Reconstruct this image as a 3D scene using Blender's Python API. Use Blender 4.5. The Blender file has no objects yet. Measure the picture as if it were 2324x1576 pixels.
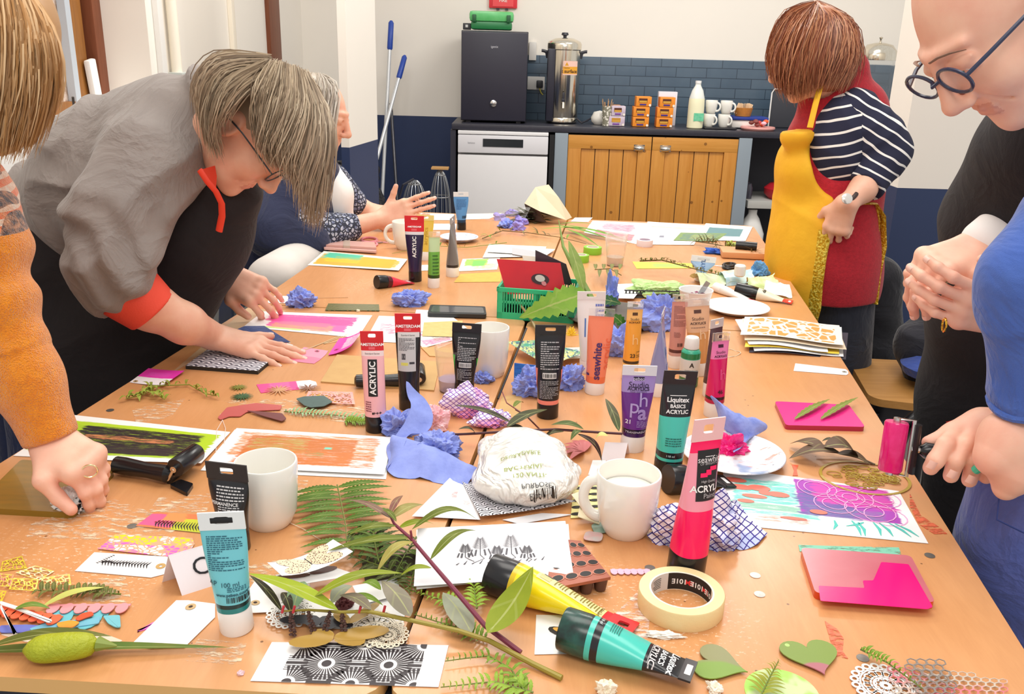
import bpy, bmesh, math, random
import numpy as np
import openvdb as vdb
from mathutils import Vector, Matrix, noise as mnoise
random.seed(7)
SC = bpy.context.scene
COL = SC.collection
PI = math.pi
# ------------------------------------------------------------------ camera
F_PX, PITCH, ROLL, CZ = 2000.0, 0.323, 0.028, 1.37
_c, _s = math.cos(ROLL), math.sin(ROLL)
FW = np.array([0, math.cos(PITCH), -math.sin(PITCH)])
_u0 = np.cross([1., 0, 0], FW)
RT = _c*np.array([1., 0, 0]) + _s*_u0
UP = -_s*np.array([1., 0, 0]) + _c*_u0
cd = bpy.data.cameras.new('camera'); cam = bpy.data.objects.new('camera', cd); COL.objects.link(cam)
cd.sensor_width = 36; cd.lens = 36*F_PX/2324; cd.clip_start = .02
cam.matrix_world = Matrix(((RT[0], UP[0], -FW[0], 0), (RT[1], UP[1], -FW[1], 0), (RT[2], UP[2], -FW[2], CZ), (0, 0, 0, 1)))
SC.camera = cam
# ------------------------------------------------------------------ light and exposure
w = bpy.data.worlds.new('room_air'); SC.world = w; w.use_nodes = True
w.node_tree.nodes['Background'].inputs[0].default_value = (1, .97, .93, 1)
w.node_tree.nodes['Background'].inputs[1].default_value = .66
def area(name, loc, size, power, rot=(0, 0, 0), col=(1, .96, .9)):
    l = bpy.data.lights.new(name, 'AREA'); l.shape = 'RECTANGLE'; l.size, l.size_y = size; l.energy = power; l.color = col
    o = bpy.data.objects.new(name, l); o.location = loc; o.rotation_euler = rot; COL.objects.link(o); return o
area('ceiling_panel_light', (.3, 1.6, 2.95), (1.8, 1.2), 30)
area('ceiling_panel_light', (-.6, 3.6, 2.95), (1.2, .6), 28)
area('ceiling_panel_light', (1.2, 4.6, 2.95), (1.2, .6), 36)
area('ceiling_panel_light', (.0, -.6, 2.95), (1.4, .8), 24)
area('window_daylight', (-2.6, 2.0, 1.9), (1.3, 1.4), 18, (0, -PI/2, 0), (.9, .95, 1))
vs = SC.view_settings
SC.display_settings.display_device = 'sRGB'
vs.view_transform = 'Standard'; vs.look = 'None'; vs.gamma = 1; vs.exposure = .24; vs.use_curve_mapping = False
SC.cycles.max_bounces = 8; SC.cycles.transparent_max_bounces = 12; SC.cycles.sample_clamp_indirect = 6
SC.cycles.use_denoising = True
TZ = .75                                                       # table top height
def _ray(x, y): return FW + RT*(x-1162)/F_PX - UP*(y-788)/F_PX
def T(x, y, z=TZ):
    "table-plane point seen at a pixel of the photograph"
    d = _ray(x, y); t = (z-CZ)/d[2]; return Vector(np.array([0, 0, CZ])+d*t)
def Q(x, y, Y):
    "point at room depth Y seen at a pixel"
    d = _ray(x, y); return Vector(np.array([0, 0, CZ])+d*Y/d[1])
# ------------------------------------------------------------------ colour and materials
def L(c):
    if isinstance(c, str): c = [int(c[i:i+2], 16)/255 for i in (0, 2, 4)]
    return tuple((v/12.92 if v <= .04045 else ((v+.055)/1.055)**2.4) for v in c[:3]) + (1,)
class S:
    "a shader value with arithmetic, so that procedural textures can be written as formulas"
    def __init__(s, nt, k): s.nt, s.k = nt, k
    def _m(s, op, *o, clamp=False):
        n = s.nt.nodes.new('ShaderNodeMath'); n.operation = op; n.use_clamp = clamp
        for i, v in enumerate((s,)+o):
            if isinstance(v, S): s.nt.links.new(v.k, n.inputs[i])
            else: n.inputs[i].default_value = v
        return S(s.nt, n.outputs[0])
    def __add__(s, o): return s._m('ADD', o)
    def __sub__(s, o): return s._m('SUBTRACT', o)
    def __mul__(s, o): return s._m('MULTIPLY', o)
    def __truediv__(s, o): return s._m('DIVIDE', o)
    def gt(s, o): return s._m('GREATER_THAN', o)
    def lt(s, o): return s._m('LESS_THAN', o)
    def abs(s): return s._m('ABSOLUTE')
    def sin(s): return s._m('SINE')
    def frac(s): return s._m('FRACT')
    def floor(s): return s._m('FLOOR')
    def mod(s, o): return s._m('PINGPONG', o)
    def max(s, o): return s._m('MAXIMUM', o)
    def min(s, o): return s._m('MINIMUM', o)
    def pow(s, o): return s._m('POWER', o)
    def step(s, a, b):
        n = s.nt.nodes.new('ShaderNodeMapRange'); n.interpolation_type = 'SMOOTHSTEP'
        s.nt.links.new(s.k, n.inputs[0])
        for i, v in ((1, a), (2, b)):
            if isinstance(v, S): s.nt.links.new(v.k, n.inputs[i])
            else: n.inputs[i].default_value = v
        return S(s.nt, n.outputs[0])
class Mt:
    "node-tree helper around one Principled material"
    def __init__(s, name, rough=.5, metal=0, spec=None, alpha=None, trans=0, coat=0, sss=0, ior=None, emit=None, sheen=0):
        s.m = bpy.data.materials.new(name); s.m.use_nodes = True; s.nt = s.m.node_tree
        s.b = s.nt.nodes['Principled BSDF']; i = s.b.inputs
        i['Roughness'].default_value = rough; i['Metallic'].default_value = metal
        if spec is not None: i['Specular IOR Level'].default_value = spec
        if alpha is not None: i['Alpha'].default_value = alpha
        i['Transmission Weight'].default_value = trans; i['Coat Weight'].default_value = coat
        if ior: i['IOR'].default_value = ior
        if sheen: i['Sheen Weight'].default_value = sheen; i['Sheen Roughness'].default_value = .4
        if sss: i['Subsurface Weight'].default_value = sss; i['Subsurface Radius'].default_value = (.01, .004, .002); i['Subsurface Scale'].default_value = 1
        s.co = None
    def xyz(s, kind='Object', scale=(1, 1, 1), rot=(0, 0, 0)):
        n = s.nt.nodes.new('ShaderNodeTexCoord'); mp = s.nt.nodes.new('ShaderNodeMapping')
        mp.inputs['Scale'].default_value = scale; mp.inputs['Rotation'].default_value = rot
        s.nt.links.new(n.outputs[kind], mp.inputs[0]); return mp.outputs[0]
    def sep(s, v):
        n = s.nt.nodes.new('ShaderNodeSeparateXYZ'); s.nt.links.new(v, n.inputs[0]); return [S(s.nt, o) for o in n.outputs]
    def comb(s, *v):
        n = s.nt.nodes.new('ShaderNodeCombineXYZ')
        for i, a in enumerate(v):
            if isinstance(a, S): s.nt.links.new(a.k, n.inputs[i])
            else: n.inputs[i].default_value = a
        return n.outputs[0]
    def noise(s, v, scale, detail=3, rough=.55, dist=0):
        n = s.nt.nodes.new('ShaderNodeTexNoise'); s.nt.links.new(v, n.inputs['Vector'])
        n.inputs['Scale'].default_value = scale; n.inputs['Detail'].default_value = detail
        n.inputs['Roughness'].default_value = rough; n.inputs['Distortion'].default_value = dist
        return S(s.nt, n.outputs[0])
    def voro(s, v, scale, feat='F1', rnd=1, out=0):
        n = s.nt.nodes.new('ShaderNodeTexVoronoi'); n.feature = feat; s.nt.links.new(v, n.inputs['Vector'])
        n.inputs['Scale'].default_value = scale; n.inputs['Randomness'].default_value = rnd
        return S(s.nt, n.outputs[out])
    def mix(s, f, a, b):
        n = s.nt.nodes.new('ShaderNodeMix'); n.data_type = 'RGBA'
        for k, v in ((0, f), (6, a), (7, b)):
            if isinstance(v, S): s.nt.links.new(v.k, n.inputs[k])
            elif isinstance(v, (int, float)): n.inputs[k].default_value = v
            elif isinstance(v, (tuple, str, list)): n.inputs[k].default_value = L(v)
            else: s.nt.links.new(v, n.inputs[k])
        return n.outputs[2]
    def col(s, c):
        if isinstance(c, (str, tuple)): s.b.inputs['Base Color'].default_value = L(c)
        else: s.nt.links.new(c, s.b.inputs['Base Color'])
        return s
    def rough(s, v): s.nt.links.new(v.k, s.b.inputs['Roughness']); return s
    def bump(s, h, strength=.3, dist=.002):
        n = s.nt.nodes.new('ShaderNodeBump'); n.inputs['Strength'].default_value = strength; n.inputs['Distance'].default_value = dist
        s.nt.links.new(h.k, n.inputs['Height'])
        if s.b.inputs['Normal'].links: s.nt.links.new(s.b.inputs['Normal'].links[0].from_socket, n.inputs['Normal'])
        s.nt.links.new(n.outputs[0], s.b.inputs['Normal']); return s
_mc = {}
def mat(c, rough=.5, c2=None, ns=20, amt=.5, bump=0, bs=60, **kw):
    "plain procedural material: one colour, optionally mottled with a second, optionally bumped"
    key = (c, rough, c2, ns, amt, bump, bs, tuple(sorted(kw.items())))
    if key in _mc: return _mc[key]
    q = Mt('paint_%s' % c if isinstance(c, str) else 'paint', rough, **kw); v = q.xyz()
    n = q.noise(v, ns)
    q.col(q.mix((n-.35)*(2.2*amt) if c2 else n*.12, c, c2 or tuple(x*.9 for x in [int(c[i:i+2], 16)/255 for i in (0, 2, 4)])))
    if bump: q.bump(q.noise(v, bs, 2), bump, .003)
    _mc[key] = q.m; return q.m
def fabric(c, c2=None, ns=8, fuzz=900, bump=.25, rough=.9, sheen=.25, wr=.5, wd=.012, ws=7):
    key = ('fab', c, c2, ns, fuzz, wr, ws)
    if key in _mc: return _mc[key]
    q = Mt('fabric_%s' % c, rough, sheen=sheen); v = q.xyz(); a = q.noise(v, ns, 4); f = q.noise(v, fuzz, 1)
    q.col(q.mix((a-.3)*1.3+(f-.5)*.5, c, c2 or c)); q.bump(f+a*.6, bump, .002)
    if wr: w_ = q.noise(q.xyz('Object', (1, 1, 1), (.3, .5, .2)), ws, 4, .5, 1.6); q.bump((w_-.5).abs()*-3, wr, wd)
    _mc[key] = q.m; return q.m
# ------------------------------------------------------------------ mesh building
class MB:
    def __init__(s): s.v, s.f, s.mi, s.mats, s.uv, s.flat = [], [], [], [], {}, False
    def slot(s, m):
        if m not in s.mats: s.mats.append(m)
        return s.mats.index(m)
    def add(s, vs, fs, m, uvs=None):
        b = len(s.v); s.v += [tuple(p) for p in vs]; k = s.slot(m)
        for f in fs: s.f.append([b+i for i in f]); s.mi.append(k)
        if uvs:
            for i, u in enumerate(uvs): s.uv[b+i] = u
        return s
    def box(s, c, d, m, rot=0, X=None, bev=0):
        hx, hy, hz = d[0]/2, d[1]/2, d[2]/2
        if bev:
            b = min(bev, hx*.9, hy*.9, hz*.9); vs = []; 
            bm = bmesh.new(); bmesh.ops.create_cube(bm, size=1)
            for v in bm.verts: v.co = Vector((v.co.x*d[0], v.co.y*d[1], v.co.z*d[2]))
            bmesh.ops.bevel(bm, geom=bm.edges[:], offset=b, segments=2, affect='EDGES', profile=.6)
            vs = [v.co.copy() for v in bm.verts]; fs = [[v.index for v in f.verts] for f in bm.faces]; bm.free()
        else:
            vs = [Vector((x, y, z)) for x in (-hx, hx) for y in (-hy, hy) for z in (-hz, hz)]
            fs = [(0, 1, 3, 2), (4, 6, 7, 5), (0, 4, 5, 1), (2, 3, 7, 6), (0, 2, 6, 4), (1, 5, 7, 3)]
        R = X if X is not None else Matrix.Translation(Vector(c)) @ Matrix.Rotation(rot, 4, 'Z')
        return s.add([R @ v for v in vs], fs, m)
    def lathe(s, prof, m, c=(0, 0, 0), n=32, X=None, sx=1, sy=1, mats=None):
        X = X or Matrix.Translation(Vector(c)); vs = []; k = len(prof)
        for r, z in prof:
            for i in range(n):
                a = 2*PI*i/n; vs.append(X @ Vector((r*sx*math.cos(a), r*sy*math.sin(a), z)))
        for j in range(k-1):
            mm = mats[j] if mats else m
            fs = [(j*n+i, j*n+(i+1) % n, (j+1)*n+(i+1) % n, (j+1)*n+i) for i in range(n)]
            if j == 0: base = len(s.v); s.v += [tuple(p) for p in vs]
            kk = s.slot(mm)
            for f in fs: s.f.append([base+q for q in f]); s.mi.append(kk)
        kk = s.slot(mats[0] if mats else m)
        shut = tuple(prof[0]) == tuple(prof[-1])
        if prof[0][0] > 1e-6 and not shut: s.f.append([base+i for i in range(n)][::-1]); s.mi.append(kk)
        kk = s.slot(mats[-1] if mats else m)
        if prof[-1][0] > 1e-6 and not shut: s.f.append([base+(k-1)*n+i for i in range(n)]); s.mi.append(kk)
        return s
    def tube(s, pts, r, m, n=8, cap=True, flat=1, closed=False):
        pts = [Vector(p) for p in pts]; k = len(pts)
        if not hasattr(r, '__len__'): r = [r]*k
        if len(r) != k: r = [np.interp(i/(k-1)*(len(r)-1), range(len(r)), r) for i in range(k)]
        vs = []; up = Vector((0, 0, 1)); prev = None
        for i, p in enumerate(pts):
            if closed: d = pts[(i+1) % k]-pts[i-1]
            else: d = pts[min(i+1, k-1)]-pts[max(i-1, 0)]
            d = d.normalized() if d.length > 1e-9 else Vector((0, 0, 1))
            if prev is None:
                a = d.cross(up)
                if a.length < .15: a = d.cross(Vector((1, 0, 0)))
            else: a = prev - d*prev.dot(d)
            a.normalize(); prev = a; b = d.cross(a)
            for j in range(n):
                t = 2*PI*j/n; vs.append(p + (a*math.cos(t) + b*(math.sin(t)*flat))*r[i])
        fs = [(i*n+j, i*n+(j+1) % n, (i+1)*n+(j+1) % n, (i+1)*n+j) for i in range(k-1) for j in range(n)]
        if closed: fs += [((k-1)*n+j, (k-1)*n+(j+1) % n, (j+1) % n, j) for j in range(n)]
        elif cap: fs += [tuple(range(n))[::-1], tuple(range((k-1)*n, k*n))]
        return s.add(vs, fs, m)
    def plate(s, pts, th, m, side=None):
        "flat outline (list of 3-D points, drawn in order) given a thickness downward"
        pts = [Vector(p) for p in pts]; n = len(pts)
        top = pts; bot = [p-Vector((0, 0, th)) for p in pts]
        ar = sum(top[i].x*top[(i+1) % n].y-top[(i+1) % n].x*top[i].y for i in range(n))
        o = list(range(n)) if ar > 0 else list(range(n))[::-1]
        s.add(top+bot, [o, [n+i for i in o[::-1]]], m)
        b = len(s.v)-2*n; k = s.slot(side or m)
        for q in range(n):
            i, j = o[q], o[(q+1) % n]; s.f.append([b+i, b+n+i, b+n+j, b+j]); s.mi.append(k)
        return s
    def build(s, name, parent=None, base=None, smooth=None, sub=0, **tags):
        me = bpy.data.meshes.new(name)
        off = Vector(parent['_b']) if parent is not None else (Vector(base) if base is not None else None)
        if off is None:
            A = np.array(s.v); off = Vector(((A[:, 0].min()+A[:, 0].max())/2, (A[:, 1].min()+A[:, 1].max())/2, A[:, 2].min()))
        me.from_pydata([(p[0]-off[0], p[1]-off[1], p[2]-off[2]) for p in s.v], [], s.f)
        for m in s.mats: me.materials.append(m)
        me.polygons.foreach_set('material_index', s.mi)
        if s.uv:
            ul = me.uv_layers.new(name='uv'); li = [0]*len(me.loops); me.loops.foreach_get('vertex_index', li)
            ul.data.foreach_set('uv', [c for i in li for c in s.uv.get(i, (0, 0))])
        me.validate()
        o = bpy.data.objects.new(name, me); COL.objects.link(o)
        if parent is not None:
            o.parent = parent
            if not parent.data is None: o['_b'] = parent['_b']
            else: o['_b'] = parent['_b']
        else: o.location = off; o['_b'] = tuple(off)
        if s.flat is False: me.shade_smooth(); me.set_sharp_from_angle(angle=smooth or math.radians(40))
        if sub: md = o.modifiers.new('sub', 'SUBSURF'); md.levels = md.render_levels = sub
        for k, v in tags.items():
            if v: o[k] = v
        return o
def thing(name, label, cat, base, group=None):
    o = bpy.data.objects.new(name, None); COL.objects.link(o); o.location = base; o['_b'] = tuple(base)
    o['label'] = label; o['category'] = cat; o.empty_display_size = .05
    if group: o['group'] = group
    return o
def clone(root, loc, rz=0, label=None, group=None):
    def cp(o, par):
        c = o.copy(); COL.objects.link(c)
        if par is not None: c.parent = par
        for k in list(o.children): cp(k, c)
        return c
    r = cp(root, None); r.location = loc; r.rotation_euler = (0, 0, rz)
    if label: r['label'] = label
    if group: r['group'] = group
    return r
_tc = {}
def glyphs(txt, size, bold=False, maxe=.004):
    "letters as a flat mesh, left bottom at the origin; returns points and faces"
    key = (txt, size, bold, maxe)
    if key in _tc: return _tc[key]
    cu = bpy.data.curves.new('t', 'FONT'); cu.body = txt; cu.size = size; cu.resolution_u = 3
    if bold: cu.offset = size*.025
    ob = bpy.data.objects.new('t', cu); COL.objects.link(ob)
    me = bpy.data.meshes.new_from_object(ob.evaluated_get(bpy.context.evaluated_depsgraph_get()))
    bpy.data.objects.remove(ob); bm = bmesh.new(); bm.from_mesh(me); bpy.data.meshes.remove(me)
    bmesh.ops.triangulate(bm, faces=bm.faces[:])
    for _ in range(3):
        e = [e for e in bm.edges if e.calc_length() > maxe]
        if not e: break
        bmesh.ops.subdivide_edges(bm, edges=e, cuts=1); bmesh.ops.triangulate(bm, faces=bm.faces[:])
    bm.verts.index_update()
    r = ([v.co.copy() for v in bm.verts], [[v.index for v in f.verts] for f in bm.faces]); bm.free(); bpy.data.curves.remove(cu)
    _tc[key] = r; return r
def text_on(mb, txt, size, m, fn, x=0, y=0, rot=0, bold=False, center=True, sx=1, maxe=.004):
    "writes on a surface: fn(u, v) gives the 3-D point for surface coordinates in metres"
    vs, fs = glyphs(txt, size, bold, maxe)
    if not vs: return
    w = max(v.x for v in vs)*sx if center else 0; c, s_ = math.cos(rot), math.sin(rot); out = []
    for v in vs:
        a, b = v.x*sx-w/2, v.y-(size*.35 if center else 0); out.append(fn(x+a*c-b*s_, y+a*s_+b*c))
    mb.add(out, fs, m)
def wall_text(mb, txt, size, m, o, ux, uy, **kw):
    o, ux, uy = Vector(o), Vector(ux).normalized(), Vector(uy).normalized()
    text_on(mb, txt, size, m, lambda u, v: o+ux*u+uy*v, maxe=9, **kw)
# ------------------------------------------------------------------ signed-distance modelling (bodies, clothes, bags)
def unit(v): v = np.array(v, float); return v/np.linalg.norm(v)
def frame(f, u):
    "columns: side, forward, up"
    f = unit(f); s = unit(np.cross(f, u)); return np.column_stack([s, f, np.cross(s, f)])
class SDF:
    def __init__(s): s.ops = []
    def cap(s, a, b, ra, rb=None, k=.02, sub=False, flat=None):
        a, b = np.array(a, float), np.array(b, float); s.ops.append(('c', a, b, ra, ra if rb is None else rb, k, sub, flat)); return s
    def chain(s, pts, rs, k=.02, **kw):
        for i in range(len(pts)-1): s.cap(pts[i], pts[i+1], rs[i], rs[i+1], k, **kw)
        return s
    def ell(s, c, r, R=None, k=.02, sub=False):
        s.ops.append(('e', np.array(c, float), np.array(r, float)*np.ones(3), None if R is None else np.array(R, float), k, None, sub)); return s
    def half(s, p, n, k=.004):
        s.ops.append(('h', np.array(p, float), unit(n), k)); return s
    def local(s, o, R, q):
        "adds another field's parts placed by frame R at o"
        for x in q.ops:
            if x[0] == 'c':
                f = x[7]
                if f is not None: f = (R@np.array(f[0]), f[1])
                s.ops.append(('c', o+R@x[1], o+R@x[2], x[3], x[4], x[5], x[6], f))
            elif x[0] == 'e': s.ops.append(('e', o+R@x[1], x[2], R@(x[3] if x[3] is not None else np.eye(3)), x[4], None, x[6]))
        return s
    @staticmethod
    def prim(q, P):
        if q[0] == 'c':
            a, b, ra, rb, k, sub, fl = q[1:]; ba = b-a; pa = P-a; t = np.clip((pa@ba)/max(ba@ba, 1e-9), 0, 1)
            return np.linalg.norm(pa-t[:, None]*ba, axis=1)-(ra+(rb-ra)*t), k, sub
        if q[0] == 'e':
            c, r, R, k, _, sub = q[1:]; p = P-c
            if R is not None: p = p@R
            k0 = np.linalg.norm(p/r, axis=1); k1 = np.linalg.norm(p/r**2, axis=1)+1e-9; return k0*(k0-1)/k1, k, sub
        return (P-q[1])@q[2], q[3], 'h'
    def __call__(s, P):
        ops = s.ops
        if len(P) > 3000:      # only the parts near this block matter
            c = P.mean(0)[None]; R = np.linalg.norm(P[0]-P[-1])*.5; dc = SDF.__call__(s, c)[0]; ops = []
            for q in s.ops:
                e, k, sub = s.prim(q, c)
                if sub and sub != 'h': keep = abs(e[0]) < 2.5*R+k+.02 or e[0] < 0
                elif sub == 'h': keep = True
                else: keep = e[0]*.75-R*1.2 < max(dc, 0)+R+k
                if keep: ops.append(q)
        d = np.full(len(P), 9.)
        for q in ops:
            e, k, sub = s.prim(q, P)
            if sub == 'h': h = np.maximum(k-np.abs(d-e), 0)/k; d = np.maximum(d, e)+h*h*k*.25; continue
            if sub: e = -e; h = np.maximum(k-np.abs(d-e), 0)/k; d = np.maximum(d, e)+h*h*k*.25
            else: h = np.maximum(k-np.abs(d-e), 0)/k; d = np.minimum(d, e)-h*h*k*.25
        return d
    def bounds(s, pad=.03):
        lo, hi = np.full(3, 9.), np.full(3, -9.)
        for q in s.ops:
            if q[0] == 'c' and not q[6]:
                r = max(q[3], q[4])*(max(1, q[7][1]) if q[7] is not None else 1)
                for p in (q[1], q[2]): lo = np.minimum(lo, p-r); hi = np.maximum(hi, p+r)
            if q[0] == 'e' and not q[6]: r = q[2].max(); lo = np.minimum(lo, q[1]-r); hi = np.maximum(hi, q[1]+r)
        return lo-pad, hi+pad
def mesh_sdf(fn, lo, hi, vox):
    n = 20; lo = np.array(lo); cnt = np.ceil((np.array(hi)-lo)/(vox*n)).astype(int)
    g = vdb.FloatGrid(9.0)
    I = np.stack(np.meshgrid(*[np.arange(n)]*3, indexing='ij'), -1).reshape(-1, 3)
    C = np.stack(np.meshgrid(*[np.arange(c) for c in cnt], indexing='ij'), -1).reshape(-1, 3)
    dc = fn(lo+(C+.5)*n*vox); rad = n*vox*.87*1.25+.01
    for c, d in zip(C, dc):
        b = tuple(int(q) for q in c*n)
        if abs(d) < rad: g.copyFromArray(fn(lo+(np.array(b)+I)*vox).reshape(n, n, n).astype('f'), ijk=b)
        elif d < 0: g.fill(b, tuple(q+n-1 for q in b), -1.0, True)
    p, t, q = g.convertToPolygons(0.0, 0.0)
    return lo+np.array(p, float)*vox, [list(map(int, f)) for f in t]+[list(map(int, f)) for f in q]
def sdf_mb(mb, fn, lo, hi, vox, m, split=None):
    p, f = mesh_sdf(fn, lo, hi, vox)
    if split:
        cen = np.array([p[q].mean(0) for q in f]); idx = split(cen); ms = m; b = len(mb.v); mb.v += [tuple(x) for x in p]
        sl = [mb.slot(x) for x in ms]
        for q, i in zip(f, idx): mb.f.append([b+j for j in q]); mb.mi.append(sl[int(i)])
    else: mb.add(p, f, m)
    return mb
# ------------------------------------------------------------------ room
def struct(mb, name, **k): return mb.build(name, kind='structure', smooth=math.radians(30), **k)
BY, LX, RYW, RXW = 6.4, -1.5, 3.34, 1.43
def wallpaint():
    q = Mt('wall_paint_two_tone', .55); P = q.xyz(); z = q.sep(P)[2]; n = q.noise(P, 3, 3)
    g = q.noise(P, 30, 2)
    up = q.mix(n, 'f4eee4', 'efe9e0'); lo = q.mix(n, '24345a', '2a3a60')
    q.col(q.mix(z.gt(.925), lo, up)); q.bump(g, .08, .002); return q.m
WP = wallpaint()
_w = MB().box((.75, BY+.05, 1.5), (4.8, .1, 3.0), WP); struct(_w, 'wall_back', base=(0, 0, 0))
# left wall with a deep window opening (Y 2.4-3.75)
b = MB()
b.box((LX-.15, 1.3, 1.5), (.3, 2.2, 3), WP)
b.box((LX-.15, 3.07, .54), (.3, 1.36, 1.08), WP); b.box((LX-.15, 5.1, 1.5), (.3, 2.7, 3), WP)
b.box((LX-.15, 3.07, 2.8), (.3, 1.36, .4), WP)
struct(b, 'wall_left', base=(0, 0, 0))
b = MB().box((RXW+.95, RYW+.1, 1.5), (1.9, .2, 3), WP); struct(b, 'wall_right', base=(0, 0, 0))
q = Mt('floor_vinyl', .45); n = q.noise(q.xyz(), 6, 5); q.col(q.mix(n, '77706a', '8d8780'))
b = MB().box((.75, 2.9, -.05), (5.2, 7.4, .1), q.m); struct(b, 'floor')
sk = mat('22304f', .4)
struct(MB().box((.6, BY-.012, .07), (4.1, .024, .14), sk, bev=.005), 'baseboard_back')
struct(MB().box((RXW+.75, RYW-.012, .07), (1.5, .024, .14), sk, bev=.005).box((RXW+.3, RYW-.02, .3), (.62, .03, .05), sk), 'baseboard_right')
struct(MB().box((LX+.012, 3.5, .07), (.024, 5.6, .14), sk, bev=.005), 'baseboard_left')
def wood(c1, c2, axis=2, s=6, rough=.5, knots=False):
    q = Mt('wood_grain', rough); sc = [s*4, s*4, s*4]; sc[axis] = s*.25
    v = q.xyz('Object', tuple(sc)); n = q.noise(v, 1.6, 5, .6, 1.5); f = q.noise(v, 9, 3, .7, .4)
    k_ = q.voro(q.xyz('Object', (9, 9, 9), (.2, .1, 0)), 1); q.col(q.mix(k_.lt(.09)*.7, q.mix((n*.9+f*.6-.4)*1.5, c1, c2), '6a3c14')); q.bump(f, .15, .002); return q.m
WD = wood('a8702f', '7a4a1e', 2, 3); WDp = wood('8a4c2c', '6a3418', 2, 3)
white = mat('f2f0ec', .45); cream = mat('f3ead9', .6)
# window 1: wooden frame, obscured glass, white inner bead, stay
wn = thing('window_1', '', '', (LX-.25, 3.1, 1.09)); del wn['label'], wn['category']; wn['kind'] = 'structure'
b = MB()
for y in (2.45, 3.6): b.box((LX-.24, y, 1.9), (.06, .1, 1.62), WD, bev=.006)
b.box((LX-.22, 3.73, 1.9), (.08, .1, 1.62), WDp, bev=.006)
b.box((LX-.24, 3.05, 1.12), (.06, 1.2, .05), WD); b.box((LX-.24, 3.05, 2.58), (.06, 1.2, .06), WD)
b.build('window_frame', wn)
MB().box((LX-.22, 3.53, 1.9), (.03, .04, 1.58), mat('b9c2cc', .4)).build('window_bead', wn)
q = Mt('obscured_glass', .6); v = q.xyz(); n = q.noise(v, 60, 3); n2 = q.noise(v, 5, 4)
gc = q.mix((n-.35)*1.8, q.mix(n2, '8f7463', 'b9a08e'), 'e6d8cb'); q.col(gc); q.bump(n, .6, .004)
q.nt.links.new(gc, q.b.inputs['Emission Color']); q.b.inputs['Emission Strength'].default_value = .25
MB().box((LX-.245, 3.02, 1.85), (.012, 1.06, 1.48), q.m).build('window_pane', wn)
MB().box((LX-.1, 3.07, 1.09), (.29, 1.34, .03), white, bev=.006).build('window_sill', wn)
MB().box((0, 0, 0), (.025, .06, .2), white, X=Matrix.Translation((LX-.19, 3.64, 1.2)) @ Matrix.Rotation(.16, 4, 'X'), bev=.008).box((LX-.18, 3.72, 1.125), (.04, .1, .03), white, bev=.008).build('window_stay', wn)
MB().box((LX+.01, 5.62, 1.95), (.03, .24, 1.5), WDp, bev=.004).build('trim_1', kind='structure')
MB().box((LX+.012, 4.82, 2.0), (.024, .05, 2.15), cream, bev=.004).build('trim_2', kind='structure')
MB().box((LX+.012, 3.84, 2.1), (.024, .05, 2.0), white, bev=.004).build('trim_3', kind='structure')
MB().tube([(LX+.03, 3.95, 1.25), (LX+.03, 3.95, 3)], .022, cream, 10).build('pipe', label='cream vertical pipe running up the left wall from the grey box', category='pipe')
MB().box((LX+.035, 3.98, 1.2), (.06, .14, .1), mat('b9bdb8', .5), bev=.006).box((LX+.07, 4.02, 1.19), (.01, .03, .05), mat('f5f5f5', .5)).build('electrical_box', label='grey electrical box on the left wall below the cream pipe', category='electrical box')
b = thing('wooden_panel', 'plain wooden panel below the window carrying the green sign', 'panel', (LX+.03, 3.0, .75))
MB().box((LX+.02, 3.03, .995), (.03, .42, .17), wood('c08c52', 'a06f38', 1, 3), bev=.004).build('board', b)
MB().box((LX+.02, 2.92, .83), (.03, .05, .17), wood('c08c52', 'a06f38', 2, 3)).build('rail', b)
g = MB().box((LX+.038, 2.93, 1.02), (.005, .29, .1), mat('1f9a5c', .35))
wall_text(g, 'Push bar to open', .04, mat('f4f7f2', .4), (LX+.042, 2.905, 1.012), (0, 1, 0), (0, 0, 1), bold=True)
g.build('fire_exit_sign', label='green sign with white push bar to open lettering on the wooden panel', category='sign')
MB().tube([(LX+.1, 2.86, 1.2), (LX+.09, 2.88, 1.12), (LX+.09, 2.9, 1.02), (LX+.08, 2.92, .9)], .004, mat('4a4440', .6), 6).build('cable', label='thin dark cable hanging over the green sign', category='cable')
MB().box((LX+.03, 2.6, 1.01), (.05, .5, .2), white, bev=.004).build('wall_panel', label='white boxed panel on the left wall beside the green sign', category='panel')
# open door leaf at the back left, white above and blue below
d = thing('door_1', '', '', (-.77, 4.45, 0)); del d['label'], d['category']; d['kind'] = 'structure'
X = Matrix.Translation((-.775, 4.43, 1.2)) @ Matrix.Rotation(-.15, 4, 'Z')
MB().box((0, 0, 0), (.04, .44, 2.4), WP, X=X).build('door_leaf', d, smooth=.5)
MB().box((-.8, 4.24, 1.76), (.012, .03, .1), mat('c8a040', .3, metal=.8)).build('hinge', d)
# ------------------------------------------------------------------ kitchen run
q = Mt('slate_tiles', .28); v = q.xyz(); n = q.noise(v, 5, 4); x, y, z = q.sep(v)
br = q.nt.nodes.new('ShaderNodeTexBrick'); q.nt.links.new(q.comb(x, z, 0), br.inputs[0])
for k, val in (('Scale', 1), ('Mortar Size', .0022), ('Brick Width', .21), ('Row Height', .066), ('Mortar Smooth', .1), ('Bias', 0)): br.inputs[k].default_value = val
q.nt.links.new(q.mix(n, '4b5d70', '5d7080'), br.inputs['Color1']); q.nt.links.new(q.mix(n, '3f5266', '566a7c'), br.inputs['Color2']); br.inputs['Mortar'].default_value = L('2c3a4a')
q.col(br.outputs[0]); q.bump(S(q.nt, br.outputs[1])*-1+q.noise(v, 14, 3)*.5, .5, .004)
MB().box((1.5, BY-.008, 1.13), (3.1, .016, .45), q.m, bev=.003).build('trim_4', kind='structure')
WT = 'worktop'
CF = 5.85
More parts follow.
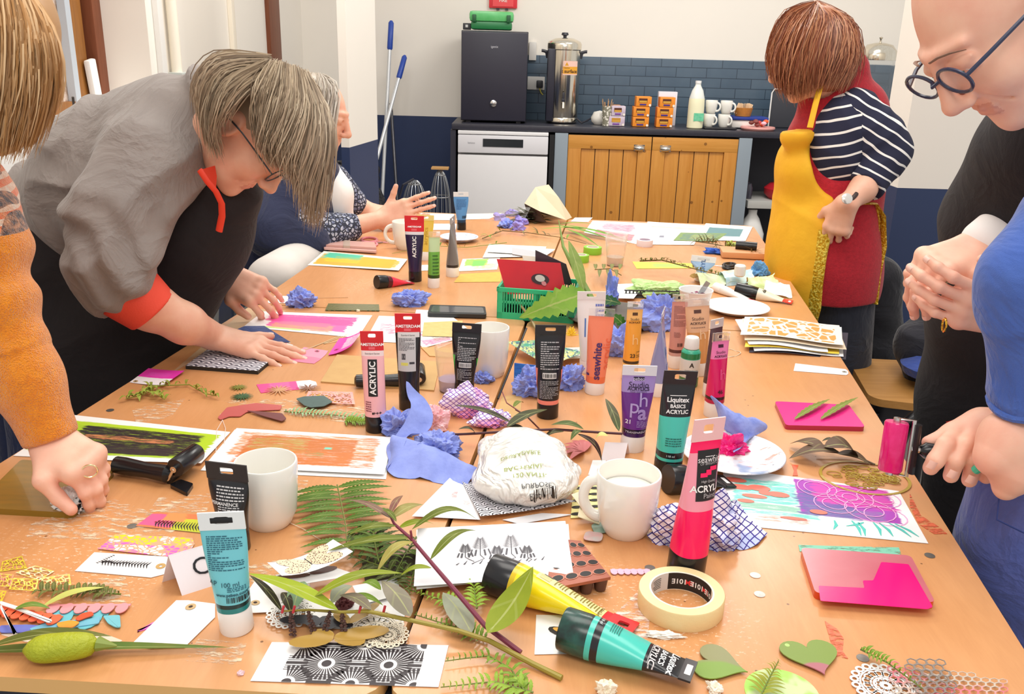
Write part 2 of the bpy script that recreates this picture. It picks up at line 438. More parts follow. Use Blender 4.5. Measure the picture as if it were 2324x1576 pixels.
grey = mat('8e9aa5', .5); dark = mat('2c2c36', .4)
q = Mt('laminate_black', .32); q.col(q.mix(q.noise(q.xyz(), 60, 2), '30303a', '3c3c46'))
WTM = q.m
MB().box((1.35, 6.11, .905), (3.56, .54, .04), WTM, bev=.008).build('worktop', label='long dark grey worktop running along the slate tiles', category='worktop')
MB().box((-.42, 6.12, .44), (.035, .54, .885), mat('2f2f3c', .5)).build('end_panel', label='dark end panel closing the kitchen run beside the mops', category='panel')
# dishwasher
d = thing('dishwasher', 'white freestanding dishwasher under the left end of the worktop', 'dishwasher', (-.09, 6.1, .02))
MB().box((-.095, 6.14, .45), (.59, .5, .86), mat('e9e8ea', .35), bev=.006).build('casing', d)
MB().box((-.095, CF, .41), (.585, .04, .64), mat('ebeaec', .3), bev=.006).build('door', d)
b = MB().box((-.095, CF-.005, .80), (.585, .045, .115), mat('e2e1e6', .35), bev=.008)
b.build('control_panel', d)
MB().box((-.095, CF-.028, .81), (.26, .006, .05), mat('22262a', .15)).build('display', d)
b = MB(); wall_text(b, 'lamona', .016, mat('8a8a90', .4), (-.30, CF-.03, .808), (1, 0, 0), (0, 0, 1)); b.build('badge', d)
MB().box((-.095, CF-.004, .872), (.585, .045, .022), mat('efeef0', .3), bev=.004).build('top_trim', d)
MB().box((.222, 5.98, .44), (.03, .3, .86), mat('0e0e12', .6)).build('filler_panel', label='narrow black gap panel between dishwasher and grey post', category='panel')
MB().box((.283, 5.87, .44), (.085, .06, .885), grey, bev=.003).build('cabinet_post', label='grey painted post between dishwasher and wooden cupboard', category='post')
MB().box((1.475, 5.87, .44), (.085, .06, .885), grey, bev=.003).build('cabinet_post', label='grey painted post to the right of the wooden cupboard', category='post')
# wooden two-door cupboard
pine = wood('d99a48', 'c07c2c', 2, 2.5, .4); pineh = wood('dd9f4e', 'c38231', 0, 2.5, .4)
groove = mat('7a4a16', .7)
c = thing('cupboard', 'honey pine cupboard with two boarded doors under the worktop', 'cupboard', (.88, 6.1, .05))
MB().box((.88, 6.12, .46), (1.1, .5, .83), mat('4a4038', .7)).build('carcass', c)
for k, (x0, x1, hx) in enumerate(((.328, .868, .79), (.874, 1.43, .96))):
    b = MB(); w_ = x1-x0; y = CF+.01; fr = .085
    for xa, xb, l in ((x0, x0+fr, 0), (x1-fr, x1, 1)): b.box(((xa+xb)/2, y, .46), (xb-xa, .024, .82), pine, bev=.002)
    b.box(((x0+x1)/2, y-.001, .83), (w_, .024, .085), pineh, bev=.002); b.box(((x0+x1)/2, y-.001, .09), (w_, .024, .085), pineh, bev=.002)
    n = 4 if k == 0 else 4; st = (w_-2*fr)/n
    for i in range(n): b.box((x0+fr+st*(i+.5), y+.006, .46), (st-.005, .014, .66), pine, bev=.002)
    b.box(((x0+x1)/2, y+.014, .46), (w_-.02, .006, .8), groove)
    dr = b.build('door', c, smooth=.4)
    h = MB(); h.lathe([(0, .0), (.012, .004), (.026, .012), (.034, .022), (.036, .026)][::-1], mat('d8d4cc', .18, metal=1), n=20, X=Matrix.Translation((hx, y-.038, .80)) @ Matrix.Rotation(PI/2, 4, 'X') @ Matrix.Rotation(PI, 4, 'X') @ Matrix.Diagonal((1.1, .62, 1, 1)))
    h.box((hx, y-.012, .802), (.07, .004, .04), mat('d8d4cc', .18, metal=1)); h.build('handle', dr)
# open shelf unit on the right
s_ = thing('shelf_unit', 'open shelving with pale shelf right of the wooden cupboard', 'shelf', (1.9, 6.1, 0))
MB().box((1.99, 6.36, .44), (.9, .02, .87), mat('3a3a42', .7)).build('back_panel', s_)
MB().box((1.98, 6.1, .45), (.88, .46, .05), mat('b8b8b4', .5), bev=.004).build('shelf', s_)
MB().box((1.98, 6.1, .05), (.88, .46, .05), mat('6a6a68', .5), bev=.004).build('shelf', s_)
b = MB().lathe([(.0, .0), (.12, 0), (.15, .03), (.155, .07), (.12, .1), (0, .12)], mat('b81e2c', .5), (1.83, 6.0, .476), 24)
b.build('bowl', label='red rounded bowl on the open shelf behind the yellow apron', category='bowl')
for i in range(3):
    MB().lathe([(.028, 0), (.03, .07), (.022, .09), (.022, .1)], mat('4c4c58', .2, alpha=.8), (1.56+.005*i, 5.98+.08*i, .476), 14).build('small_jar', label='small dark jar at the left end of the open shelf', category='jar', group='dark jars on the open shelf')
b = MB().lathe([(.0, .0), (.085, 0), (.09, .03), (.09, .17), (.05, .27), (.03, .3), (.03, .33), (0, .33)], mat('f0efec', .35), (1.6, 5.95, .075), 24, sx=1, sy=.7)
b.build('plastic_container', label='white plastic bottle on the bottom shelf beside the cupboard', category='bottle')
# small black fridge
f = thing('mini_fridge', 'small black table-top fridge standing on the worktop', 'fridge', (-.165, 6.15, .926))
bk = mat('2b2a38', .38, bump=.08, bs=500)
MB().box((-.165, 6.16, 1.215), (.43, .36, .56), mat('22222c', .4), bev=.006).build('casing', f)
MB().box((-.165, 5.965, 1.215), (.425, .045, .55), bk, bev=.01).build('door', f)
b = MB(); wall_text(b, 'igenix', .02, mat('c8c8d0', .3), (-.165, 5.94, 1.40), (1, 0, 0), (0, 0, 1)); b.build('badge', f)
MB().lathe([(.02, 0), (.021, .008), (.012, .012)], mat('d8d8d8', .2, metal=1), n=18, X=Matrix.Translation((-.165, 5.942, 1.05)) @ Matrix.Rotation(PI/2, 4, 'X')).build('lock', f)
for x in (-.33, 0): MB().box((x, 6.0, .931), (.03, .03, .012), dark).build('foot', f)
# green case on the fridge, red first-aid sign above
g = thing('green_case', 'translucent green plastic case lying on top of the fridge', 'case', (-.19, 6.1, 1.497))
MB().box((-.19, 6.1, 1.528), (.265, .18, .05), mat('1f7a44', .35), bev=.015).build('base', g)
MB().box((-.19, 6.1, 1.583), (.285, .19, .065), mat('54b868', .25, c2='7ed08c', ns=14), bev=.02).build('lid', g)
for x in (-.3, -.08): MB().box((x, 6.0, 1.57), (.025, .012, .045), mat('1c5a34', .4), bev=.004).build('clasp', g)
b = MB().box((-.35, 6.08, 1.52), (.05, .06, .04), mat('3a3a40', .5), bev=.004); b.box((-.35, 6.048, 1.522), (.016, .004, .016), mat('e8e8e8', .5))
b.build('small_device', label='tiny grey box with a white mark at the fridge top left corner', category='device')
b = MB().box((-.125, BY-.012, 1.73), (.19, .024, .16), mat('e23340', .4), bev=.006)
b.box((-.125, BY-.026, 1.72), (.14, .004, .12), mat('ee4a50', .4)); wall_text(b, 'FIRE', .03, mat('f6d9d4', .4), (-.125, BY-.03, 1.70), (1, 0, 0), (0, 0, 1), bold=True)
b.box((-.16, BY-.02, 1.643), (.02, .02, .012), dark).box((-.1, BY-.02, 1.643), (.02, .02, .012), dark)
b.build('wall_box', label='red box mounted on the white wall above the fridge', category='wall box')
b = MB().box((.085, BY-.02, 1.38), (.05, .03, .12), mat('e6e2dc', .5), bev=.004); b.build('switch_cover', label='small pale cover plate on the wall right of the fridge', category='switch')
# double socket with plug
s_ = thing('wall_socket', 'white double wall socket on the slate tiles beside the fridge', 'socket', (.115, BY-.02, 1.17))
MB().box((.115, BY-.022, 1.17), (.12, .014, .088), white, bev=.004).build('face_plate', s_)
MB().box((.14, BY-.05, 1.165), (.045, .05, .05), mat('2a2a30', .4), bev=.008).build('plug', s_)
MB().tube([(.14, BY-.06, 1.14), (.15, BY-.06, 1.11), (.165, BY-.05, 1.095)], .004, mat('d8c84a', .5), 6).build('cord', s_)
# urn
steel = Mt('brushed_steel', .16, metal=1); v = steel.xyz('Object', (40, 40, 1)); steel.col(steel.mix(steel.noise(v, 3, 2), 'e8e2d4', 'cfc6b4')); steel = steel.m
u = thing('water_urn', 'tall stainless steel hot water urn with warning label', 'urn', (.275, 6.12, .926)); ux, uy = .29, 6.12
MB().lathe([(.1, 0), (.108, .008), (.108, .03), (.105, .035), (.107, .04), (.107, .46), (.112, .465), (.112, .475)], steel, (ux, uy, .93), 40).build('drum', u)
MB().lathe([(.113, .475), (.113, .50), (.105, .515), (.06, .535), (0, .54)], steel, (ux, uy, .93), 40).build('lid', u)
MB().lathe([(.01, .535), (.012, .55), (.024, .556), (.02, .57), (0, .572)], dark, (ux, uy, .93), 16).build('lid_knob', u)
for sg in (-1, 1): MB().tube([(ux+sg*.105, uy, 1.375), (ux+sg*.14, uy, 1.385), (ux+sg*.15, uy, 1.385)], .01, dark, 8).tube([(ux+sg*.108, uy, 1.34), (ux+sg*.118, uy, 1.38)], .01, dark, 8).build('handle', u)
MB().box((ux-.085, uy-.03, 1.17), (.05, .13, .46), mat('262634', .35), bev=.012).build('side_guard', u)
b = MB(); th = .108
def urnf(a, z): return Vector((ux+.015+math.sin(a/th)*(th+.001), uy-math.cos(a/th)*(th+.001), z))
for (z0, z1, mm) in ((1.29, 1.325, 'f0c6b8'), (1.245, 1.29, 'e9a52e'), (1.238, 1.245, 'f0c6b8')):
    vs = [urnf(-.075+.15*i/12, z) for i in range(13) for z in (z0, z1)]; b.add(vs, [(2*i, 2*i+2, 2*i+3, 2*i+1) for i in range(12)], mat(mm, .5))
text_on(b, 'Hot surface', .03, mat('5a3a14', .5), lambda u_, v_: urnf(u_, 1.262+v_)+Vector((0, -.001, 0)), bold=True)
text_on(b, 'Caution', .012, mat('5a3a14', .5), lambda u_, v_: urnf(u_, 1.283+v_)+Vector((0, -.001, 0)))
tri = [urnf(-.012, 1.296)+Vector((0, -.001, 0)), urnf(.012, 1.296)+Vector((0, -.001, 0)), urnf(0, 1.318)+Vector((0, -.001, 0))]; b.add(tri, [(0, 1, 2)], mat('e0a020', .5)); b.build('warning_label', u)
b = MB().tube([(ux+.0, uy-.1, 1.06), (ux, uy-.15, 1.06), (ux, uy-.155, 1.03)], .011, steel, 10); b.box((ux, uy-.14, 1.10), (.014, .012, .06), dark, bev=.003).box((ux, uy-.14, 1.08), (.024, .02, .02), dark, bev=.003); b.build('tap', u)
MB().tube([(ux+.1, uy-.05, .96), (ux+.13, uy-.09, .935), (ux+.17, uy-.05, .95), (ux+.2, uy+.02, .96), (ux+.24, uy+.1, 1.0)], .006, dark, 6).build('cord', u)
# things on the worktop; heights above the top
WZ = .926
def onw(x, y, Yd=6.0): p = Q(x, y, Yd); return (p.x, Yd, WZ)
def jar(name, lab, cat, px, prof, m, Yd=6.0, n=28, group=None, **k):
    p = onw(px, 280, Yd); return MB().lathe(prof, m, p, n, **k).build(name, label=lab, category=cat, group=group)
jar('sugar_bowl', 'round white lidded sugar bowl on the worktop beside the urn', 'bowl', 1360, [(0, 0), (.035, 0), (.055, .02), (.058, .045), (.045, .07), (.043, .075), (.04, .08), (0, .09)], mat('efece4', .25), 6.08)
p = onw(1376, 280, 5.98)
st = thing('stirrer_cup', 'patterned paper cup holding wooden stirrers', 'cup', p)
q = Mt('patterned_cup', .5); vv = q.voro(q.xyz(), 60, 'F1'); q.col(q.mix(vv.gt(.42), 'efe9de', '8d8a78'))
MB().lathe([(.026, 0), (.033, .125), (.03, .125), (.024, .01)], q.m, p, 24).build('cup', st)
for i in range(9):
    a = i*.7; b = Vector(p)+Vector((.016*math.cos(a), .012*math.sin(a), .05)); e = b+Vector((.02*math.cos(a), .01*math.sin(a), .1+.01*(i % 3)))
    s1 = MB().tube([b, e], .005, mat('e2b684', .6), 6, flat=.4); s1.build('stirrer', label='flat wooden stirrer standing in the patterned cup', category='stirrer', group='wooden stirrers in the patterned cup')
# tea boxes
def teabox(px, pz, c, lab, Yd=6.0, w=.105, h=.062, band='5a2a14', tz=None):
    p = Q(px, pz, Yd-.045); x = p.x; z = tz if tz is not None else WZ+.002
    t = thing('tea_box', lab, 'box', (x, Yd, z), 'tea boxes on the worktop')
    b = MB().box((x, Yd, z+h/2), (w, .09, h), mat(c, .45, c2='e8862a' if c != 'd9cdd8' else 'a06fa8', ns=30), bev=.003)
    y = Yd-.0462
    b.box((x-.005, y, z+h*.62), (w*.55, .001, h*.4), mat(band, .5), bev=0)
    b.box((x-.005, y-.001, z+h*.5), (w*.5, .001, h*.2), mat('d8a23c', .5)); b.box((x-.005, y-.0015, z+h*.2), (w*.42, .001, h*.14), mat('7a3fa0' if c == 'd9cdd8' else '3e2c8c', .5))
    b.lathe([(0, 0), (.008, .001)][::-1], mat('f6efe2', .5), n=10, X=Matrix.Translation((x+w*.4, y-.002, z+h*.15)) @ Matrix.Rotation(PI/2, 4, 'X'))
    b.build('carton', t, smooth=.4); return t
O1 = 'f2952c'
tz1, tz2, tz3 = WZ+.002, WZ+.066, WZ+.13
teabox(1474, 0, O1, 'orange tea box, bottom of the left orange stack', tz=tz1); teabox(1474, 0, O1, 'orange tea box, middle of the left orange stack', tz=tz2)
teabox(1478, 0, O1, 'orange tea box, topmost of the left orange stack', tz=tz3, w=.1)
teabox(1530, 0, O1, 'orange tea box, bottom of the orange stack beside the milk', tz=tz1); teabox(1530, 0, O1, 'orange tea box, middle of the orange stack beside the milk', tz=tz2)
teabox(1534, 0, O1, 'orange tea box, topmost of the orange stack beside the milk', tz=tz3, w=.1)
teabox(1417, 0, 'd9cdd8', 'pale lilac tea box, lower of the two by the stirrer cup', tz=tz1, band='c89030'); teabox(1420, 0, 'd9cdd8', 'pale tea box with brown front, on top of the lilac box', tz=tz2, w=.09)
p = Q(1400, 240, 6.07); MB().box((p.x, 6.08, WZ+.065), (.05, .05, .13), mat('d08a50', .5), bev=.006).build('packet', label='brown packet standing behind the lilac tea boxes', category='packet')
p = Q(1517, 205, 6.15); b = MB().box((p.x, 6.17, WZ+.11), (.125, .05, .22), mat('efeaf2', .5), bev=.003); b.build('white_carton', label='tall white carton behind the orange tea boxes', category='box')
# milk
p = onw(1576, 290, 5.96); mk = thing('milk_bottle', 'plastic milk bottle with pale milk and green label', 'bottle', p)
b = MB().lathe([(.045, 0), (.052, .006), (.052, .14), (.05, .19), (.036, .24), (.019, .27), (.017, .285)], mat('f1edcf', .3), p, 4*8, sx=1, sy=.9, mats=[mat('f4f0cc', .35)]*3+[mat('e9ece6', .25)]*3)
b.build('bottle', mk); MB().lathe([(.019, .283), (.02, .3), (0, .301)], mat('f4f4f4', .4), p, 18).build('cap', mk)
MB().add([Vector(p)+Vector((a, -.0475, z)) for a in (-.02, .045) for z in (.05, .1)], [(0, 2, 3, 1)], mat('5fc79a', .5, c2='a8e0c4', ns=60)).build('label', mk)
# mugs (small, stacked)
def mug(name, lab, base, R0, H, m, hang=0, group=None, taper=.82, handle=True, r_h=.0065, fill=None, hx=.62):
    t = thing(name, lab, 'mug', base, group); B = Vector(base); th = .0035
    r0 = R0*taper*.88
    pr = [(0, 0), (r0*.9, 0), (r0, .004), (R0*(taper+.06), H*.22), (R0*.97, H*.6), (R0, H-.002), (R0-.001, H), (R0-th+.0007, H), (R0-th, H-.002), (R0*.97-th, H*.6), (R0*(taper+.04)-th, H*.22), (r0-th, th*1.5), (0, th*1.5)]
    MB().lathe(pr, m, B, 56).build('cup', t)
    if handle:
        c, s = math.cos(hang), math.sin(hang); pts = []
        for i in range(19):
            a = PI*.5-PI*i/18; rr = R0*.96-.003+max(0, math.cos(a))**.8*R0*hx; zz = H*.5+math.sin(a)*H*.31-(1-math.cos(a))*0
            if i > 9: rr -= (i-9)/9*R0*.07
            pts.append(B+Vector((rr*c, rr*s, zz)))
        MB().tube(pts, [r_h*1.15, r_h, r_h*.9, r_h, r_h*1.15], m, 12, flat=1.25).build('handle', t)
    if fill: MB().lathe([(R0*.93-th, -.001), (R0*.93-th, 0), (0, 0)], fill, B+Vector((0, 0, H*.72)), 40).build('drink', t)
    return t
china = Mt('white_china', .12, coat=.3); china.col('f3f1ea'); china = china.m
for px, dz, la in ((1608, 0, 'lower left'), (1611, .085, 'upper left'), (1642, 0, 'lower right'), (1645, .085, 'upper right')):
    p = onw(px, 280, 5.99); mug('mug', 'white mug, %s of the four stacked beside the milk' % la, (p[0], 5.99+(.0 if dz == 0 else .003), WZ+.012+dz), .04, .083, china, -.5 if dz else -.8, 'stacked white mugs', .8, r_h=.005)
p = onw(1630, 280, 5.99); MB().box((p[0]+.005, 5.99, WZ+.006), (.21, .16, .01), mat('26262c', .4), bev=.004).build('tray', label='low black tray under the stacked white mugs', category='tray')
p = Q(1687, 250, 6.1); bx, bz = p.x, WZ
MB().box((bx+.02, 6.12, WZ+.03), (.2, .15, .05), mat('f0eee8', .5), bev=.01).build('food_box', label='white box under the blue lid and the sugar basket', category='box')
MB().box((bx+.04, 6.12, WZ+.067), (.24, .17, .02), mat('26409a', .4), bev=.006).build('box_lid', label='dark blue lid lying on the white box', category='lid')
MB().lathe([(.0, 0), (.05, 0), (.062, .055), (.056, .055), (.046, .006), (0, .006)], mat('c8853a', .6, c2='9a5e20', ns=50), (bx, 6.1, WZ+.079), 20).build('basket', label='small orange-brown basket of sachets on the blue lid', category='basket')
for i in range(10): MB().box((0, 0, 0), (.03, .003, .07), mat('f0d2ae', .6), X=Matrix.Translation((bx+.036*math.cos(i*.63), 6.1+.02*math.sin(i*.63), WZ+.125)) @ Matrix.Rotation(i*.6, 4, 'Z') @ Matrix.Rotation(.35*math.cos(i*.63), 4, 'Y')).build('sachet', label='pale paper sachet in the orange-brown basket', category='sachet', group='sachets in the basket')
p = Q(1722, 285, 5.95)
MB().lathe([(0, .0), (.1, 0), (.112, .012), (.11, .022), (0, .02)], mat('e9a7a0', .4), (p.x, 5.97, WZ), 32).build('pink_plate', label='pink round tray of treats at the worktop edge', category='plate')
for i in range(9):
    c_ = ('e8602c', 'c43c4c', '7a3c34', '8a4440', 'f0b8c8')[i % 5]; a = i*1.3
    MB().lathe([(0, -.014), (.014, -.008), (.02, 0), (.013, .01), (0, .014)], mat(c_, .5), (p.x+.01+.05*math.cos(a)*(i/9+.3), 5.97+.04*math.sin(a), WZ+.035+.01*(i % 3)), 8).build('treat', label='small wrapped treat on the pink tray', category='sweet', group='treats on the pink tray')
p = Q(1790, 260, 6.2)
c = thing('chalkboard', 'small blackboard with pale frame leaning behind the treats', 'board', (p.x, 6.2, WZ))
MB().box((p.x+.03, 6.21, WZ+.13), (.32, .012, .25), mat('3a3c44', .6), bev=.003).build('board', c)
MB().tube([(p.x-.13, 6.2, WZ+.01), (p.x-.13, 6.2, WZ+.23), (p.x-.115, 6.2, WZ+.255), (p.x+.19, 6.2, WZ+.255)], .005, white, 8).build('frame', c)
# steel-topped dispenser behind the standing person
p = Q(1992, 140, 6.1); c = thing('glass_jar_dispenser', 'tall glass dispenser with domed steel lid behind the red collar', 'dispenser', (p.x, 6.1, .926)); B = (p.x, 6.1, 0); zl = Q(1992, 133, 6.1).z
MB().lathe([(.113, zl-.01), (.115, zl+.01), (.108, zl+.05), (.08, zl+.085), (.03, zl+.098), (.008, zl+.1), (.006, zl+.115), (.013, zl+.13), (0, zl+.135)], steel, B, 36).build('lid', c)
q = Mt('ribbed_glass', .08, trans=.85, ior=1.2, alpha=.45); q.col('dde3e6')
MB().lathe([(.09, .93), (.105, .95), (.108, zl-.01)], q.m, B, 36).build('glass', c)
# mops, bin bag, wire domes at the back left
def pole(name, lab, a, c0, hl, colr='d9dcdf', r=.0125):
    a, c0 = Vector(a), Vector(c0); t = thing(name, lab, 'mop', a); d = (c0-a).normalized()
    MB().tube([a, c0-d*hl], r, mat(colr, .25, metal=.3), 12).build('shaft', t)
    if hl: MB().tube([c0-d*hl, c0-d*(hl-.01), c0-d*.015, c0], [r*1.1, r*1.5, r*1.45, r*.7], mat('2348a8', .4), 14).build('grip', t)
    MB().lathe([(.0, 0), (.06, 0), (.05, .04), (.02, .08), (0, .09)], mat('9aa2a8', .7), a-Vector((0, 0, .06)), 14).build('mop_head', t)
pole('mop', 'taller mop with long blue grip leaning at the wall', (-.92, 5.9, .1), Q(888, 47, 6.25), .19)
pole('mop', 'shorter mop with blue grip leaning to the right', (-1.06, 5.6, .1), Q(919, 126, 6.25), .17)
pole('broom_handle', 'plain dark handle between the two blue-gripped mops', (-.78, 5.9, .1), Q(887, 235, 6.3), 0, '4a4a50', .011)
q = Mt('bin_bag_plastic', .22); v = q.xyz(); q.col('17181e'); q.bump(q.noise(v, 14, 4, .6, 1), 1, .03)
sd = SDF(); bc = Q(808, 400, 5.2); bc = np.array(bc)
sd.ell(bc+[0, 0, .02], (.14, .12, .09)).ell(bc+[.0, 0, -.2], (.17, .14, .2)).ell(bc+[-.03, 0, -.5], (.17, .16, .25))
def bagf(P, s=sd):
    return s(P)+.012*np.sin(P[:, 0]*60+3*np.sin(P[:, 2]*25))*np.sin(P[:, 2]*34+P[:, 1]*40)
lo, hi = sd.bounds(); t = thing('bin_bag', 'shiny black bin liner behind the seated person', 'bin bag', (bc[0], bc[1], 0))
sdf_mb(MB(), bagf, lo, hi, .012, q.m).build('bag', t)
MB().tube([(bc[0]+.135*math.cos(a)-.01, bc[1]+.11*math.sin(a), bc[2]+.075+.02*math.cos(a)) for a in [i*PI/12 for i in range(24)]], .009, q.m, 8, closed=True).build('rim', t)
def dome(px, Yd, w, h, lab, top=False):
    p = Q(px, 440, Yd); t = thing('wire_dome', lab, 'wire cage', (p.x, Yd, .1)); wm = mat('b8bcc0', .3, metal=.8); z1 = Q(px, 408 if not top else 385, Yd).z
    b = MB()
    for i in range(14):
        a = 2*PI*i/14; pts = [Vector((p.x+w*math.cos(a)*math.sin(f), Yd+w*math.sin(a)*math.sin(f), z1-h+h*math.cos(f)*.8+h*.2)) for f in [j*PI/2/8 for j in range(1, 9)]]+[Vector((p.x+w*1.05*math.cos(a), Yd+w*1.05*math.sin(a), z1-h-.3))]
        b.tube(pts, .0025, wm, 5)
    for f in (.3, .7, 1.0): b.tube([Vector((p.x+w*math.sin(f*PI/2)*math.cos(a), Yd+w*math.sin(f*PI/2)*math.sin(a), z1-h+h*math.cos(f*PI/2)*.8+h*.2)) for a in [k*PI/10 for k in range(20)]], .004, mat('8a8a8c', .4, metal=.5), 5, closed=True)
    b.build('cage', t)
    if top: MB().box((p.x, Yd, z1+.01), (.11, .08, .012), mat('c89a60', .6)).build('top_plate', t)
    else: MB().tube([Vector((p.x-w*1.0, Yd-.1, z1-.1)), Vector((p.x-w*.7, Yd-.1, z1-.02)), Vector((p.x, Yd-.05, z1+.01))], .008, dark, 6).build('strap', t)
dome(941, 5.6, .085, .32, 'wire lantern cage on the floor left, beside the mops'); dome(999, 5.8, .07, .4, 'wire lantern cage with a small wooden top plate', True)
# ------------------------------------------------------------------ tables
def table_mat():
    q = Mt('varnished_ply', .3, coat=.06); P = q.xyz(); q.b.inputs['Coat Roughness'].default_value = .12
    v = q.xyz('Object', (26, 5, 26), (0, 0, -.12)); g = q.noise(v, 1.2, 5, .6, 1.2); v2 = q.xyz('Object', (160, 14, 10), (0, 0, -.12)); f = q.noise(v2, 2, 3, .7); big = q.noise(P, 1.6, 3)
    col = q.mix((g*.7+f*.3-.25)*1.5, 'd99d68', 'c28450')
    col = q.mix((big-.42)*2.2, col, 'e4b184')
    # worn, printed-looking pale scuffs that belong to the table top
    m1 = q.noise(P, 2.6, 2); vv = q.noise(q.xyz('Object', (120, 260, 100), (0, 0, .5)), 1, 2, .7)
    scuff = m1.step(.6, .7)*vv.step(.6, .64)
    col = q.mix(scuff*.55, col, 'f2dcc4')
    sp = q.voro(P, 34); sn = q.noise(P, 9, 2)
    col = q.mix(sp.lt(.06)*sn.gt(.56)*.7, col, '4a2c1c')
    red = q.noise(q.comb(*[a+1.7 for a in q.sep(P)]), 3.2, 3); col = q.mix(red.step(.6, .8)*.5, col, 'ee8a60')
    q.col(col); q.rough(g*.14+.24+scuff*.2); q.bump(f, .05, .001); return q.m
TM = table_mat(); plyedge = mat('e0b070', .5); frm = mat('232a38', .4, bump=.1)
def round_poly(P, r, n=5):
    out = []; k = len(P)
    for i in range(k):
        a, b, c = Vector(P[i-1]), Vector(P[i]), Vector(P[(i+1) % k]); u = (a-b).normalized(); v = (c-b).normalized()
        for j in range(n+1):
            t = j/n; out.append((b+u*r)*(1-t)**2+b*2*t*(1-t)+(b+v*r)*t**2)
    return out
def table(lab, C):
    c = sum((Vector(p) for p in C), Vector((0, 0)))/4; t = thing('work_table', lab, 'table', (c.x, c.y, 0), 'four work tables pushed together')
    P = round_poly([(x, y, TZ) for x, y in C], .035)
    MB().plate(P, .018, TM, plyedge).build('tabletop', t, smooth=.5)
    ins = [Vector((x, y, 0))+(Vector((c.x, c.y, 0))-Vector((x, y, 0))).normalized()*.02 for x, y in C]
    b = MB()
    for i in range(4):
        a, d = ins[i], ins[(i+1) % 4]; m = (a+d)/2; l = (d-a).length
        b.box((0, 0, 0), (l, .025, .04), frm, X=Matrix.Translation((m.x, m.y, TZ-.039)) @ Matrix.Rotation(math.atan2(d.y-a.y, d.x-a.x), 4, 'Z'))
    b.build('frame', t)
    for p in ins: MB().box((p.x+(c.x-p.x)*.05, p.y+(c.y-p.y)*.05, TZ/2-.03), (.035, .035, TZ-.06), frm, bev=.004).build('leg', t)
table('near left table, under the name card and the amber gel plate', [(-.845, .757), (-.125, .727), (.033, 2.07), (-.655, 2.135)])
table('near right table, under the masking tape roll and magenta gel plate', [(-.118, .727), (.563, .69), (.748, 2.0), (.039, 2.066)])
table('far left table, under the dark purple paint tube', [(-.655, 2.141), (.035, 2.076), (.205, 3.47), (-.515, 3.545)])
table('far right table, under the white plate and orange prints', [(.041, 2.072), (.749, 2.006), (.93, 3.43), (.211, 3.47)])
riv = mat('9c9a94', .3, metal=.8)
for x, y in ((1475, 1290), (1476, 1330), (1714, 1307), (1724, 1350), (2110, 1262), (1958, 1495), (300, 1195), (1300, 1098), (250, 932)):
    MB().lathe([(.006, 0), (.0068, .0006), (0, .0007)], riv, T(x, y, TZ), 16).build('rivet', label='flat round metal rivet set into the table top', category='rivet', group='rivets in the table tops')
def patchm(name, c, seed, dry=.5, sc=14):
    q = Mt(name, .45); P = q.xyz(); x, y, z = q.sep(P); n = q.noise(q.comb(x*3+seed, y*9, z), sc, 4, .7)
    q.col(c); k = n.step(dry-.08, dry+.08); q.nt.links.new(k.k, q.b.inputs['Alpha']); return q.m
def smear(lab, pts, c, seed=0, dry=.5, z=.0008):
    MB().plate([T(x, y, TZ+z) for x, y in pts], .0004, patchm('dried_paint', c, seed, dry)).build('dried_paint', label=lab, category='paint stain')
smear('turquoise paint smear above the magenta gel plate', [(1812, 1237), (1900, 1240), (2040, 1243), (2045, 1258), (2030, 1263), (1960, 1262), (1815, 1252)], '7cc8ac', 1, .42)
smear('faint coral paint smear on the table above the right heart', [(1872, 1410), (1900, 1428), (1915, 1450), (1912, 1478), (1925, 1495), (1895, 1490)], 'ee7a58', 2, .47)
smear('small red paint mark beside the paint plate', [(1797, 1055), (1812, 1056), (1808, 1066), (1811, 1080), (1799, 1080), (1802, 1068)], 'e8603c', 3, .3)
smear('coral paint smear at the right table edge', [(2065, 1120), (2090, 1170), (2130, 1195), (2150, 1212), (2120, 1212), (2085, 1190), (2065, 1150)], 'e06a44', 5, .5)
smear('pale dried paint patch beside the masking tape', [(1395, 1395), (1460, 1330), (1480, 1320), (1475, 1400), (1470, 1450), (1420, 1445)], 'f3d8ca', 6, .53, .0006)
for i, pp in enumerate(([(250, 1130), (420, 1190), (380, 1215), (200, 1225), (60, 1220), (70, 1190)], [(360, 1130), (480, 1120), (470, 1160), (330, 1170)], [(200, 1315), (285, 1310), (300, 1370), (190, 1370)], [(450, 1450), (560, 1460), (545, 1510), (420, 1500)],
                        [(300, 930), (420, 905), (390, 945), (310, 965)], [(500, 910), (700, 905), (880, 930), (900, 975), (640, 940)], [(640, 1085), (700, 1090), (690, 1130), (640, 1120)], [(560, 1285), (640, 1270), (620, 1330), (570, 1330)])):
    smear('pale dried scuffs on the table beside %s' % ('the amber plate', 'the black roller', 'the yellow stencils', 'the long leaf tip', 'the green sprig', 'the cut-paper foliage', 'the left mug', 'the teal tube base')[i], pp, 'ecd0b0', i*2.3, .56, .0005)
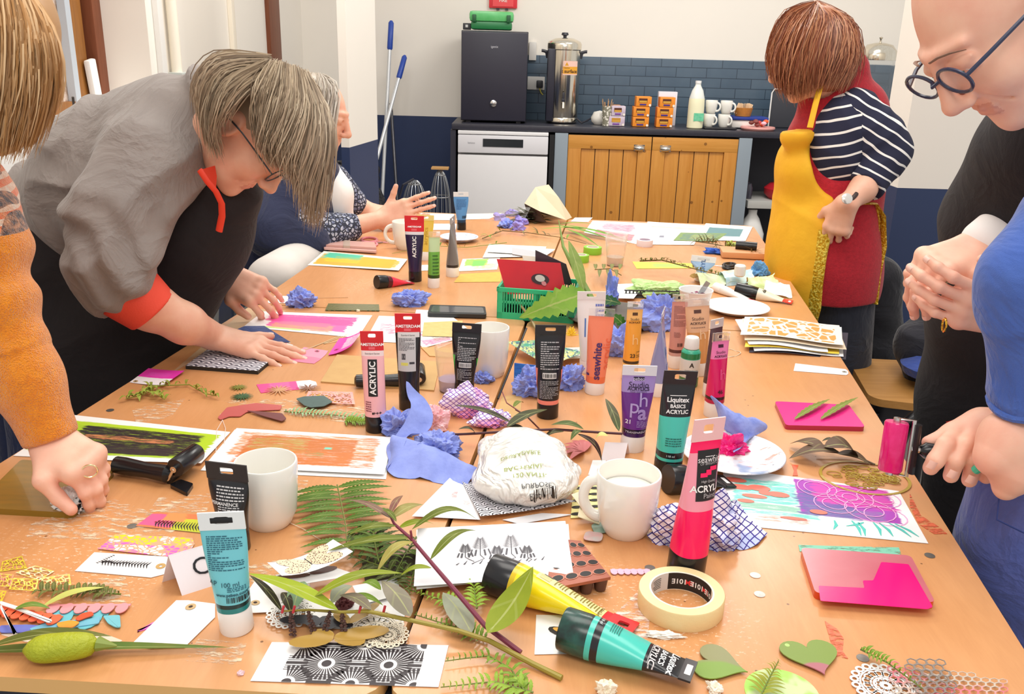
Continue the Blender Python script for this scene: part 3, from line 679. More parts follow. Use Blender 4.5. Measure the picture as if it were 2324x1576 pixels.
# ------------------------------------------------------------------ flat sheets
paper = mat('f6f5f3', .55, bump=.05, bs=30)
def painted(name, base, patches, rough=.5):
    "paper carrying brushed rectangular patches of paint, in the sheet's own uv"
    q = Mt(name, rough); uvn = q.xyz('UV'); u, v, _ = q.sep(uvn); col = base
    first = True
    for i, p in enumerate(patches):
        u0, v0, u1, v1, c = p[:5]; wob = p[5] if len(p) > 5 else .12; dry = p[6] if len(p) > 6 else .0; rot = p[7] if len(p) > 7 else 0
        nv = q.comb(u*(2.5 if not rot else 12)+i*3.1, v*(14 if not rot else 2.5)+i*1.7, 0); n = q.noise(nv, 1.6, 4, .65)-.5
        uu = u+v*0; du = (uu-u0).min(uu*-1+u1)+n*wob; dv = (v-v0).min(v*-1+v1)+n*wob
        m = du.min(dv).step(0, .015)
        if dry: m = m*(q.noise(nv, 3.1, 5, .75)).step(dry-.09, dry+.09)
        col = q.mix(m, col, c)
    q.col(col); return q.m
class Sheet:
    def __init__(s, px, z=.001, curl=None, name='paper', zl=None):
        s.c = [T(x, y, TZ+(zl[i] if zl else z)) for i, (x, y) in enumerate(px)]; s.z = z; s.curl = curl; s.mb = MB()
        a, b, c, d = s.c; s.W = ((b-a).length+(c-d).length)/2; s.H = ((a-d).length+(b-c).length)/2
    def p(s, u, v, dz=0):
        a, b, c, d = s.c; p = (a*(1-u)+b*u)*v+(d*(1-u)+c*u)*(1-v)
        return p+Vector((0, 0, dz+(s.curl(u, v) if s.curl else 0)))
    def grid(s, m, n=8, th=.0004, cut=0):
        if cut:    # luggage-tag corners cut on the side given
            pass
        for k, dz in ((0, 0), (1, -th)):
            vs = [s.p(i/n, j/n, dz) for j in range(n+1) for i in range(n+1)]; uv = [(i/n, j/n) for j in range(n+1) for i in range(n+1)]
            fs = [(j*(n+1)+i, j*(n+1)+i+1, (j+1)*(n+1)+i+1, (j+1)*(n+1)+i) for j in range(n) for i in range(n)]
            if k: fs = [f[::-1] for f in fs]
            if k and m.name.startswith('openwork'): continue
            s.mb.add(vs, fs, m if not k else paper, uv)
        return s
    def outline(s, uvs, m, th=.0005):
        s.mb.plate([s.p(u, v) for u, v in uvs], th, m); b = len(s.mb.v)-2*len(uvs)
        for i, q in enumerate(list(uvs)*2): s.mb.uv[b+i] = q
        return s
    def mark(s, uvs, m, dz=.0005):
        s.mb.add([s.p(u, v, dz) for u, v in uvs], [tuple(range(len(uvs)))], m); return s
    def disc(s, u, v, r, m, dz=.0005, n=16, sq=1):
        return s.mark([(u+r*math.cos(2*PI*i/n)/s.W, v+r*sq*math.sin(2*PI*i/n)/s.H) for i in range(n)], m, dz)
    def ring(s, u, v, r0, r1, m, dz=.0006, n=18):
        A = [(u+r*math.cos(2*PI*i/n)/s.W, v+r*math.sin(2*PI*i/n)/s.H) for r in (r0, r1) for i in range(n)]
        s.mb.add([s.p(a, b, dz) for a, b in A], [(i, (i+1) % n, n+(i+1) % n, n+i) for i in range(n)], m); return s
    def stroke(s, pts, w, m, dz=.0006):
        "line along uv points, width in metres"
        P = [Vector((u*s.W, v*s.H)) for u, v in pts]; vs = []
        for i, p in enumerate(P):
            d = (P[min(i+1, len(P)-1)]-P[max(0, i-1)]); d = d.normalized() if d.length else Vector((1, 0)); n = Vector((-d.y, d.x)); ww = w[i] if hasattr(w, '__len__') else w
            for sg in (-.5, .5): q_ = p+n*ww*sg; vs.append(s.p(q_.x/s.W, q_.y/s.H, dz))
        s.mb.add(vs, [(2*i, 2*i+1, 2*i+3, 2*i+2) for i in range(len(P)-1)], m); return s
    def text(s, t, size, m, u, v, rot=0, **k):
        text_on(s.mb, t, size, m, lambda x, y: s.p(u+x/s.W, v+y/s.H, .0006), rot=rot, **k); return s
    def done(s, name, lab, cat, group=None): return s.mb.build(name, label=lab, category=cat, group=group)
ink = mat('1d1b22', .5); inkg = mat('4a4850', .5)
def simple(px, m, name, lab, cat='paper', z=.001, curl=None, group=None, n=8, zl=None): return Sheet(px, z, curl, zl=zl).grid(m, n).done(name, lab, cat, group)
bend = lambda a, k=.004: (lambda u, v: a*(abs(u-.5)*2)**3*(1 if u < .5 else .6)+k*math.sin(u*7+v*3)**2*.3)
# A: big prints
g = painted('print_green_black', 'f6f5f3', [(.03, .12, .97, .88, 'b4d42a', .10, 0), (.0, .3, .8, .7, 'c8c23a', .25, .5), (.1, .1, .9, .8, 'a8cc28', .1, .42), (.16, .16, .88, .80, '2a2024', .13, .40), (.2, .48, .75, .60, 'd88a5a', .16, .5), (.2, .15, .8, .36, '33272a', .08, .44), (.0, .14, .2, .6, 'b8c838', .2, .45)])
simple([(165, 942), (523, 981), (457, 1057), (30, 1035)], g, 'painted_print', 'lime green print with black brushed block, beside the orange sleeve', 'print', curl=lambda u, v: .004*u*u*(1-v))
simple([(533, 975), (889, 997), (876, 1088), (455, 1068)], paper, 'paper', 'plain white sheet underneath the orange brushed print', 'paper')
g = painted('print_orange', 'f5f4f5', [(.06, .30, .93, .92, 'e8935a', .14, .47), (.12, .14, .80, .84, 'c9763c', .12, .40), (.15, .4, .5, .80, 'b9a860', .18, .52), (.10, .12, .93, .5, 'd97a3a', .10, .5), (.6, .55, .66, .62, '7fd0b8', .02, 0), (.4, .3, .7, .42, 'e4b8a0', .15, .55), (.5, .35, .62, .5, '8a9a60', .12, .55)])
simple([(537, 972), (892, 995), (872, 1080), (470, 1058)], g, 'painted_print', 'orange and rust brushed print on white, behind the left mug', 'print', .0035, curl=lambda u, v: .002*u)
g = painted('print_pink', 'f6f3f2', [(.16, .16, .86, .72, 'f26ab0', .12, .30), (.1, .45, .9, .86, 'f0559f', .12, .38), (.2, .10, .75, .4, 'ee9a86', .14, .42), (.14, .06, .5, .16, 'c8e08a', .08, .4), (.25, .3, .7, .5, 'f07a9a', .14, .45)])
simple([(597, 707), (845, 716), (812, 767), (552, 742)], g, 'painted_print', 'pink brushed print on white beside the navy cloth', 'print')
simple([(560, 700), (650, 705), (540, 770), (390, 845)], mat('cfae86', .4), 'kraft_sheet', 'brown kraft sheet under the pink print by the pressing hand', 'paper', .0006)
g = painted('print_pink2', 'f6f4f3', [(.1, .3, .62, .7, 'f07a9c', .25, .5), (.55, .05, .95, .35, 'ef4d9c', .1, .45)])
simple([(860, 717), (1000, 722), (1000, 782), (828, 775)], g, 'painted_print', 'white sheet with a pink triangle of paint, behind the red-topped tubes', 'print')
simple([(945, 703), (1010, 706), (1060, 745), (930, 755)], paper, 'paper', 'white paper under the black phone', 'paper', .002)
simple([(935, 765), (1030, 757), (1045, 768), (960, 790)], painted('pp', 'f2efe8', [(.1, .1, .8, .6, 'e879a8', .2, .45), (.4, .3, 1, .9, '8a8a7a', .2, .5)]), 'painted_print', 'thin stack of printed scraps left of the black-green tube', 'print', .0015)
simple([(962, 732), (1050, 728), (1048, 765), (958, 763)], mat('e2bf7a', .5, c2='cfa050', ns=60), 'painted_card', 'mottled yellow ochre card in front of the phone', 'card', .003)
g = painted('print_teal_yellow', 'f4efe2', [(.03, .1, .9, .85, 'e6a93a', .12, 0), (.05, .55, .5, .95, '52c0a0', .25, 0), (.1, .3, .8, .6, 'f2c030', .2, .45), (.2, .5, .7, .75, '9fb45a', .15, .5), (.5, .2, .95, .75, 'f0b02c', .1, .4)])
simple([(735, 570), (925, 591), (905, 617), (698, 602)], g, 'painted_print', 'yellow, orange and teal print beside the seated person', 'print', curl=lambda u, v: .004*u)
simple([(955, 484), (1030, 486), (1032, 500), (945, 499)], paper, 'paper', 'white sheet at the far table edge near the gesturing hand', 'paper')
simple([(960, 508), (1036, 508), (1034, 522), (955, 522)], paper, 'paper', 'small white sheet behind the yellow tube', 'paper')
simple([(1040, 486), (1140, 484), (1110, 497), (1035, 499)], mat('f3ecdc', .5), 'paper', 'cream sheet at the far edge beside the blue tube', 'paper')
simple([(1110, 554), (1240, 560), (1230, 582), (1095, 585)], paper, 'paper', 'white paper pile behind the green crate', 'paper', .004)
simple([(1120, 556), (1260, 566), (1240, 580), (1105, 572)], paper, 'paper', 'upper white slip behind the green crate', 'paper', .008)
g = painted('print_green_y', 'f3efe6', [(.1, .4, .7, .95, '9ecf5c', .2, .35), (.35, .1, .95, .55, 'e6da7a', .2, .5), (.3, .35, .65, .8, '7cc860', .2, .3)])
simple([(1050, 588), (1135, 585), (1128, 612), (1040, 616)], g, 'painted_print', 'pale print with a light green patch beside the red packet', 'print')
simple([(1045, 622), (1140, 617), (1135, 640), (1030, 641)], mat('e9b850', .5, c2='d8983a', ns=50), 'painted_card', 'orange-yellow scrap on the table left of the green crate', 'card')
simple([(945, 602), (985, 601), (985, 614), (940, 615)], paper, 'paper', 'small white slip beside the dark purple tube base', 'paper')
# far right prints
g = painted('pf1', 'f5f3f1', [(.2, .45, .7, .85, 'f08aa4', .2, .45), (.15, .05, .75, .38, 'c8808a', .12, .4)])
simple([(1345, 501), (1495, 508), (1470, 560), (1325, 528)], g, 'painted_print', 'white sheet with pink strokes at the far end of the right table', 'print')
simple([(1470, 503), (1600, 512), (1575, 556), (1450, 555)], painted('pf2', 'f6f4f3', [(.1, .75, .9, .8, 'ecb79a', .05, .4), (.3, .3, .4, .4, '8a8a9a', .05, .2)]), 'painted_print', 'mostly blank white sheet between the pink and teal prints', 'print', .0016)
simple([(1602, 507), (1708, 515), (1692, 547), (1578, 545)], painted('pf3', 'f5f5f4', [(.12, .25, .85, .78, '5f8a90', .04, 0)]), 'painted_print', 'white sheet with a dark teal rectangle at the far right corner', 'print', .0024)
simple([(1545, 528), (1650, 530), (1625, 548), (1528, 546)], painted('pf4', '7f9a58', [(.1, .1, .9, .9, '4d7480', .3, .5), (.3, .2, .8, .8, 'a8b060', .3, .5)]), 'painted_print', 'small green and teal landscape print in front of the teal rectangle', 'print', .003)
simple([(1305, 494), (1345, 494), (1335, 504), (1295, 503)], paper, 'paper', 'small white label beyond the green stems', 'paper')
simple([(1435, 594), (1570, 598), (1575, 609), (1445, 610)], painted('pf5', 'eddc4a', [(.3, .2, .9, .8, 'a8d860', .2, .4)]), 'painted_print', 'narrow yellow and lime strip in the middle of the right table', 'print')
simple([(1400, 645), (1465, 643), (1438, 678), (1395, 677)], paper, 'card', 'white folded card beside the blue tissue bow', 'card', .012)
# orange stack
def stack_print(k, px, m, lab): simple(px, m, 'stencil_print', lab, 'print', .002+k*.004, curl=lambda u, v: .004*math.sin(u*5)+.003*v)
offs = ((1705, 742, 1925, 755, 1920, 812, 1700, 800, '3a3a48'), (1690, 735, 1910, 742, 1915, 806, 1712, 797, 'f4f4f4'), (1700, 732, 1905, 740, 1905, 800, 1690, 788, 'f2d24a'), (1668, 728, 1870, 735, 1880, 796, 1700, 782, 'f4f2ee'), (1685, 726, 1900, 738, 1922, 790, 1690, 772, 'f0dcc0'))
for k, o_ in enumerate(offs):
    stack_print(k, [(o_[0], o_[1]), (o_[2], o_[3]), (o_[4], o_[5]), (o_[6], o_[7])], mat(o_[8], .5), ('dark-edged sheet at the bottom of the orange print stack', 'white sheet second from the bottom of the orange print stack', 'yellow-edged sheet in the middle of the orange print stack', 'white sheet poking out left of the orange print stack', 'cream sheet just below the top orange print')[k])
q = Mt('orange_lattice', .5); u = q.xyz('UV', (9, 5, 1)); e = q.voro(u, 1, 'DISTANCE_TO_EDGE'); uu, vv_, _ = q.sep(q.xyz('UV')); bord = uu.min(uu*-1+1).min(vv_.min(vv_*-1+1)); nn = q.noise(u, .5, 2)
q.col(q.mix(e.gt(.09)*bord.gt(.06)*nn.gt(.42), 'f3ece0', 'e8a055')); ORL = q.m
simple([(1690, 722), (1905, 738), (1915, 780), (1680, 760)], ORL, 'stencil_print', 'orange stencilled print on top of the stack at the right edge', 'print', .026, curl=lambda u, v: .004*math.sin(u*5)+.003*v)
# colourful big print, near right
big = Sheet([(1641, 1061), (2040, 1115), (2107, 1234), (1643, 1190)], .001)
big.grid(painted('print_big', 'f4f3f4', [(.05, .42, .42, .85, '74d8c8', .12, .44), (.02, .3, .5, .42, '8fc4b0', .07, .4), (.05, .22, .5, .3, '6fd0c4', .06, .45), (.4, .3, .93, .97, 'a83ab4', .03, 0), (.4, .3, .7, .75, '6a5aa4', .22, .42), (.5, .55, .93, .97, 'd83cae', .2, .42), (.44, .3, .85, .5, '7a78a8', .15, .5), (.15, .12, .45, .22, 'f0a08c', .12, .5)]), 10)
co = mat('ee7a68', .5); pk = mat('f6a8dc', .5); tq = mat('4cc8bc', .5); gr_ = mat('7fa7a0', .5)
for (u, v, r, sq, c_) in ((.07, .78, .028, .8, co), (.1, .66, .03, .8, co), (.17, .52, .03, .6, co), (.2, .68, .028, 1, co), (.24, .6, .02, 1, co), (.3, .6, .028, .9, co), (.12, .42, .02, .8, co), (.5, .36, .02, 1, co), (.36, .2, .03, .4, co)): big.disc(u, v, r*.62, c_, .0004+u*.0008, sq=sq*.55)
for (u, v, r) in ((.53, .83, .03), (.53, .83, .02), (.7, .72, .034), (.7, .72, .022), (.7, .72, .012), (.86, .78, .032), (.88, .76, .016), (.6, .55, .03), (.6, .55, .018), (.78, .5, .036), (.78, .5, .02), (.85, .42, .03)):
    big.ring(u, v, r-.0016, r, pk)
for u0, v0, u1, v1 in ((.57, .24, .55, .08), (.66, .27, .68, .02), (.69, .25, .70, .02), (.77, .28, .78, .05), (.8, .28, .84, .06), (.72, .26, .62, .16), (.88, .3, .97, .1), (.85, .3, .93, .08)): big.stroke([(u0, v0), ((u0+u1)/2+.012, (v0+v1)/2), (u1, v1)], [.002, .005, .001], tq)
big.done('painted_print', 'large white print with magenta block of rings and turquoise leaves', 'print')
# botanical card
def fern_plant(s, u, v, h, m, lean=0, stem=.3):
    "printed fern-like spire: stem, paired leaflets, in uv"
    W, H = s.W, s.H; n = 17
    s.stroke([(u-lean*.3/W, v), (u+.004/W, v+stem*h/H*.5), (u, v+stem*h/H), (u, v+h/H)], .0009, m)
    for i in range(n):
        t = stem+(1-stem)*i/n; hw = h*.17*(1-(i/n))**.8+.002
        for sg in (-1, 1):
            if i < 6: 
                s.disc(u+sg*hw*.45/W, v+t*h/H, .0012, m, .0006, 8); s.disc(u+sg*hw*.9/W, v+(t*h+.001)/H, .001, m, .0006, 8)
            else: s.stroke([(u, v+t*h/H), (u+sg*hw*.6/W, v+(t*h+.003)/H), (u+sg*hw/W, v+(t*h+.007)/H)], [.0003, .0009, .0002], m)
crd = Sheet([(1078, 1183), (1283, 1183), (1302, 1308), (940, 1331)], 0, zl=(.035, .03, .022, .02))
crd.c[0] = T(948, 1200, TZ+.035); crd.c[3] = T(939, 1331, TZ+.016); crd.grid(mat('f1f0f5', .5), 8)
s_ = crd
s_.c, cc = s_.c, s_.c
for (x_, v, h, ln) in ((1056, .34, .038, -.03), (1090, .32, .056, .02), (1128, .28, .038, .01), (1161, .3, .06, .03), (1197, .28, .034, 0)): fern_plant(crd, (x_-945)/350, v, h, inkg, ln)
for u in range(12): crd.stroke([(.26+u*.05, .3), (.28+u*.05, .33+.03*(u % 2))], [.0018, .0004], inkg)
crd.done('stamp_print_card', 'white card printed with grey fern-like plants, resting on the greenery', 'card')
simple([(945, 1203), (1290, 1190), (1299, 1302), (945, 1338)], paper, 'paper', 'plain sheet beneath the plant-printed card', 'paper', .012)
sh = Sheet([(1025, 1085), (1060, 1090), (1090, 1180), (935, 1172)], .004); sh.c[0] = T(1022, 1084, TZ+.006)
sh.grid(painted('pw', 'f1f0f3', [(.45, .5, .6, .65, 'f0a8a8', .1, .45), (.75, .3, .9, .45, 'f0b8b8', .1, .5)])).done('paper', 'white paper with a faint pink mark left of the wipes packet', 'paper')
# butterfly cards
def wing(s, u, v, a, l, w, m, dz=.0005):
    pts = []; 
    for i in range(14):
        t = i/13*2*PI; x = l*.5*(1-math.cos(t)); y = w*.5*math.sin(t)*(1 if math.sin(t) > 0 else .8)
        pts.append((u+(x*math.cos(a)-y*math.sin(a))/s.W, v+(x*math.sin(a)+y*math.cos(a))/s.H))
    s.mark(pts, m, dz)
leo = Mt('leopard_wing', .5); vo = leo.voro(leo.xyz(), 420); leo.col(leo.mix(vo.lt(.33), 'e8cfae', '5a3a2c')); leo = leo.m
b1 = Sheet([(607, 1282), (757, 1250), (802, 1278), (640, 1312)], .03, curl=lambda u, v: .008*(u-.3)**2*4); b1.grid(mat('f4f2f1', .5))
for a in (2.6, 3.5, .5, -.4): wing(b1, .5, .52, a, .036 if abs(a-3.05) > 1 else .036, .022, leo)
b1.stroke([(.5, .35), (.5, .8)], .0014, ink); b1.done('butterfly_card', 'white card printed with a spotted pale butterfly, topmost by the teal tube', 'card')
b2 = Sheet([(625, 1305), (740, 1282), (812, 1305), (650, 1332)], .018); b2.grid(mat('f1f0f0', .5)); br_ = mat('5a3428', .5); bl_ = mat('2c3038', .5)
for a in (2.9, .2): wing(b2, .5, .55, a, .04, .016, br_)
wing(b2, .45, .75, .3, .05, .016, mat('6f8a6a', .5)); b2.done('butterfly_card', 'white card with a brown butterfly under the spotted one', 'card')
b3 = Sheet([(1217, 1396), (1405, 1399), (1408, 1482), (1213, 1486)], .001); b3.grid(mat('efeeee', .5))
yl = mat('dca648', .5)
for a, l in ((2.75, .036), (.42, .042)): wing(b3, .5, .45, a, l, .017, ink); wing(b3, .5, .47, a, l*.85, .010, yl, .0009)
b3.done('butterfly_card', 'white card with a black and yellow butterfly under the teal tube', 'card')
# burst print card bottom
bp = Sheet([(617, 1458), (1018, 1465), (995, 1560), (568, 1546)], .0012); bp.grid(mat('f1eff0', .5))
iw = mat('2e2428', .5)
def burst(s, u, v, r, a0=0, a1=2*PI, n=32):
    for i in range(int(n*(a1-a0)/(2*PI))+1):
        a = a0+i*2*PI/n; c, k = math.cos(a), math.sin(a)
        P = []
        for rr, ww in ((.34*r, .0004), (r, .0016)):
            for sg in (-1, 1): P.append((u+(rr*c-sg*ww*k)/s.W, v+(rr*k+sg*ww*c)/s.H))
        P = [P[0], P[1], P[3], P[2]]
        if all(.14 < x < .88 and 0.005 < y < .995 for x, y in P): s.mark(P, iw)
    for rr in (.25,):
        P = [(u+rr*r*.8*math.cos(t)/s.W, v+rr*r*.8*math.sin(t)/s.H) for t in [j*PI/8 for j in range(16)]]; P = [(min(max(x, .14), .88), min(max(y, .0), 1)) for x, y in P]; s.mark(P, iw, .0006)
R_ = .026
for (u, v) in ((.36, .47), (.7, .47), (.19, .97), (.53, .97), (.87, .97), (.19, .0), (.53, .0), (.87, .0)): burst(bp, u, v, R_)
for (u, v) in ((.36, .97), (.7, .97), (.19, .47), (.53, .47), (.87, .47), (.36, 0.02), (.7, .02)):
    for dv, wd in ((-.17, .012), (-.12, .0125), (-.07, .013), (0, .013), (.07, .013), (.12, .0125), (.17, .012)):
        vv = v+dv; wu = wd/bp.W; a, b_ = max(u-wu, .14), min(u+wu, .88)
        if 0 < vv < 1: bp.stroke([(a, vv), (b_, vv)], .004 if dv == 0 else .0008, iw)
bp.done('stamp_print_card', 'white card printed with black sunbursts and bars at the near table edge', 'card')
# luggage tags
def tag(px, m, lab, eye=(.93, .5), z=.001, cut=.09, curl=None, ring='c8a878', grid=True, group=None, side=1, zl=None, marks=None):
    s = Sheet(px, z, curl, zl=zl); c = cut; ch = .28
    pts = [(0, 0), (1-c, 0), (1, ch), (1, 1-ch), (1-c, 1), (0, 1)] if side > 0 else [(c, 0), (1, 0), (1, 1), (c, 1), (0, 1-ch), (0, ch)]
    if curl:
        n = 10
        f0 = lambda u: (max(0, (u-(1-c))/c*ch) if side > 0 else max(0, (c-u)/c*ch))
        us = sorted(set([i/n for i in range(n+1)]+[c if side < 0 else 1-c])); vs = []; uv = []
        for dz in (0, -.0005):
            for u in us:
                for v in (f0(u), 1-f0(u)): vs.append(s.p(u, v, dz)); uv.append((u, v))
        k = len(us); fs = [(2*i, 2*i+2, 2*i+3, 2*i+1) for i in range(k-1)]+[(2*k+2*i+1, 2*k+2*i+3, 2*k+2*i+2, 2*k+2*i) for i in range(k-1)]
        s.mb.add(vs, fs, m, uv)
    else: s.outline(pts, m)
    if eye: s.ring(eye[0], eye[1], .0022, .0052, mat(ring, .6)); s.disc(eye[0], eye[1], .0022, mat('3a2618', .7), .0007)
    if marks: marks(s)
    o = s.done('luggage_tag', lab, 'tag', group); return o
wt = mat('f4f3f3', .5)
tag([(427, 1362), (488, 1371), (419, 1468), (297, 1466)], wt, 'large blank white tag in front of the teal tube', None)
s = Sheet([(295, 1466), (400, 1362), (488, 1372), (419, 1469)], .0014)
MB_ = None
s2 = Sheet([(295, 1466), (397, 1362), (490, 1370), (419, 1470)], .0018); s2.ring(.87, .5, .0025, .0062, mat('c8a878', .6)).disc(.87, .5, .0025, mat('3a2618', .6)); 
for o in [o for o in bpy.data.objects if o.get('label') == 'large blank white tag in front of the teal tube']: bpy.data.objects.remove(o)
s2.mb.plate([T(x, y, TZ+.0016) for x, y in ((295, 1466), (400, 1363), (427, 1363), (488, 1371), (488, 1401), (419, 1469), (344, 1471))], .0006, wt); s2.done('luggage_tag', 'large blank white tag in front of the teal tube', 'tag')
pts = [(170, 1296), (214, 1254), (378, 1264), (410, 1277), (386, 1300), (343, 1311)]
s = Sheet([(214, 1254), (395, 1264), (360, 1311), (170, 1296)], .0012); s.mb.plate([T(x, y, TZ+.0012) for x, y in pts], .0006, wt)
for i in range(16):
    u = .22+i*.036; s.disc(u, .52+.03*math.sin(i), .0022-.0001*i, ink, .0006, 8); s.stroke([(u, .5), (u+.03, .66)], [.002, .0004], ink); s.stroke([(u, .5), (u+.03, .34)], [.002, .0004], ink)
for i in range(8): s.stroke([(.18+.015*i, .45+.06*i), (.14+.015*i, .47+.06*i)], [.0016, .0003], ink)
s.ring(.93, .5, .002, .006, mat('c8a060', .6)); s.done('luggage_tag', 'white tag printed with a black sprig, left of the name card', 'tag')
q = Mt('stencil_yellow_pink', .5); uvn = q.xyz('UV'); u, v, _ = q.sep(uvn); e = q.voro(q.comb(u*14, v*7, 0), 1, 'DISTANCE_TO_EDGE'); nn = q.noise(q.comb(u*5, v*3, 0), 1, 3); c1 = q.mix((v+nn*.3).gt(.72), 'ee66c0', 'f2d414')
c1 = q.mix(q.noise(q.comb(u*4+3, v*2+5, 0), 1, 1).gt(.54), c1, 'f6f2ea'); q.col(q.mix(e.lt(.1), c1, 'e0a884'))
s = Sheet([(262, 1213), (450, 1222), (420, 1268), (222, 1246)], .0018); s.mb.plate([], 0, q.m) if 0 else None
s.outline([(0, 0), (.92, 0), (1, .25), (1, .7), (.93, 1), (0, 1)], q.m); s.done('luggage_tag', 'tag stencilled in yellow, pink and white above the sprig tag', 'tag')
g = painted('print_sunset', 'f07a48', [(-.1, .1, .5, .9, 'ec5a8c', .2, 0), (.45, -.1, 1.1, .7, 'c4c82c', .2, 0), (.25, .5, .6, 1.1, 'f09050', .2, .3)])
s = Sheet([(350, 1163), (480, 1170), (478, 1212), (308, 1194)], .0014); s.grid(g)
for i in range(16): u = .22+i*.04; s.stroke([(u, .25), (u+.025, .5)], [.002, .0004], ink); s.stroke([(u, .25), (u+.035, .05)], [.002, .0004], ink)
for i in range(10): s.disc(.2+.03*i, .35+.08*(i % 2), .0016, mat('8a2a24', .5), .0006, 8)
s.done('luggage_tag', 'pink, orange and lime tag with a dark sprig beside the black tube', 'tag')
pinkm = painted('tag_pink', 'f7f2f4', [(.28, -.2, 1.2, 1.2, 'ee3cb4', .06, 0), (.4, .2, .8, .9, 'e65cc0', .2, .5)])
tag([(337, 836), (420, 848), (372, 881), (294, 868)], painted('tpk', 'f6f1f4', [(-.1, .42, 1.1, 1.2, 'ea3cb4', .08, 0), (.2, .5, .8, .8, 'e85cc4', .15, .5)]), 'small tag with a magenta painted half at the left table edge', (.12, .1), curl=lambda u, v: .006*u*u, cut=.01)
tag([(690, 788), (748, 797), (716, 826), (652, 819)], painted('tp2', 'f59ab4', [(-.1, .0, 1.1, .42, 'ec7fa0', .12, .3)]), 'light pink tag lying left of the kraft card', (.6, .85), ring='c05878', cut=.05)
tag([(770, 768), (822, 766), (800, 800), (745, 806)], painted('tp3', 'f040b0', [(.4, .2, 1.1, .9, 'f6cade', .3, .45)]), 'hot pink tag curling up behind the light pink tag', (.22, .25), z=.003, curl=lambda u, v: .016*u*u, ring='c02878', cut=.05)
tag([(582, 873), (715, 862), (722, 880), (592, 892)], painted('tp4', 'f5f0f2', [(-.1, -.1, .68, 1.1, 'ee4a94', .05, 0), (.2, -.1, .55, 1.1, 'f272ac', .15, .5)]), 'pink and white tag beside the cut-paper coral piece', None, side=1)
tag([(635, 775), (668, 784), (655, 800), (620, 788)], painted('tp5', 'f5f0f2', [(-.1, -.1, .5, 1.1, 'f04a84', .05, 0)]), 'pink-stained tag peeking out from under the pressing hand', (.8, .5), z=.002)
tag([(1805, 825), (1924, 839), (1926, 852), (1801, 842)], wt, 'blank white tag in front of the orange print stack', (.93, .5), ring='a8a090', cut=.04)
tag([(612, 672), (668, 672), (665, 688), (607, 688)], wt, 'white tag under the blue tissue near the upright hand', None)
tag([(645, 1117), (665, 1112), (660, 1145), (640, 1143)], wt, 'corner of a white tag poking out right of the left mug', None, z=.004)
# name card
def tent(px, h, lab, txt=None, name='name_card', size=.03, cat='name card'):
    "px: front-left foot, front-right foot, back-left foot (pixels)"
    a, b, c = [T(x, y) for x, y in px]; d = c+(b-a); m1 = (a+c)/2+Vector((0, 0, h)); m2 = (b+d)/2+Vector((0, 0, h)); o = MB(); cm = mat('f1e9ee', .55)
    for quad in ((a, b, m2, m1), (d, c, m1, m2)):
        nrm = (quad[1]-quad[0]).cross(quad[3]-quad[0]).normalized()*.0004; o.add(list(quad)+[p-nrm for p in quad], [(0, 1, 2, 3), (7, 6, 5, 4), (0, 4, 5, 1), (1, 5, 6, 2), (2, 6, 7, 3), (3, 7, 4, 0)], cm)
    if txt:
        ux = (b-a).normalized(); uy = (m1-a).normalized(); nn = ux.cross(uy).normalized()*.0008
        H = (m1-a).length; text_on(o, txt, size, ink, lambda u, v: a+ux*u+uy*(v+H*.5)+nn, x=.02, center=False, y=-.008, maxe=9)
    return o.build(name, label=lab, category=cat)
tent([(413, 1353), (548, 1310), (368, 1322)], .046, 'folded white name card with a handwritten name beside the teal tube', 'Clara', size=.03)
tent([(1364, 1046), (1416, 1048), (1378, 1028)], .026, 'small folded white card behind the front mug', None, 'folded_card', cat='card')
simple([(1345, 1045), (1375, 1045), (1370, 1080), (1335, 1078)], paper, 'paper', 'white scrap of paper behind the front mug handle', 'paper', .001)
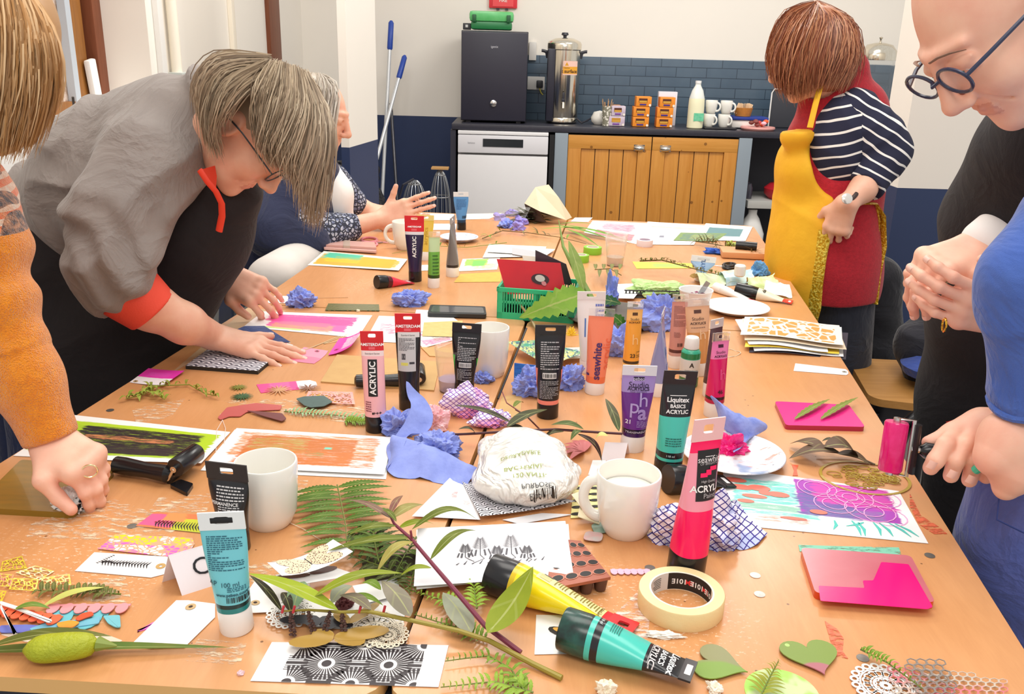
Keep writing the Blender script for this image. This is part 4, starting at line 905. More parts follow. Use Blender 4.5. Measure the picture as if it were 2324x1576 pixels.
# ------------------------------------------------------------------ paint tubes
blk = mat('17171b', .25); wht = mat('f2f0ee', .3); redm = mat('d8202c', .35); clr = Mt('clear_plastic', .08, trans=.8, ior=1.15, alpha=.5); clr.col('f1efee'); clr = clr.m
TS = {'AMSTERDAM': .86, 'Liquitex': .72, 'BASICS': .66, 'ACRYLIC': .8, 'ACRYLICS': .8, 'Studio': .85, 'seawhite': .9, '21': .85, '100 ml': .85, 'TRANSPARENT': .8, 'HIGH VISCOSITY': .8, 'acrylic': .8, 'High Quality': .75, 'Paint': .8, '118 ml': .8, 'www.pebeo.com': .8, 'Standard Series': .85}
def ptube(lab, base, top, wpx, r, bands, capm, crimpm, face=0, caph=.028, tab=.016, marks=(), lying=None, roll=0, hole=True, thick=1.0, capr=None, holec=None, tilt=0):
    """bands: (t0, t1, material) along the body; marks: ('t', text, size, col, x, t, rot, bold) / ('r', x0, x1, t0, t1, col) / ('f', x0, x1, t0, t1, col, rows)"""
    if lying:
        p0 = T(*base)+Vector((0, 0, r)); p1 = T(*top)+Vector((0, 0, .004)); p0.z += lying[0]; p1.z += lying[1]
        z = (p1-p0).normalized(); H = (p1-p0).length; y = -(Vector((0, 0, 1))-z*z.z).normalized(); x = y.cross(z)
        X = Matrix.Translation(p0) @ Matrix(((x.x, y.x, z.x, 0), (x.y, y.y, z.y, 0), (x.z, y.z, z.z, 0), (0, 0, 0, 1))) @ Matrix.Rotation(roll, 4, 'Z'); B = Vector((p0.x, p0.y, TZ)); ppm = F_PX/((p0+p1)/2-Vector((0, 0, CZ))).dot(Vector(FW))
    else:
        B = T(*base); B = Vector((B.x, B.y+r*.9, TZ)); tp = Q(top[0], top[1], B.y); H = tp.z-TZ; dx = tp.x-B.x
        X = Matrix.Translation(B) @ Matrix.Rotation(math.atan2(dx, H), 4, 'Y') @ Matrix.Rotation(tilt, 4, 'X') @ Matrix.Rotation(face, 4, 'Z'); ppm = F_PX/(tp-Vector((0, 0, CZ))).dot(Vector(FW))
        H = H/math.cos(math.atan2(dx, H))
    w = wpx/ppm/2; t = thing('paint_tube', lab, 'paint tube', B, 'paint tubes on the tables'); R = capr or r
    MB().lathe([(R*.96, 0), (R, .002), (R, caph*.9), (R*.97, caph), (R*.8, caph+.0005)], capm, n=32, X=X).build('cap', t)
    Hb = H-tab-caph; n = 36
    def sec(tt):
        tt = min(1, max(0, tt))
        k = min(1, tt*1.15); k = k*k*(3-2*k)*.6+k*.4; return r*.97+(w-r*.97)*k, max(.0009, r*.97*thick*(1-tt**1.35))
    def P(x, tt, o=0):
        a, b = sec(tt); s_ = max(-1, min(1, x/a)); c = math.sqrt(max(0, 1-s_*s_)); d = b*c**.8
        return X @ Vector((s_*(a+o*.5), -(d+o*(c+.15)), caph+tt*Hb))
    mb = MB(); nz = 26; cuts = sorted(set([i/nz for i in range(nz+1)]+[q for b in bands for q in (b[0], b[1])])); vs = []
    for tt in cuts:
        a, b = sec(tt)
        for i in range(n):
            f = 2*PI*i/n; c, s_ = math.cos(f), math.sin(f); vs.append(X @ Vector((a*c, b*(abs(s_)**.8)*(1 if s_ > 0 else -1), caph+tt*Hb)))
    b0 = len(mb.v); mb.v += [tuple(v) for v in vs]
    for j in range(len(cuts)-1):
        tm = (cuts[j]+cuts[j+1])/2; m = [b[2] for b in bands if b[0] <= tm <= b[1]][-1]; k = mb.slot(m)
        for i in range(n): mb.f.append([b0+j*n+i, b0+j*n+(i+1) % n, b0+(j+1)*n+(i+1) % n, b0+(j+1)*n+i]); mb.mi.append(k)
    rnd = random.Random(hash(lab) % 1000 if False else len(lab))
    def rect(x0, x1, t0, t1, m, o=.0004):
        nx, ny = 8, max(1, int((t1-t0)*16)); vs = [P(x0+(x1-x0)*i/nx, t0+(t1-t0)*j/ny, o) for j in range(ny+1) for i in range(nx+1)]
        mb.add(vs, [(j*(nx+1)+i, j*(nx+1)+i+1, (j+1)*(nx+1)+i+1, (j+1)*(nx+1)+i) for j in range(ny) for i in range(nx)], m)
    for mk in marks:
        if mk[0] == 't':
            _, tx, sz, c, x, tt, rot, bold = mk[:8]
            text_on(mb, tx, sz*TS.get(tx, 1), mat(c, .4), lambda u, v: P(u, tt+v/Hb, .0009), x=x*w, y=0, rot=rot, bold=bold)
        elif mk[0] == 'r': rect(mk[1]*w, mk[2]*w, mk[3], mk[4], mat(mk[5], .4), mk[6] if len(mk) > 6 else .0004)
        elif mk[0] == 'f':
            _, x0, x1, t0, t1, c, rows = mk[:7]
            for i in range(rows):
                tt = t1-(t1-t0)*(i+.5)/rows; h = (t1-t0)/rows*.22; x = x0
                while x < x1-.04:
                    l = min(rnd.uniform(.06, .22), x1-x); rect(x*w, (x+l)*w, tt-h, tt+h, mat(c, .5), .0008); x += l+.035
                    if rnd.random() < .07: break
        elif mk[0] == 'b':   # barcode
            _, x0, x1, t0, t1, bg = mk[:6]
            if bg: rect(x0*w, x1*w, t0, t1, mat(bg, .4), .0006)
            x = x0+.04
            while x < x1-.05:
                l = rnd.choice((.015, .03, .045)); rect(x*w, (x+l)*w, t0+.012, t1-.012, mat('15151a', .4), .0009); x += l+rnd.choice((.02, .035))
    mb.build('tube_body', t, smooth=1.0)
    # crimped end with hanging hole
    z0, z1 = caph+Hb-.001, H; cz = z0+(z1-z0)*.55; hh = (z1-z0)/2; ha, hb = (w*.34, (z1-z0)*.2) if hole else (w*.01, .0001); N = 28; m2 = MB(); rings = []
    for y in (-.0011, .0011):
        inn, out = [], []
        for i in range(N):
            a = 2*PI*(i+.5)/N; c, s_ = math.cos(a), math.sin(a); k = 1/max(abs(c)/1.0, abs(s_)/1.0)
            out.append(X @ Vector((w*1.01*c*k, y, (z0+z1)/2+hh*s_*k))); inn.append(X @ Vector((ha*c*min(1.25, k), y, cz+hb*s_*min(1.25, k))))
        rings.append((inn, out))
    vs = rings[0][0]+rings[0][1]+rings[1][0]+rings[1][1]; fs = []
    for i in range(N):
        j = (i+1) % N; fs += [(i, j, N+j, N+i), (2*N+j, 2*N+i, 3*N+i, 3*N+j), (i, 2*N+i, 2*N+j, j), (N+j, 3*N+j, 3*N+i, N+i)]
    m2.add(vs, fs, crimpm)
    if not hole or holec: m2.box((0, 0, 0), (w*1.0, .0028, .007), mat(holec or 'dddddd', .4), X=X @ Matrix.Translation((0, 0, cz)), bev=.001)
    m2.build('hang_tab', t); return t
def gl(c, **k): return mat(c, .22, **k)
teal = gl('74c8d4'); black_t = gl('1c1d22')
ptube('teal tube with white flip cap standing nearest the camera', (528, 1447), (500, 1163), 104, .0185, [(0, .06, gl('1f8080')), (.06, .11, gl('12302f')), (.11, 1, teal)], wht, mat('e9eef0', .3), face=.05,
      caph=.03, tab=.02, marks=[('f', -.75, .8, .52, .93, '1f5a70', 17), ('t', '100 ml', .0085, '1c4a5c', .12, .36, 0, False), ('t', 'www.pebeo.com', .006, '1c4a5c', .15, .24, 0, True), ('f', 0, .75, .27, .33, '1f5a70', 3), ('b', -.1, .85, .13, .22, None), ('t', 'AP', .008, '1c4a5c', -.62, .38, 0, False), ('r', -1, -.93, .12, .55, '3aa6b4')], holec='16181c')
ptube('black tube with white small print behind the teal tube', (527, 1262), (512, 1052), 104, .0185, [(0, 1, black_t)], blk, mat('1e1f24', .35), face=-.25, tab=.022, marks=[('f', -.5, .8, .62, .9, 'cfcfd2', 5), ('t', 'PERMANENCE', .006, 'd8d8da', -.1, .58, 0, True), ('f', -.4, .6, .34, .54, 'cfcfd2', 5)])
R90 = PI/2
ptube('pale pink tube with red top and black cap, left of the blue tissue', (851, 985), (843, 752), 52, .0185, [(0, .80, gl('f6b9bf')), (.8, .87, gl('f4dcdc')), (.87, 1, redm)], blk, redm, face=.0, caph=.03,
      marks=[('r', -.42, .4, .28, .76, '17171b'), ('t', 'ACRYLIC', .0175, 'f4f4f4', -.02, .52, R90, True), ('t', 'AMSTERDAM', .0078, 'f6f6f6', 0, .95, 0, True), ('t', 'Standard Series', .0045, '222222', 0, .835, 0, False), ('r', -.3, .25, .885, .918, 'e8606a'), ('f', -.7, -.2, .07, .22, '7a3a44', 5), ('t', '+++', .008, '33161c', .3, .06, 0, True), ('r', -.15, 0, .04, .07, '22161c')])
ptube('black tube with grey printed label and red top, beside the pale pink tube', (927, 934), (925, 712), 58, .019, [(0, .86, black_t), (.86, 1, redm)], blk, redm, face=.05, caph=.03,
      marks=[('r', -.8, .6, .34, .80, 'c6c9cb'), ('f', -.7, .5, .62, .79, '5a5c60', 9), ('r', -.8, .9, .80, .87, 'dcdcdc'), ('t', 'Standard Series', .0045, '333333', 0, .83, 0, False), ('t', 'AMSTERDAM', .0085, 'f6f6f6', 0, .95, 0, True), ('r', -.3, .25, .885, .918, 'e8606a'), ('r', -.5, -.2, .5, .58, '4a4c50'), ('r', -.55, .0, .42, .46, 'd8d86a'), ('r', .1, .5, .44, .47, '3a3a40')])
ptube('black tube with lime green side stripe in front of the white mug', (1052, 905), (1060, 734), 66, .0185, [(0, 1, black_t)], blk, mat('1e1f24', .35), face=-.05,
      marks=[('f', -.55, .7, .45, .9, 'bcbcc0', 14), ('b', -.4, .45, .33, .42, 'e9e9e9'), ('f', -.5, .5, .08, .3, 'a8a8ac', 9), ('r', -1.0, -.7, -.03, .55, '3fd23a', .0009), ('r', .78, 1.0, .3, .5, '3fd23a', .0009)])
ptube('black tube with salmon pink side stripes in the middle of the tables', (1243, 953), (1250, 738), 70, .0195, [(0, .06, gl('f08a7c')), (.06, 1, black_t)], blk, mat('1e1f24', .35), face=.05,
      marks=[('f', -.6, .6, .5, .9, 'bcbcc0', 13), ('b', -.45, .45, .38, .46, 'e9e9e9'), ('f', -.6, .6, .09, .35, 'a8a8ac', 12), ('r', -1.0, -.76, .06, .52, 'f08a7c', .0009), ('r', .76, 1.0, .06, .5, 'f08a7c', .0009)])
org = gl('f58a68'); 
ptube('orange tube with large purple side lettering and white cap', (1350, 898), (1367, 700), 58, .019, [(0, .1, gl('ef7a50')), (.1, 1, org)], wht, clr, face=0, caph=.024,
      marks=[('t', 'seawhite', .0225, '4a2c6a', -.1, .34, R90, True), ('t', 'acrylic', .03, 'ec6a44', .62, .45, R90, False), ('t', '.', .03, '4a2c6a', -.7, .2, 0, True)])
ptube('tall white tube standing behind the orange tube', (1338, 850), (1343, 662), 64, .02, [(0, 1, gl('efedeb'))], wht, mat('ecebe9', .3), face=.0, marks=[('f', .3, .9, .3, .95, '6a7ac8', 8), ('r', -.45, -.35, .4, .7, '4a7ac0')])
ptube('amber yellow tube numbered 23 with clear top', (1430, 866), (1443, 685), 37, .0165, [(0, .07, gl('f6c46a')), (.07, .12, gl('4a3820')), (.12, .82, gl('f6a93c')), (.82, 1, gl('f6c070'))], mat('f3d9b4', .3), clr, face=.15, marks=[('r', -.3, .35, .9, .95, '5a3c1c'), ('t', 'Studio', .008, '4a3418', 0, .84, 0, False), ('t', 'ACRYLICS', .0062, '4a3418', 0, .785, 0, True), ('t', '23', .0105, '4a3418', -.1, .22, 0, True), ('f', .35, .9, .18, .3, '8a6a2c', 4), ('t', 'h', .03, 'f9c67c', .1, .5, 0, False)])
ptube('rose brown tube with fine print behind the peach tube', (1535, 838), (1545, 668), 36, .0165, [(0, .06, gl('caa09a')), (.06, .12, gl('5a3434')), (.12, 1, gl('cf9288'))], wht, clr, face=.05, marks=[('f', -.7, .8, .55, .93, '8a5450', 16), ('b', -.2, .6, .17, .26, None), ('f', -.6, .2, .35, .45, '8a5450', 4)])
ptube('peach coloured tube behind the green bottle', (1590, 855), (1582, 678), 54, .019, [(0, .55, gl('d99a5c')), (.55, 1, gl('e6b690'))], wht, clr, face=-.05, marks=[('r', -.3, .3, .88, .94, '5a3c34'), ('t', 'Studio', .011, '4a3430', 0, .79, 0, False), ('t', 'ACRYLICS', .0085, '4a3430', 0, .71, 0, True), ('f', -.6, .6, .62, .65, '8a6a5c', 1), ('t', 'h', .03, 'edc49a', .3, .52, 0, False)])
ptube('lavender blue tube seen edge-on in the middle of the tables', (1493, 902), (1506, 705), 70, .0195, [(0, 1, gl('8f9bd0'))], wht, clr, face=1.32, marks=[('f', -.3, .9, .1, .9, 'a8b0dc', 3)])
ptube('dark grey tube behind the magenta tube', (1617, 905), (1628, 724), 40, .0165, [(0, .12, gl('4a3438')), (.12, 1, gl('5c4248'))], wht, mat('d8d4d2', .3), face=.6, marks=[('r', -.6, .6, .3, .34, 'b8a8a8')])
mg = gl('dc1c64')
ptube('magenta tube numbered 46 with clear top, leaning right', (1622, 950), (1638, 755), 44, .0175, [(0, .06, gl('b8174a')), (.06, .11, gl('2c1420')), (.11, .72, mg), (.72, 1, gl('f080b4'))], wht, clr, face=.35, marks=[('r', -.3, .3, .9, .95, '4a1830'), ('t', 'Studio', .0085, '3a1428', 0, .83, 0, False), ('t', 'ACRYLICS', .0068, '3a1428', 0, .765, 0, True), ('t', '46', .01, '4a1028', 0, .2, 0, True), ('t', 'h', .028, 'e8508a', .2, .48, 0, False)])
ptube('purple tube numbered 21 with white cap', (1437, 1029), (1453, 830), 78, .02, [(0, .06, gl('3a1c5a')), (.06, .13, gl('1c1230')), (.13, .72, gl('6a2a8c')), (.72, 1, gl('a48acb'))], wht, mat('e6e2ec', .25), face=.05,
      marks=[('r', -.32, .32, .915, .97, '2a1c3c'), ('t', 'pebeo', .0075, 'd8d0e8', 0, .942, 0, False), ('t', 'Studio', .015, '2a1c3c', 0, .85, 0, False), ('t', 'ACRYLICS', .0098, '2a1c3c', 0, .785, 0, True), ('t', 'HIGH VISCOSITY', .0045, '2a1c3c', 0, .735, 0, False), ('t', 'h', .034, 'b49cd4', .3, .62, 0, False), ('t', 'p', .034, 'b49cd4', -.2, .52, 0, False), ('t', 'a', .034, 'a88acb', .3, .42, 0, True), ('t', '21', .011, 'e8e0f0', -.5, .26, 0, True), ('f', 0, .7, .17, .28, 'a88acb', 5), ('t', 'TRANSPARENT', .0062, 'd8d0e8', 0, .09, 0, False)])
aq = gl('48c4b4')
ptube('turquoise and black tube standing beside the purple tube', (1517, 1092), (1546, 842), 78, .0215, [(0, .04, aq), (.04, .12, black_t), (.12, .58, aq), (.58, 1, black_t)], blk, mat('1a1b20', .3), face=.12, caph=.032, tab=.02,
      marks=[('t', 'Liquitex', .0145, 'f0f0f0', 0, .80, 0, True), ('r', -.5, .5, .845, .853, 'f0f0f0'), ('t', 'BASICS', .0115, 'f0f0f0', 0, .72, 0, True), ('t', 'ACRYLIC', .0105, 'f0f0f0', 0, .65, 0, True), ('f', -.55, .4, .2, .32, '1c6a60', 4), ('t', '118 ml', .006, 'e0f0ee', -.2, .08, 0, False)])
neon = gl('ff0f62'); npk = gl('f79cb0')
ptube('neon pink tube with black label standing in front of the netted cloth', (1562, 1322), (1612, 950), 84, .024, [(0, .41, neon), (.41, .5, npk), (.5, .9, npk), (.9, 1, neon)], blk, mat('f3c3c6', .3), face=.42, caph=.034, tab=.028,
      marks=[('r', -.55, 1.0, .5, .92, '17171b'), ('t', 'seawhite', .0115, 'ece8ea', .28, .845, 0, False), ('r', -.05, .6, .862, .868, 'ece8ea'), ('t', 'OF BRIGHTON', .0045, 'b8b4b6', .28, .81, 0, False), ('r', -.35, .1, .70, .735, 'ff0f62', .0009), ('r', .0, .35, .715, .76, 'ff0f62', .001), ('r', .25, .7, .75, .785, 'ff0f62', .0011), ('t', 'High Quality', .0055, 'c8c4c6', .2, .665, 0, False), ('t', 'ACRYLIC', .0145, 'f4f2f2', .2, .605, 0, True), ('t', 'Paint', .011, 'b8b4b6', .28, .545, 0, False)])
# far tubes
ptube('dark purple tube with red top at the far left table', (941, 641), (940, 490), 44, .0185, [(0, .74, gl('2c2044')), (.74, .8, gl('e0dde4')), (.8, 1, redm)], blk, redm, caph=.03, marks=[('t', 'ACRYLIC', .018, 'f4f4f4', .0, .5, R90, True), ('t', 'AMSTERDAM', .0075, 'f6f6f6', 0, .9, 0, True), ('r', -.3, .25, .82, .86, 'e8606a')])
ptube('translucent yellow tube behind the dark purple tube', (962, 592), (966, 488), 38, .0185, [(0, 1, gl('e0c050'))], wht, mat('e8d88a', .3), marks=[('t', 'acrylics', .018, 'c09a20', .1, .5, R90, False)])
ptube('green tube with clear top and white cap', (983, 655), (986, 526), 26, .0165, [(0, .08, gl('2c4a1c')), (.08, .65, gl('6fae46')), (.65, 1, gl('c0d8a8'))], wht, clr, face=.3, marks=[('f', -.4, .7, .1, .6, '3a6a2c', 6)])
ptube('grey tube seen edge-on as a narrow cone', (1026, 630), (1027, 492), 54, .019, [(0, .06, gl('2a2c30')), (.06, 1, gl('75787e'))], wht, mat('9a9ca0', .3), face=1.45)
ptube('blue tube with white hanging tab at the far table edge', (1047, 523), (1046, 436), 34, .0165, [(0, .1, gl('1c3c5a')), (.1, 1, gl('5a96d0'))], blk, mat('dfe6ea', .3), marks=[('f', -.6, .7, .5, .9, '2c5a90', 9), ('b', .1, .8, .15, .28, None)])
ptube('small pale blue tube leaning among the green wrappers', (1590, 640), (1598, 582), 56, .016, [(0, 1, gl('9cb8d8'))], wht, mat('f0f2f4', .3), face=0, marks=[('t', 'CRYL', .016, '4a6ea0', 0, .6, R90, True)], hole=False)
# lying tubes
ptube('red tube lying on the far left table with dark cap towards camera left', (855, 655), (932, 643), 34, .0185, [(0, .2, gl('5a1420')), (.2, 1, gl('e8304a'))], blk, mat('c8384a', .3), lying=(0, 0), hole=False)
ptube('yellow tube lying under the big green leaf with red crimped end', (1113, 1340), (1440, 1441), 76, .0245, [(0, .05, gl('d8b818')), (.05, .93, gl('f8de14')), (.93, 1, redm)], blk, redm, lying=(0, .003), caph=.032, tab=.03, roll=-.25,
      marks=[('r', -.75, .45, .22, .93, 'efe4a0'), ('f', -.6, .3, .4, .9, '8a7c2c', 18), ('r', -.6, -.35, .26, .36, '2a2a20', .0008), ('r', -.2, .3, .25, .36, 'cfc68a', .0008), ('t', 'Standard Series', .0075, '5a4c14', -.1, .9, 0, False)])
ptube('turquoise and black tube lying on the butterfly card at the front', (1275, 1470), (1572, 1556), 84, .024, [(0, .06, aq), (.06, .14, black_t), (.14, .62, aq), (.62, 1, black_t)], mat('17201f', .25, c2='2f8a78', ns=40, amt=.5), mat('16161a', .3), lying=(.001, .012), caph=.032, tab=.012, roll=-.1, hole=False,
      marks=[('t', 'Liquitex', .0155, 'f0f0f0', .1, .9, 0, True), ('t', 'BASICS', .0125, 'f0f0f0', .1, .79, 0, True), ('t', 'ACRYLIC', .0115, 'e0d8d8', .1, .70, 0, True), ('r', -.95, .95, .655, .66, 'd0d0d0'), ('f', -.5, .4, .2, .32, '1c6a60', 5), ('t', '118 ml', .006, 'e0f0ee', -.1, .1, 0, False)])
ptube('black tube with orange ring lying behind the front mug', (1512, 1118), (1655, 1098), 60, .0225, [(0, .1, gl('f04838')), (.1, 1, black_t)], blk, blk, lying=(0, 0), hole=False)
ptube('cream and black tube lying beyond the white plate with red tip', (1668, 672), (1798, 690), 28, .0195, [(0, .12, gl('1a1e1c')), (.12, .9, gl('efe8d0')), (.9, 1, mat('e04038', .4))], blk, mat('e04038', .4), lying=(0, 0), hole=False, caph=.05, marks=[('t', 'daler', .013, '2a2a20', 0, .3, 3.14, True)])
ptube('white tube with red crimped end beside the paper cup', (1622, 662), (1712, 690), 22, .0135, [(0, .9, gl('efeeea')), (.9, 1, redm)], wht, redm, lying=(0, 0), hole=False)
# squeeze bottle
p = T(1565, 882); p.y += .018; bt = thing('craft_paint_bottle', 'small green craft paint bottle with pale flip cap', 'bottle', p); Hh = Q(1568, 765, p.y).z-TZ
MB().lathe([(0, 0), (.018, 0), (.019, .003), (.019, Hh*.70), (.015, Hh*.76), (.01, Hh*.78)], gl('3f8a54'), p, 32, mats=[gl('2f7a44'), gl('2f7a44'), gl('2f7a44'), gl('3fae8a'), gl('3fae8a'), gl('3fae8a')]).build('bottle', bt)
MB().lathe([(.0193, Hh*.2), (.0195, Hh*.21), (.0195, Hh*.58), (.0193, Hh*.59)], mat('dcdcd2', .4), p, 32, mats=[mat('5a9a5a', .4), mat('dfdfd6', .4), mat('3fae8a', .4)]).build('label', bt)
b = MB(); text_on(b, 'AMERICANA', .005, mat('3a3a3a', .4), lambda u, v: Vector((p.x+.0199*math.sin(u/.0199), p.y-.0199*math.cos(u/.0199), p.z+Hh*.36+v))); text_on(b, 'A', .013, mat('1a1a1a', .4), lambda u, v: Vector((p.x+.0199*math.sin(u/.0199), p.y-.0199*math.cos(u/.0199), p.z+Hh*.48+v)), bold=True); b.build('printed_text', bt)
MB().lathe([(.0135, Hh*.77), (.0148, Hh*.785), (.0138, Hh*.97), (.012, Hh), (0, Hh)], mat('f0efe8', .3), p, 28).build('cap', bt)
# ------------------------------------------------------------------ mugs, cups, plates
def mugpx(lab, bx, by, rimx0, rimx1, rimy, m=None, hang=0, handle=True, **k):
    B = T(bx, by); R = .043
    for _ in range(3):
        tp = Q((rimx0+rimx1)/2, rimy, B.y); ppm = F_PX/(tp-Vector((0, 0, CZ))).dot(Vector(FW)); R = (rimx1-rimx0)/2/ppm; B = T(bx, by); B.y += R*.78
    H = Q((rimx0+rimx1)/2, rimy, B.y).z-TZ
    return mug('mug', lab, (B.x, B.y, TZ), R, H, m or china, hang, handle=handle, **k)
mugpx('white mug with its handle to the left, in front of the neon pink tube', 1425, 1236, 1350, 1497, 1072, hang=PI-.25, fill=mat('f1efdf', .2), taper=.80, r_h=.0062, hx=.5)
mugpx('large white mug behind the two front paint tubes on the left', 597, 1214, 505, 647, 1045, hang=PI*.9, taper=.84, handle=False)
mugpx('white mug behind the black tube with green stripe', 1110, 862, 1062, 1150, 742, handle=False, taper=.86)
mugpx('white mug with its handle left at the far left table', 920, 570, 882, 948, 502, hang=PI-.1, taper=.8, r_h=.005)
cupm = Mt('clear_cup_plastic', .06, trans=.85, ior=1.1, alpha=.35); cupm.col('f3f1ef'); cupm = cupm.m
def clearcup(lab, bx, by, r, h, water=None):
    B = T(bx, by); B.y += r*.7; t = thing('plastic_cup', lab, 'cup', B)
    MB().lathe([(0, 0), (r*.68, 0), (r*.7, .002), (r*.98, h-.003), (r, h), (r*.97, h), (r*.67, .003), (0, .003)], cupm, B, 32).build('cup', t)
    if water: MB().lathe([(0, .003), (r*.67, .003), (r*.74, h*.28), (0, h*.28)], water, B, 28).build('contents', t)
clearcup('clear plastic cup of water standing on the far right table', 1397, 607, .036, .1, mat('d8c4b0', .1, alpha=.5))
clearcup('clear plastic cup with lilac water behind the black and green tube', 1022, 897, .033, .088, mat('b9a8c8', .1, alpha=.6))
# tall white cup with dried petals
B = T(1580, 716); B.y += .03; t = thing('paper_cup', 'tall white cup holding a tool and purple petals behind the studio tubes', 'cup', B); Hc = Q(1578, 668, B.y).z-TZ+.01
MB().lathe([(0, 0), (.03, 0), (.042, Hc), (.0435, Hc), (.0435, Hc+.003), (.040, Hc+.002), (.029, .004), (0, .004)], wht, B, 40).build('cup', t)
for i in range(12): a = i*2.4; MB().lathe([(0, 0), (.006, .002), (0, .005)], mat('7a1c4a', .6), B+Vector((.022*math.cos(a)*(i % 3)/2, .022*math.sin(a)*(i % 3)/2, Hc-.012)), 7).build('petal', t)
MB().box((0, 0, 0), (.012, .004, .07), mat('aeb2b8', .2, metal=1), X=Matrix.Translation(B+Vector((.012, 0, Hc-.008))) @ Matrix.Rotation(.5, 4, 'Y')).build('palette_knife', label='small metal blade sticking out of the tall white cup', category='tool')
MB().lathe([(.012, 0), (.016, .004), (.016, .03), (.013, .033), (0, .033)], mat('ebe8e2', .3), T(1703, 655)+Vector((-.03, .02, .03)), 20).build('bottle_cap', label='white bottle cap top behind the tall white cup', category='cap')
def plate(lab, cx, cy, r, m, name='plate', sx=1): return MB().lathe([(0, .001), (r*.62, .001), (r*.66, .002), (r*.93, .014), (r, .015), (r*.99, .0165), (r*.92, .0155), (r*.64, .0045), (0, .004)], m, T(cx, cy), 48).build(name, label=lab, category='plate')
q = Mt('painted_paper_plate', .5); v = q.xyz(); n = q.noise(v, 14, 5, .7); n2 = q.noise(q.xyz('Object', (8, 40, 8)), 3, 4, .7); n3 = q.noise(v, 9, 3)
c1 = q.mix((n-.53).step(0, .05), 'f2f0ef', 'cfd2dc'); c1 = q.mix((n2-.6).step(0, .05), c1, 'e69a8a'); c1 = q.mix((n3-.62).step(0, .04)*.8, c1, '7f9cc8'); c1 = q.mix(q.voro(v, 55).lt(.1)*n.gt(.5), c1, '3a3a4a'); q.col(c1)
plate('white paper plate smeared with paint under the blue tissue', 1662, 1045, .083, q.m, 'paper_plate')
plate('clean white plate on the far right table behind the orange prints', 1672, 708, .082, mat('f4f2f0', .3))
q = Mt('blue_plate', .5); v = q.xyz(); n = q.noise(v, 60, 4); q.col(q.mix((n-.4)*3, 'f2f2f4', '8ea4dc')); plate('small paper plate with blue paint behind the grey cone tube', 1042, 547, .066, q.m, 'paper_plate')
q2 = mat('4a3c30', .45); plate('dark tray plate under the green leaves in the middle', 1392, 728, .12, q2, 'tray')
# ------------------------------------------------------------------ tape rolls
def tape(lab, cx, by, r, ri, h, m, inner, name='tape_roll'):
    B = T(cx, by); B.y += r*.97; t = thing(name, lab, 'tape', B)
    MB().lathe([(ri, 0), (r*.985, 0), (r, .0015), (r, h-.0015), (r*.985, h), (ri, h), (ri, 0)], m, B, 64).build('tape', t, smooth=.6)
    MB().lathe([(ri, 0), (ri-.0022, 0), (ri-.0022, h+.0002), (ri, h+.0002), (ri, 0)], inner, B, 64).build('core', t, smooth=.6); return t, B
mk_ = mat('f3dba4', .5, bump=.1, bs=300)
t, B = tape('cream masking tape roll with black and white printed core', 1560, 1436, .0505, .038, .0235, mk_, mat('f1ead8', .6))
b = MB(); ri = .0355
def core(a, z): return B+Vector((ri*math.cos(a), ri*math.sin(a), z))
def arc(a0, a1, z0, z1, m, n=24, o=0):
    vs = [core(a0+(a1-a0)*i/n, z)*1 for i in range(n+1) for z in (z0, z1)]; b.add([v+(B-v)*Vector((1, 1, 0))*o for v in vs], [(2*i, 2*i+2, 2*i+3, 2*i+1) for i in range(n)], m)
arc(.05, 1.85, .001, .0235, mat('1c1a1c', .5)); 
arc(1.85, 3.3, .001, .0235, mat('d9d4cf', .6))
for k, a in enumerate((1.45, .8, .2)):
    text_on(b, '101E', .0095, mat('f4f4f4', .5), lambda u, v, a=a: core(a+u/ri, .012-v)+(B-core(a+u/ri, 0))*Vector((1, 1, 0))*.012, bold=True, maxe=.003)
    text_on(b, '3M', .0095, mat('e02c34', .5), lambda u, v, a=a: core(a-.36+u/ri, .012-v)+(B-core(a, 0))*Vector((1, 1, 0))*.012, bold=True, maxe=.003)
for k in range(6): arc(2.15, 2.5+.05*(k % 3), .006+k*.0025, .0068+k*.0025, mat('3a3634', .5), 8, .012)
b.build('printed_core', t)
tape('lime green tape roll, the one nearer the upright leaf', 1319, 598, .026, .018, .022, mat('8cc838', .4), mat('e9e6da', .5)); tape('lime green tape roll, the one further back beside the plastic cup', 1346, 580, .03, .02, .022, mat('8cc838', .4), mat('e9e6da', .5))
tape('white lilac tape roll on the far right table', 1465, 562, .028, .02, .022, mat('ece4ec', .4), mat('c8b8c8', .5))
# ------------------------------------------------------------------ phones, scissors, rollers, plates of gel
def slab(px, th, z=.0, r=.006): return round_poly([tuple(T(x, y))[:2]+(TZ+z+th,) for x, y in px], r, 4)
t = thing('mobile_phone', 'black mobile phone lying on white paper behind the tubes', 'phone', T(1037, 716))
MB().plate(slab([(977, 702), (1101, 706), (1104, 725), (970, 722)], .009, .003, .008), .009, mat('20262a', .35)).build('case', t)
MB().plate(slab([(983, 705), (1096, 709), (1099, 722), (977, 719)], .0096, .003, .006), .0008, mat('56585c', .08)).build('screen', t)
t = thing('wallet_phone_case', 'rose gold wallet phone case with a clasp by the seated person', 'phone case', T(795, 568)); rg = mat('d9aaa0', .35)
MB().plate(slab([(737, 560), (850, 566), (855, 578), (735, 570)], .010, 0, .006), .006, rg).build('lower_cover', t)
MB().plate(slab([(737, 556), (850, 561), (855, 574), (737, 567)], .017, 0, .006), .0065, rg).build('upper_cover', t)
MB().plate(slab([(780, 557), (795, 558), (795, 571), (779, 570)], .018, 0, .002), .012, mat('c8b0a0', .3)).build('clasp', t)
t = thing('scissors', 'pair of pink-handled scissors at the far left table', 'scissors', T(850, 552)); pk2 = mat('f09aa8', .35)
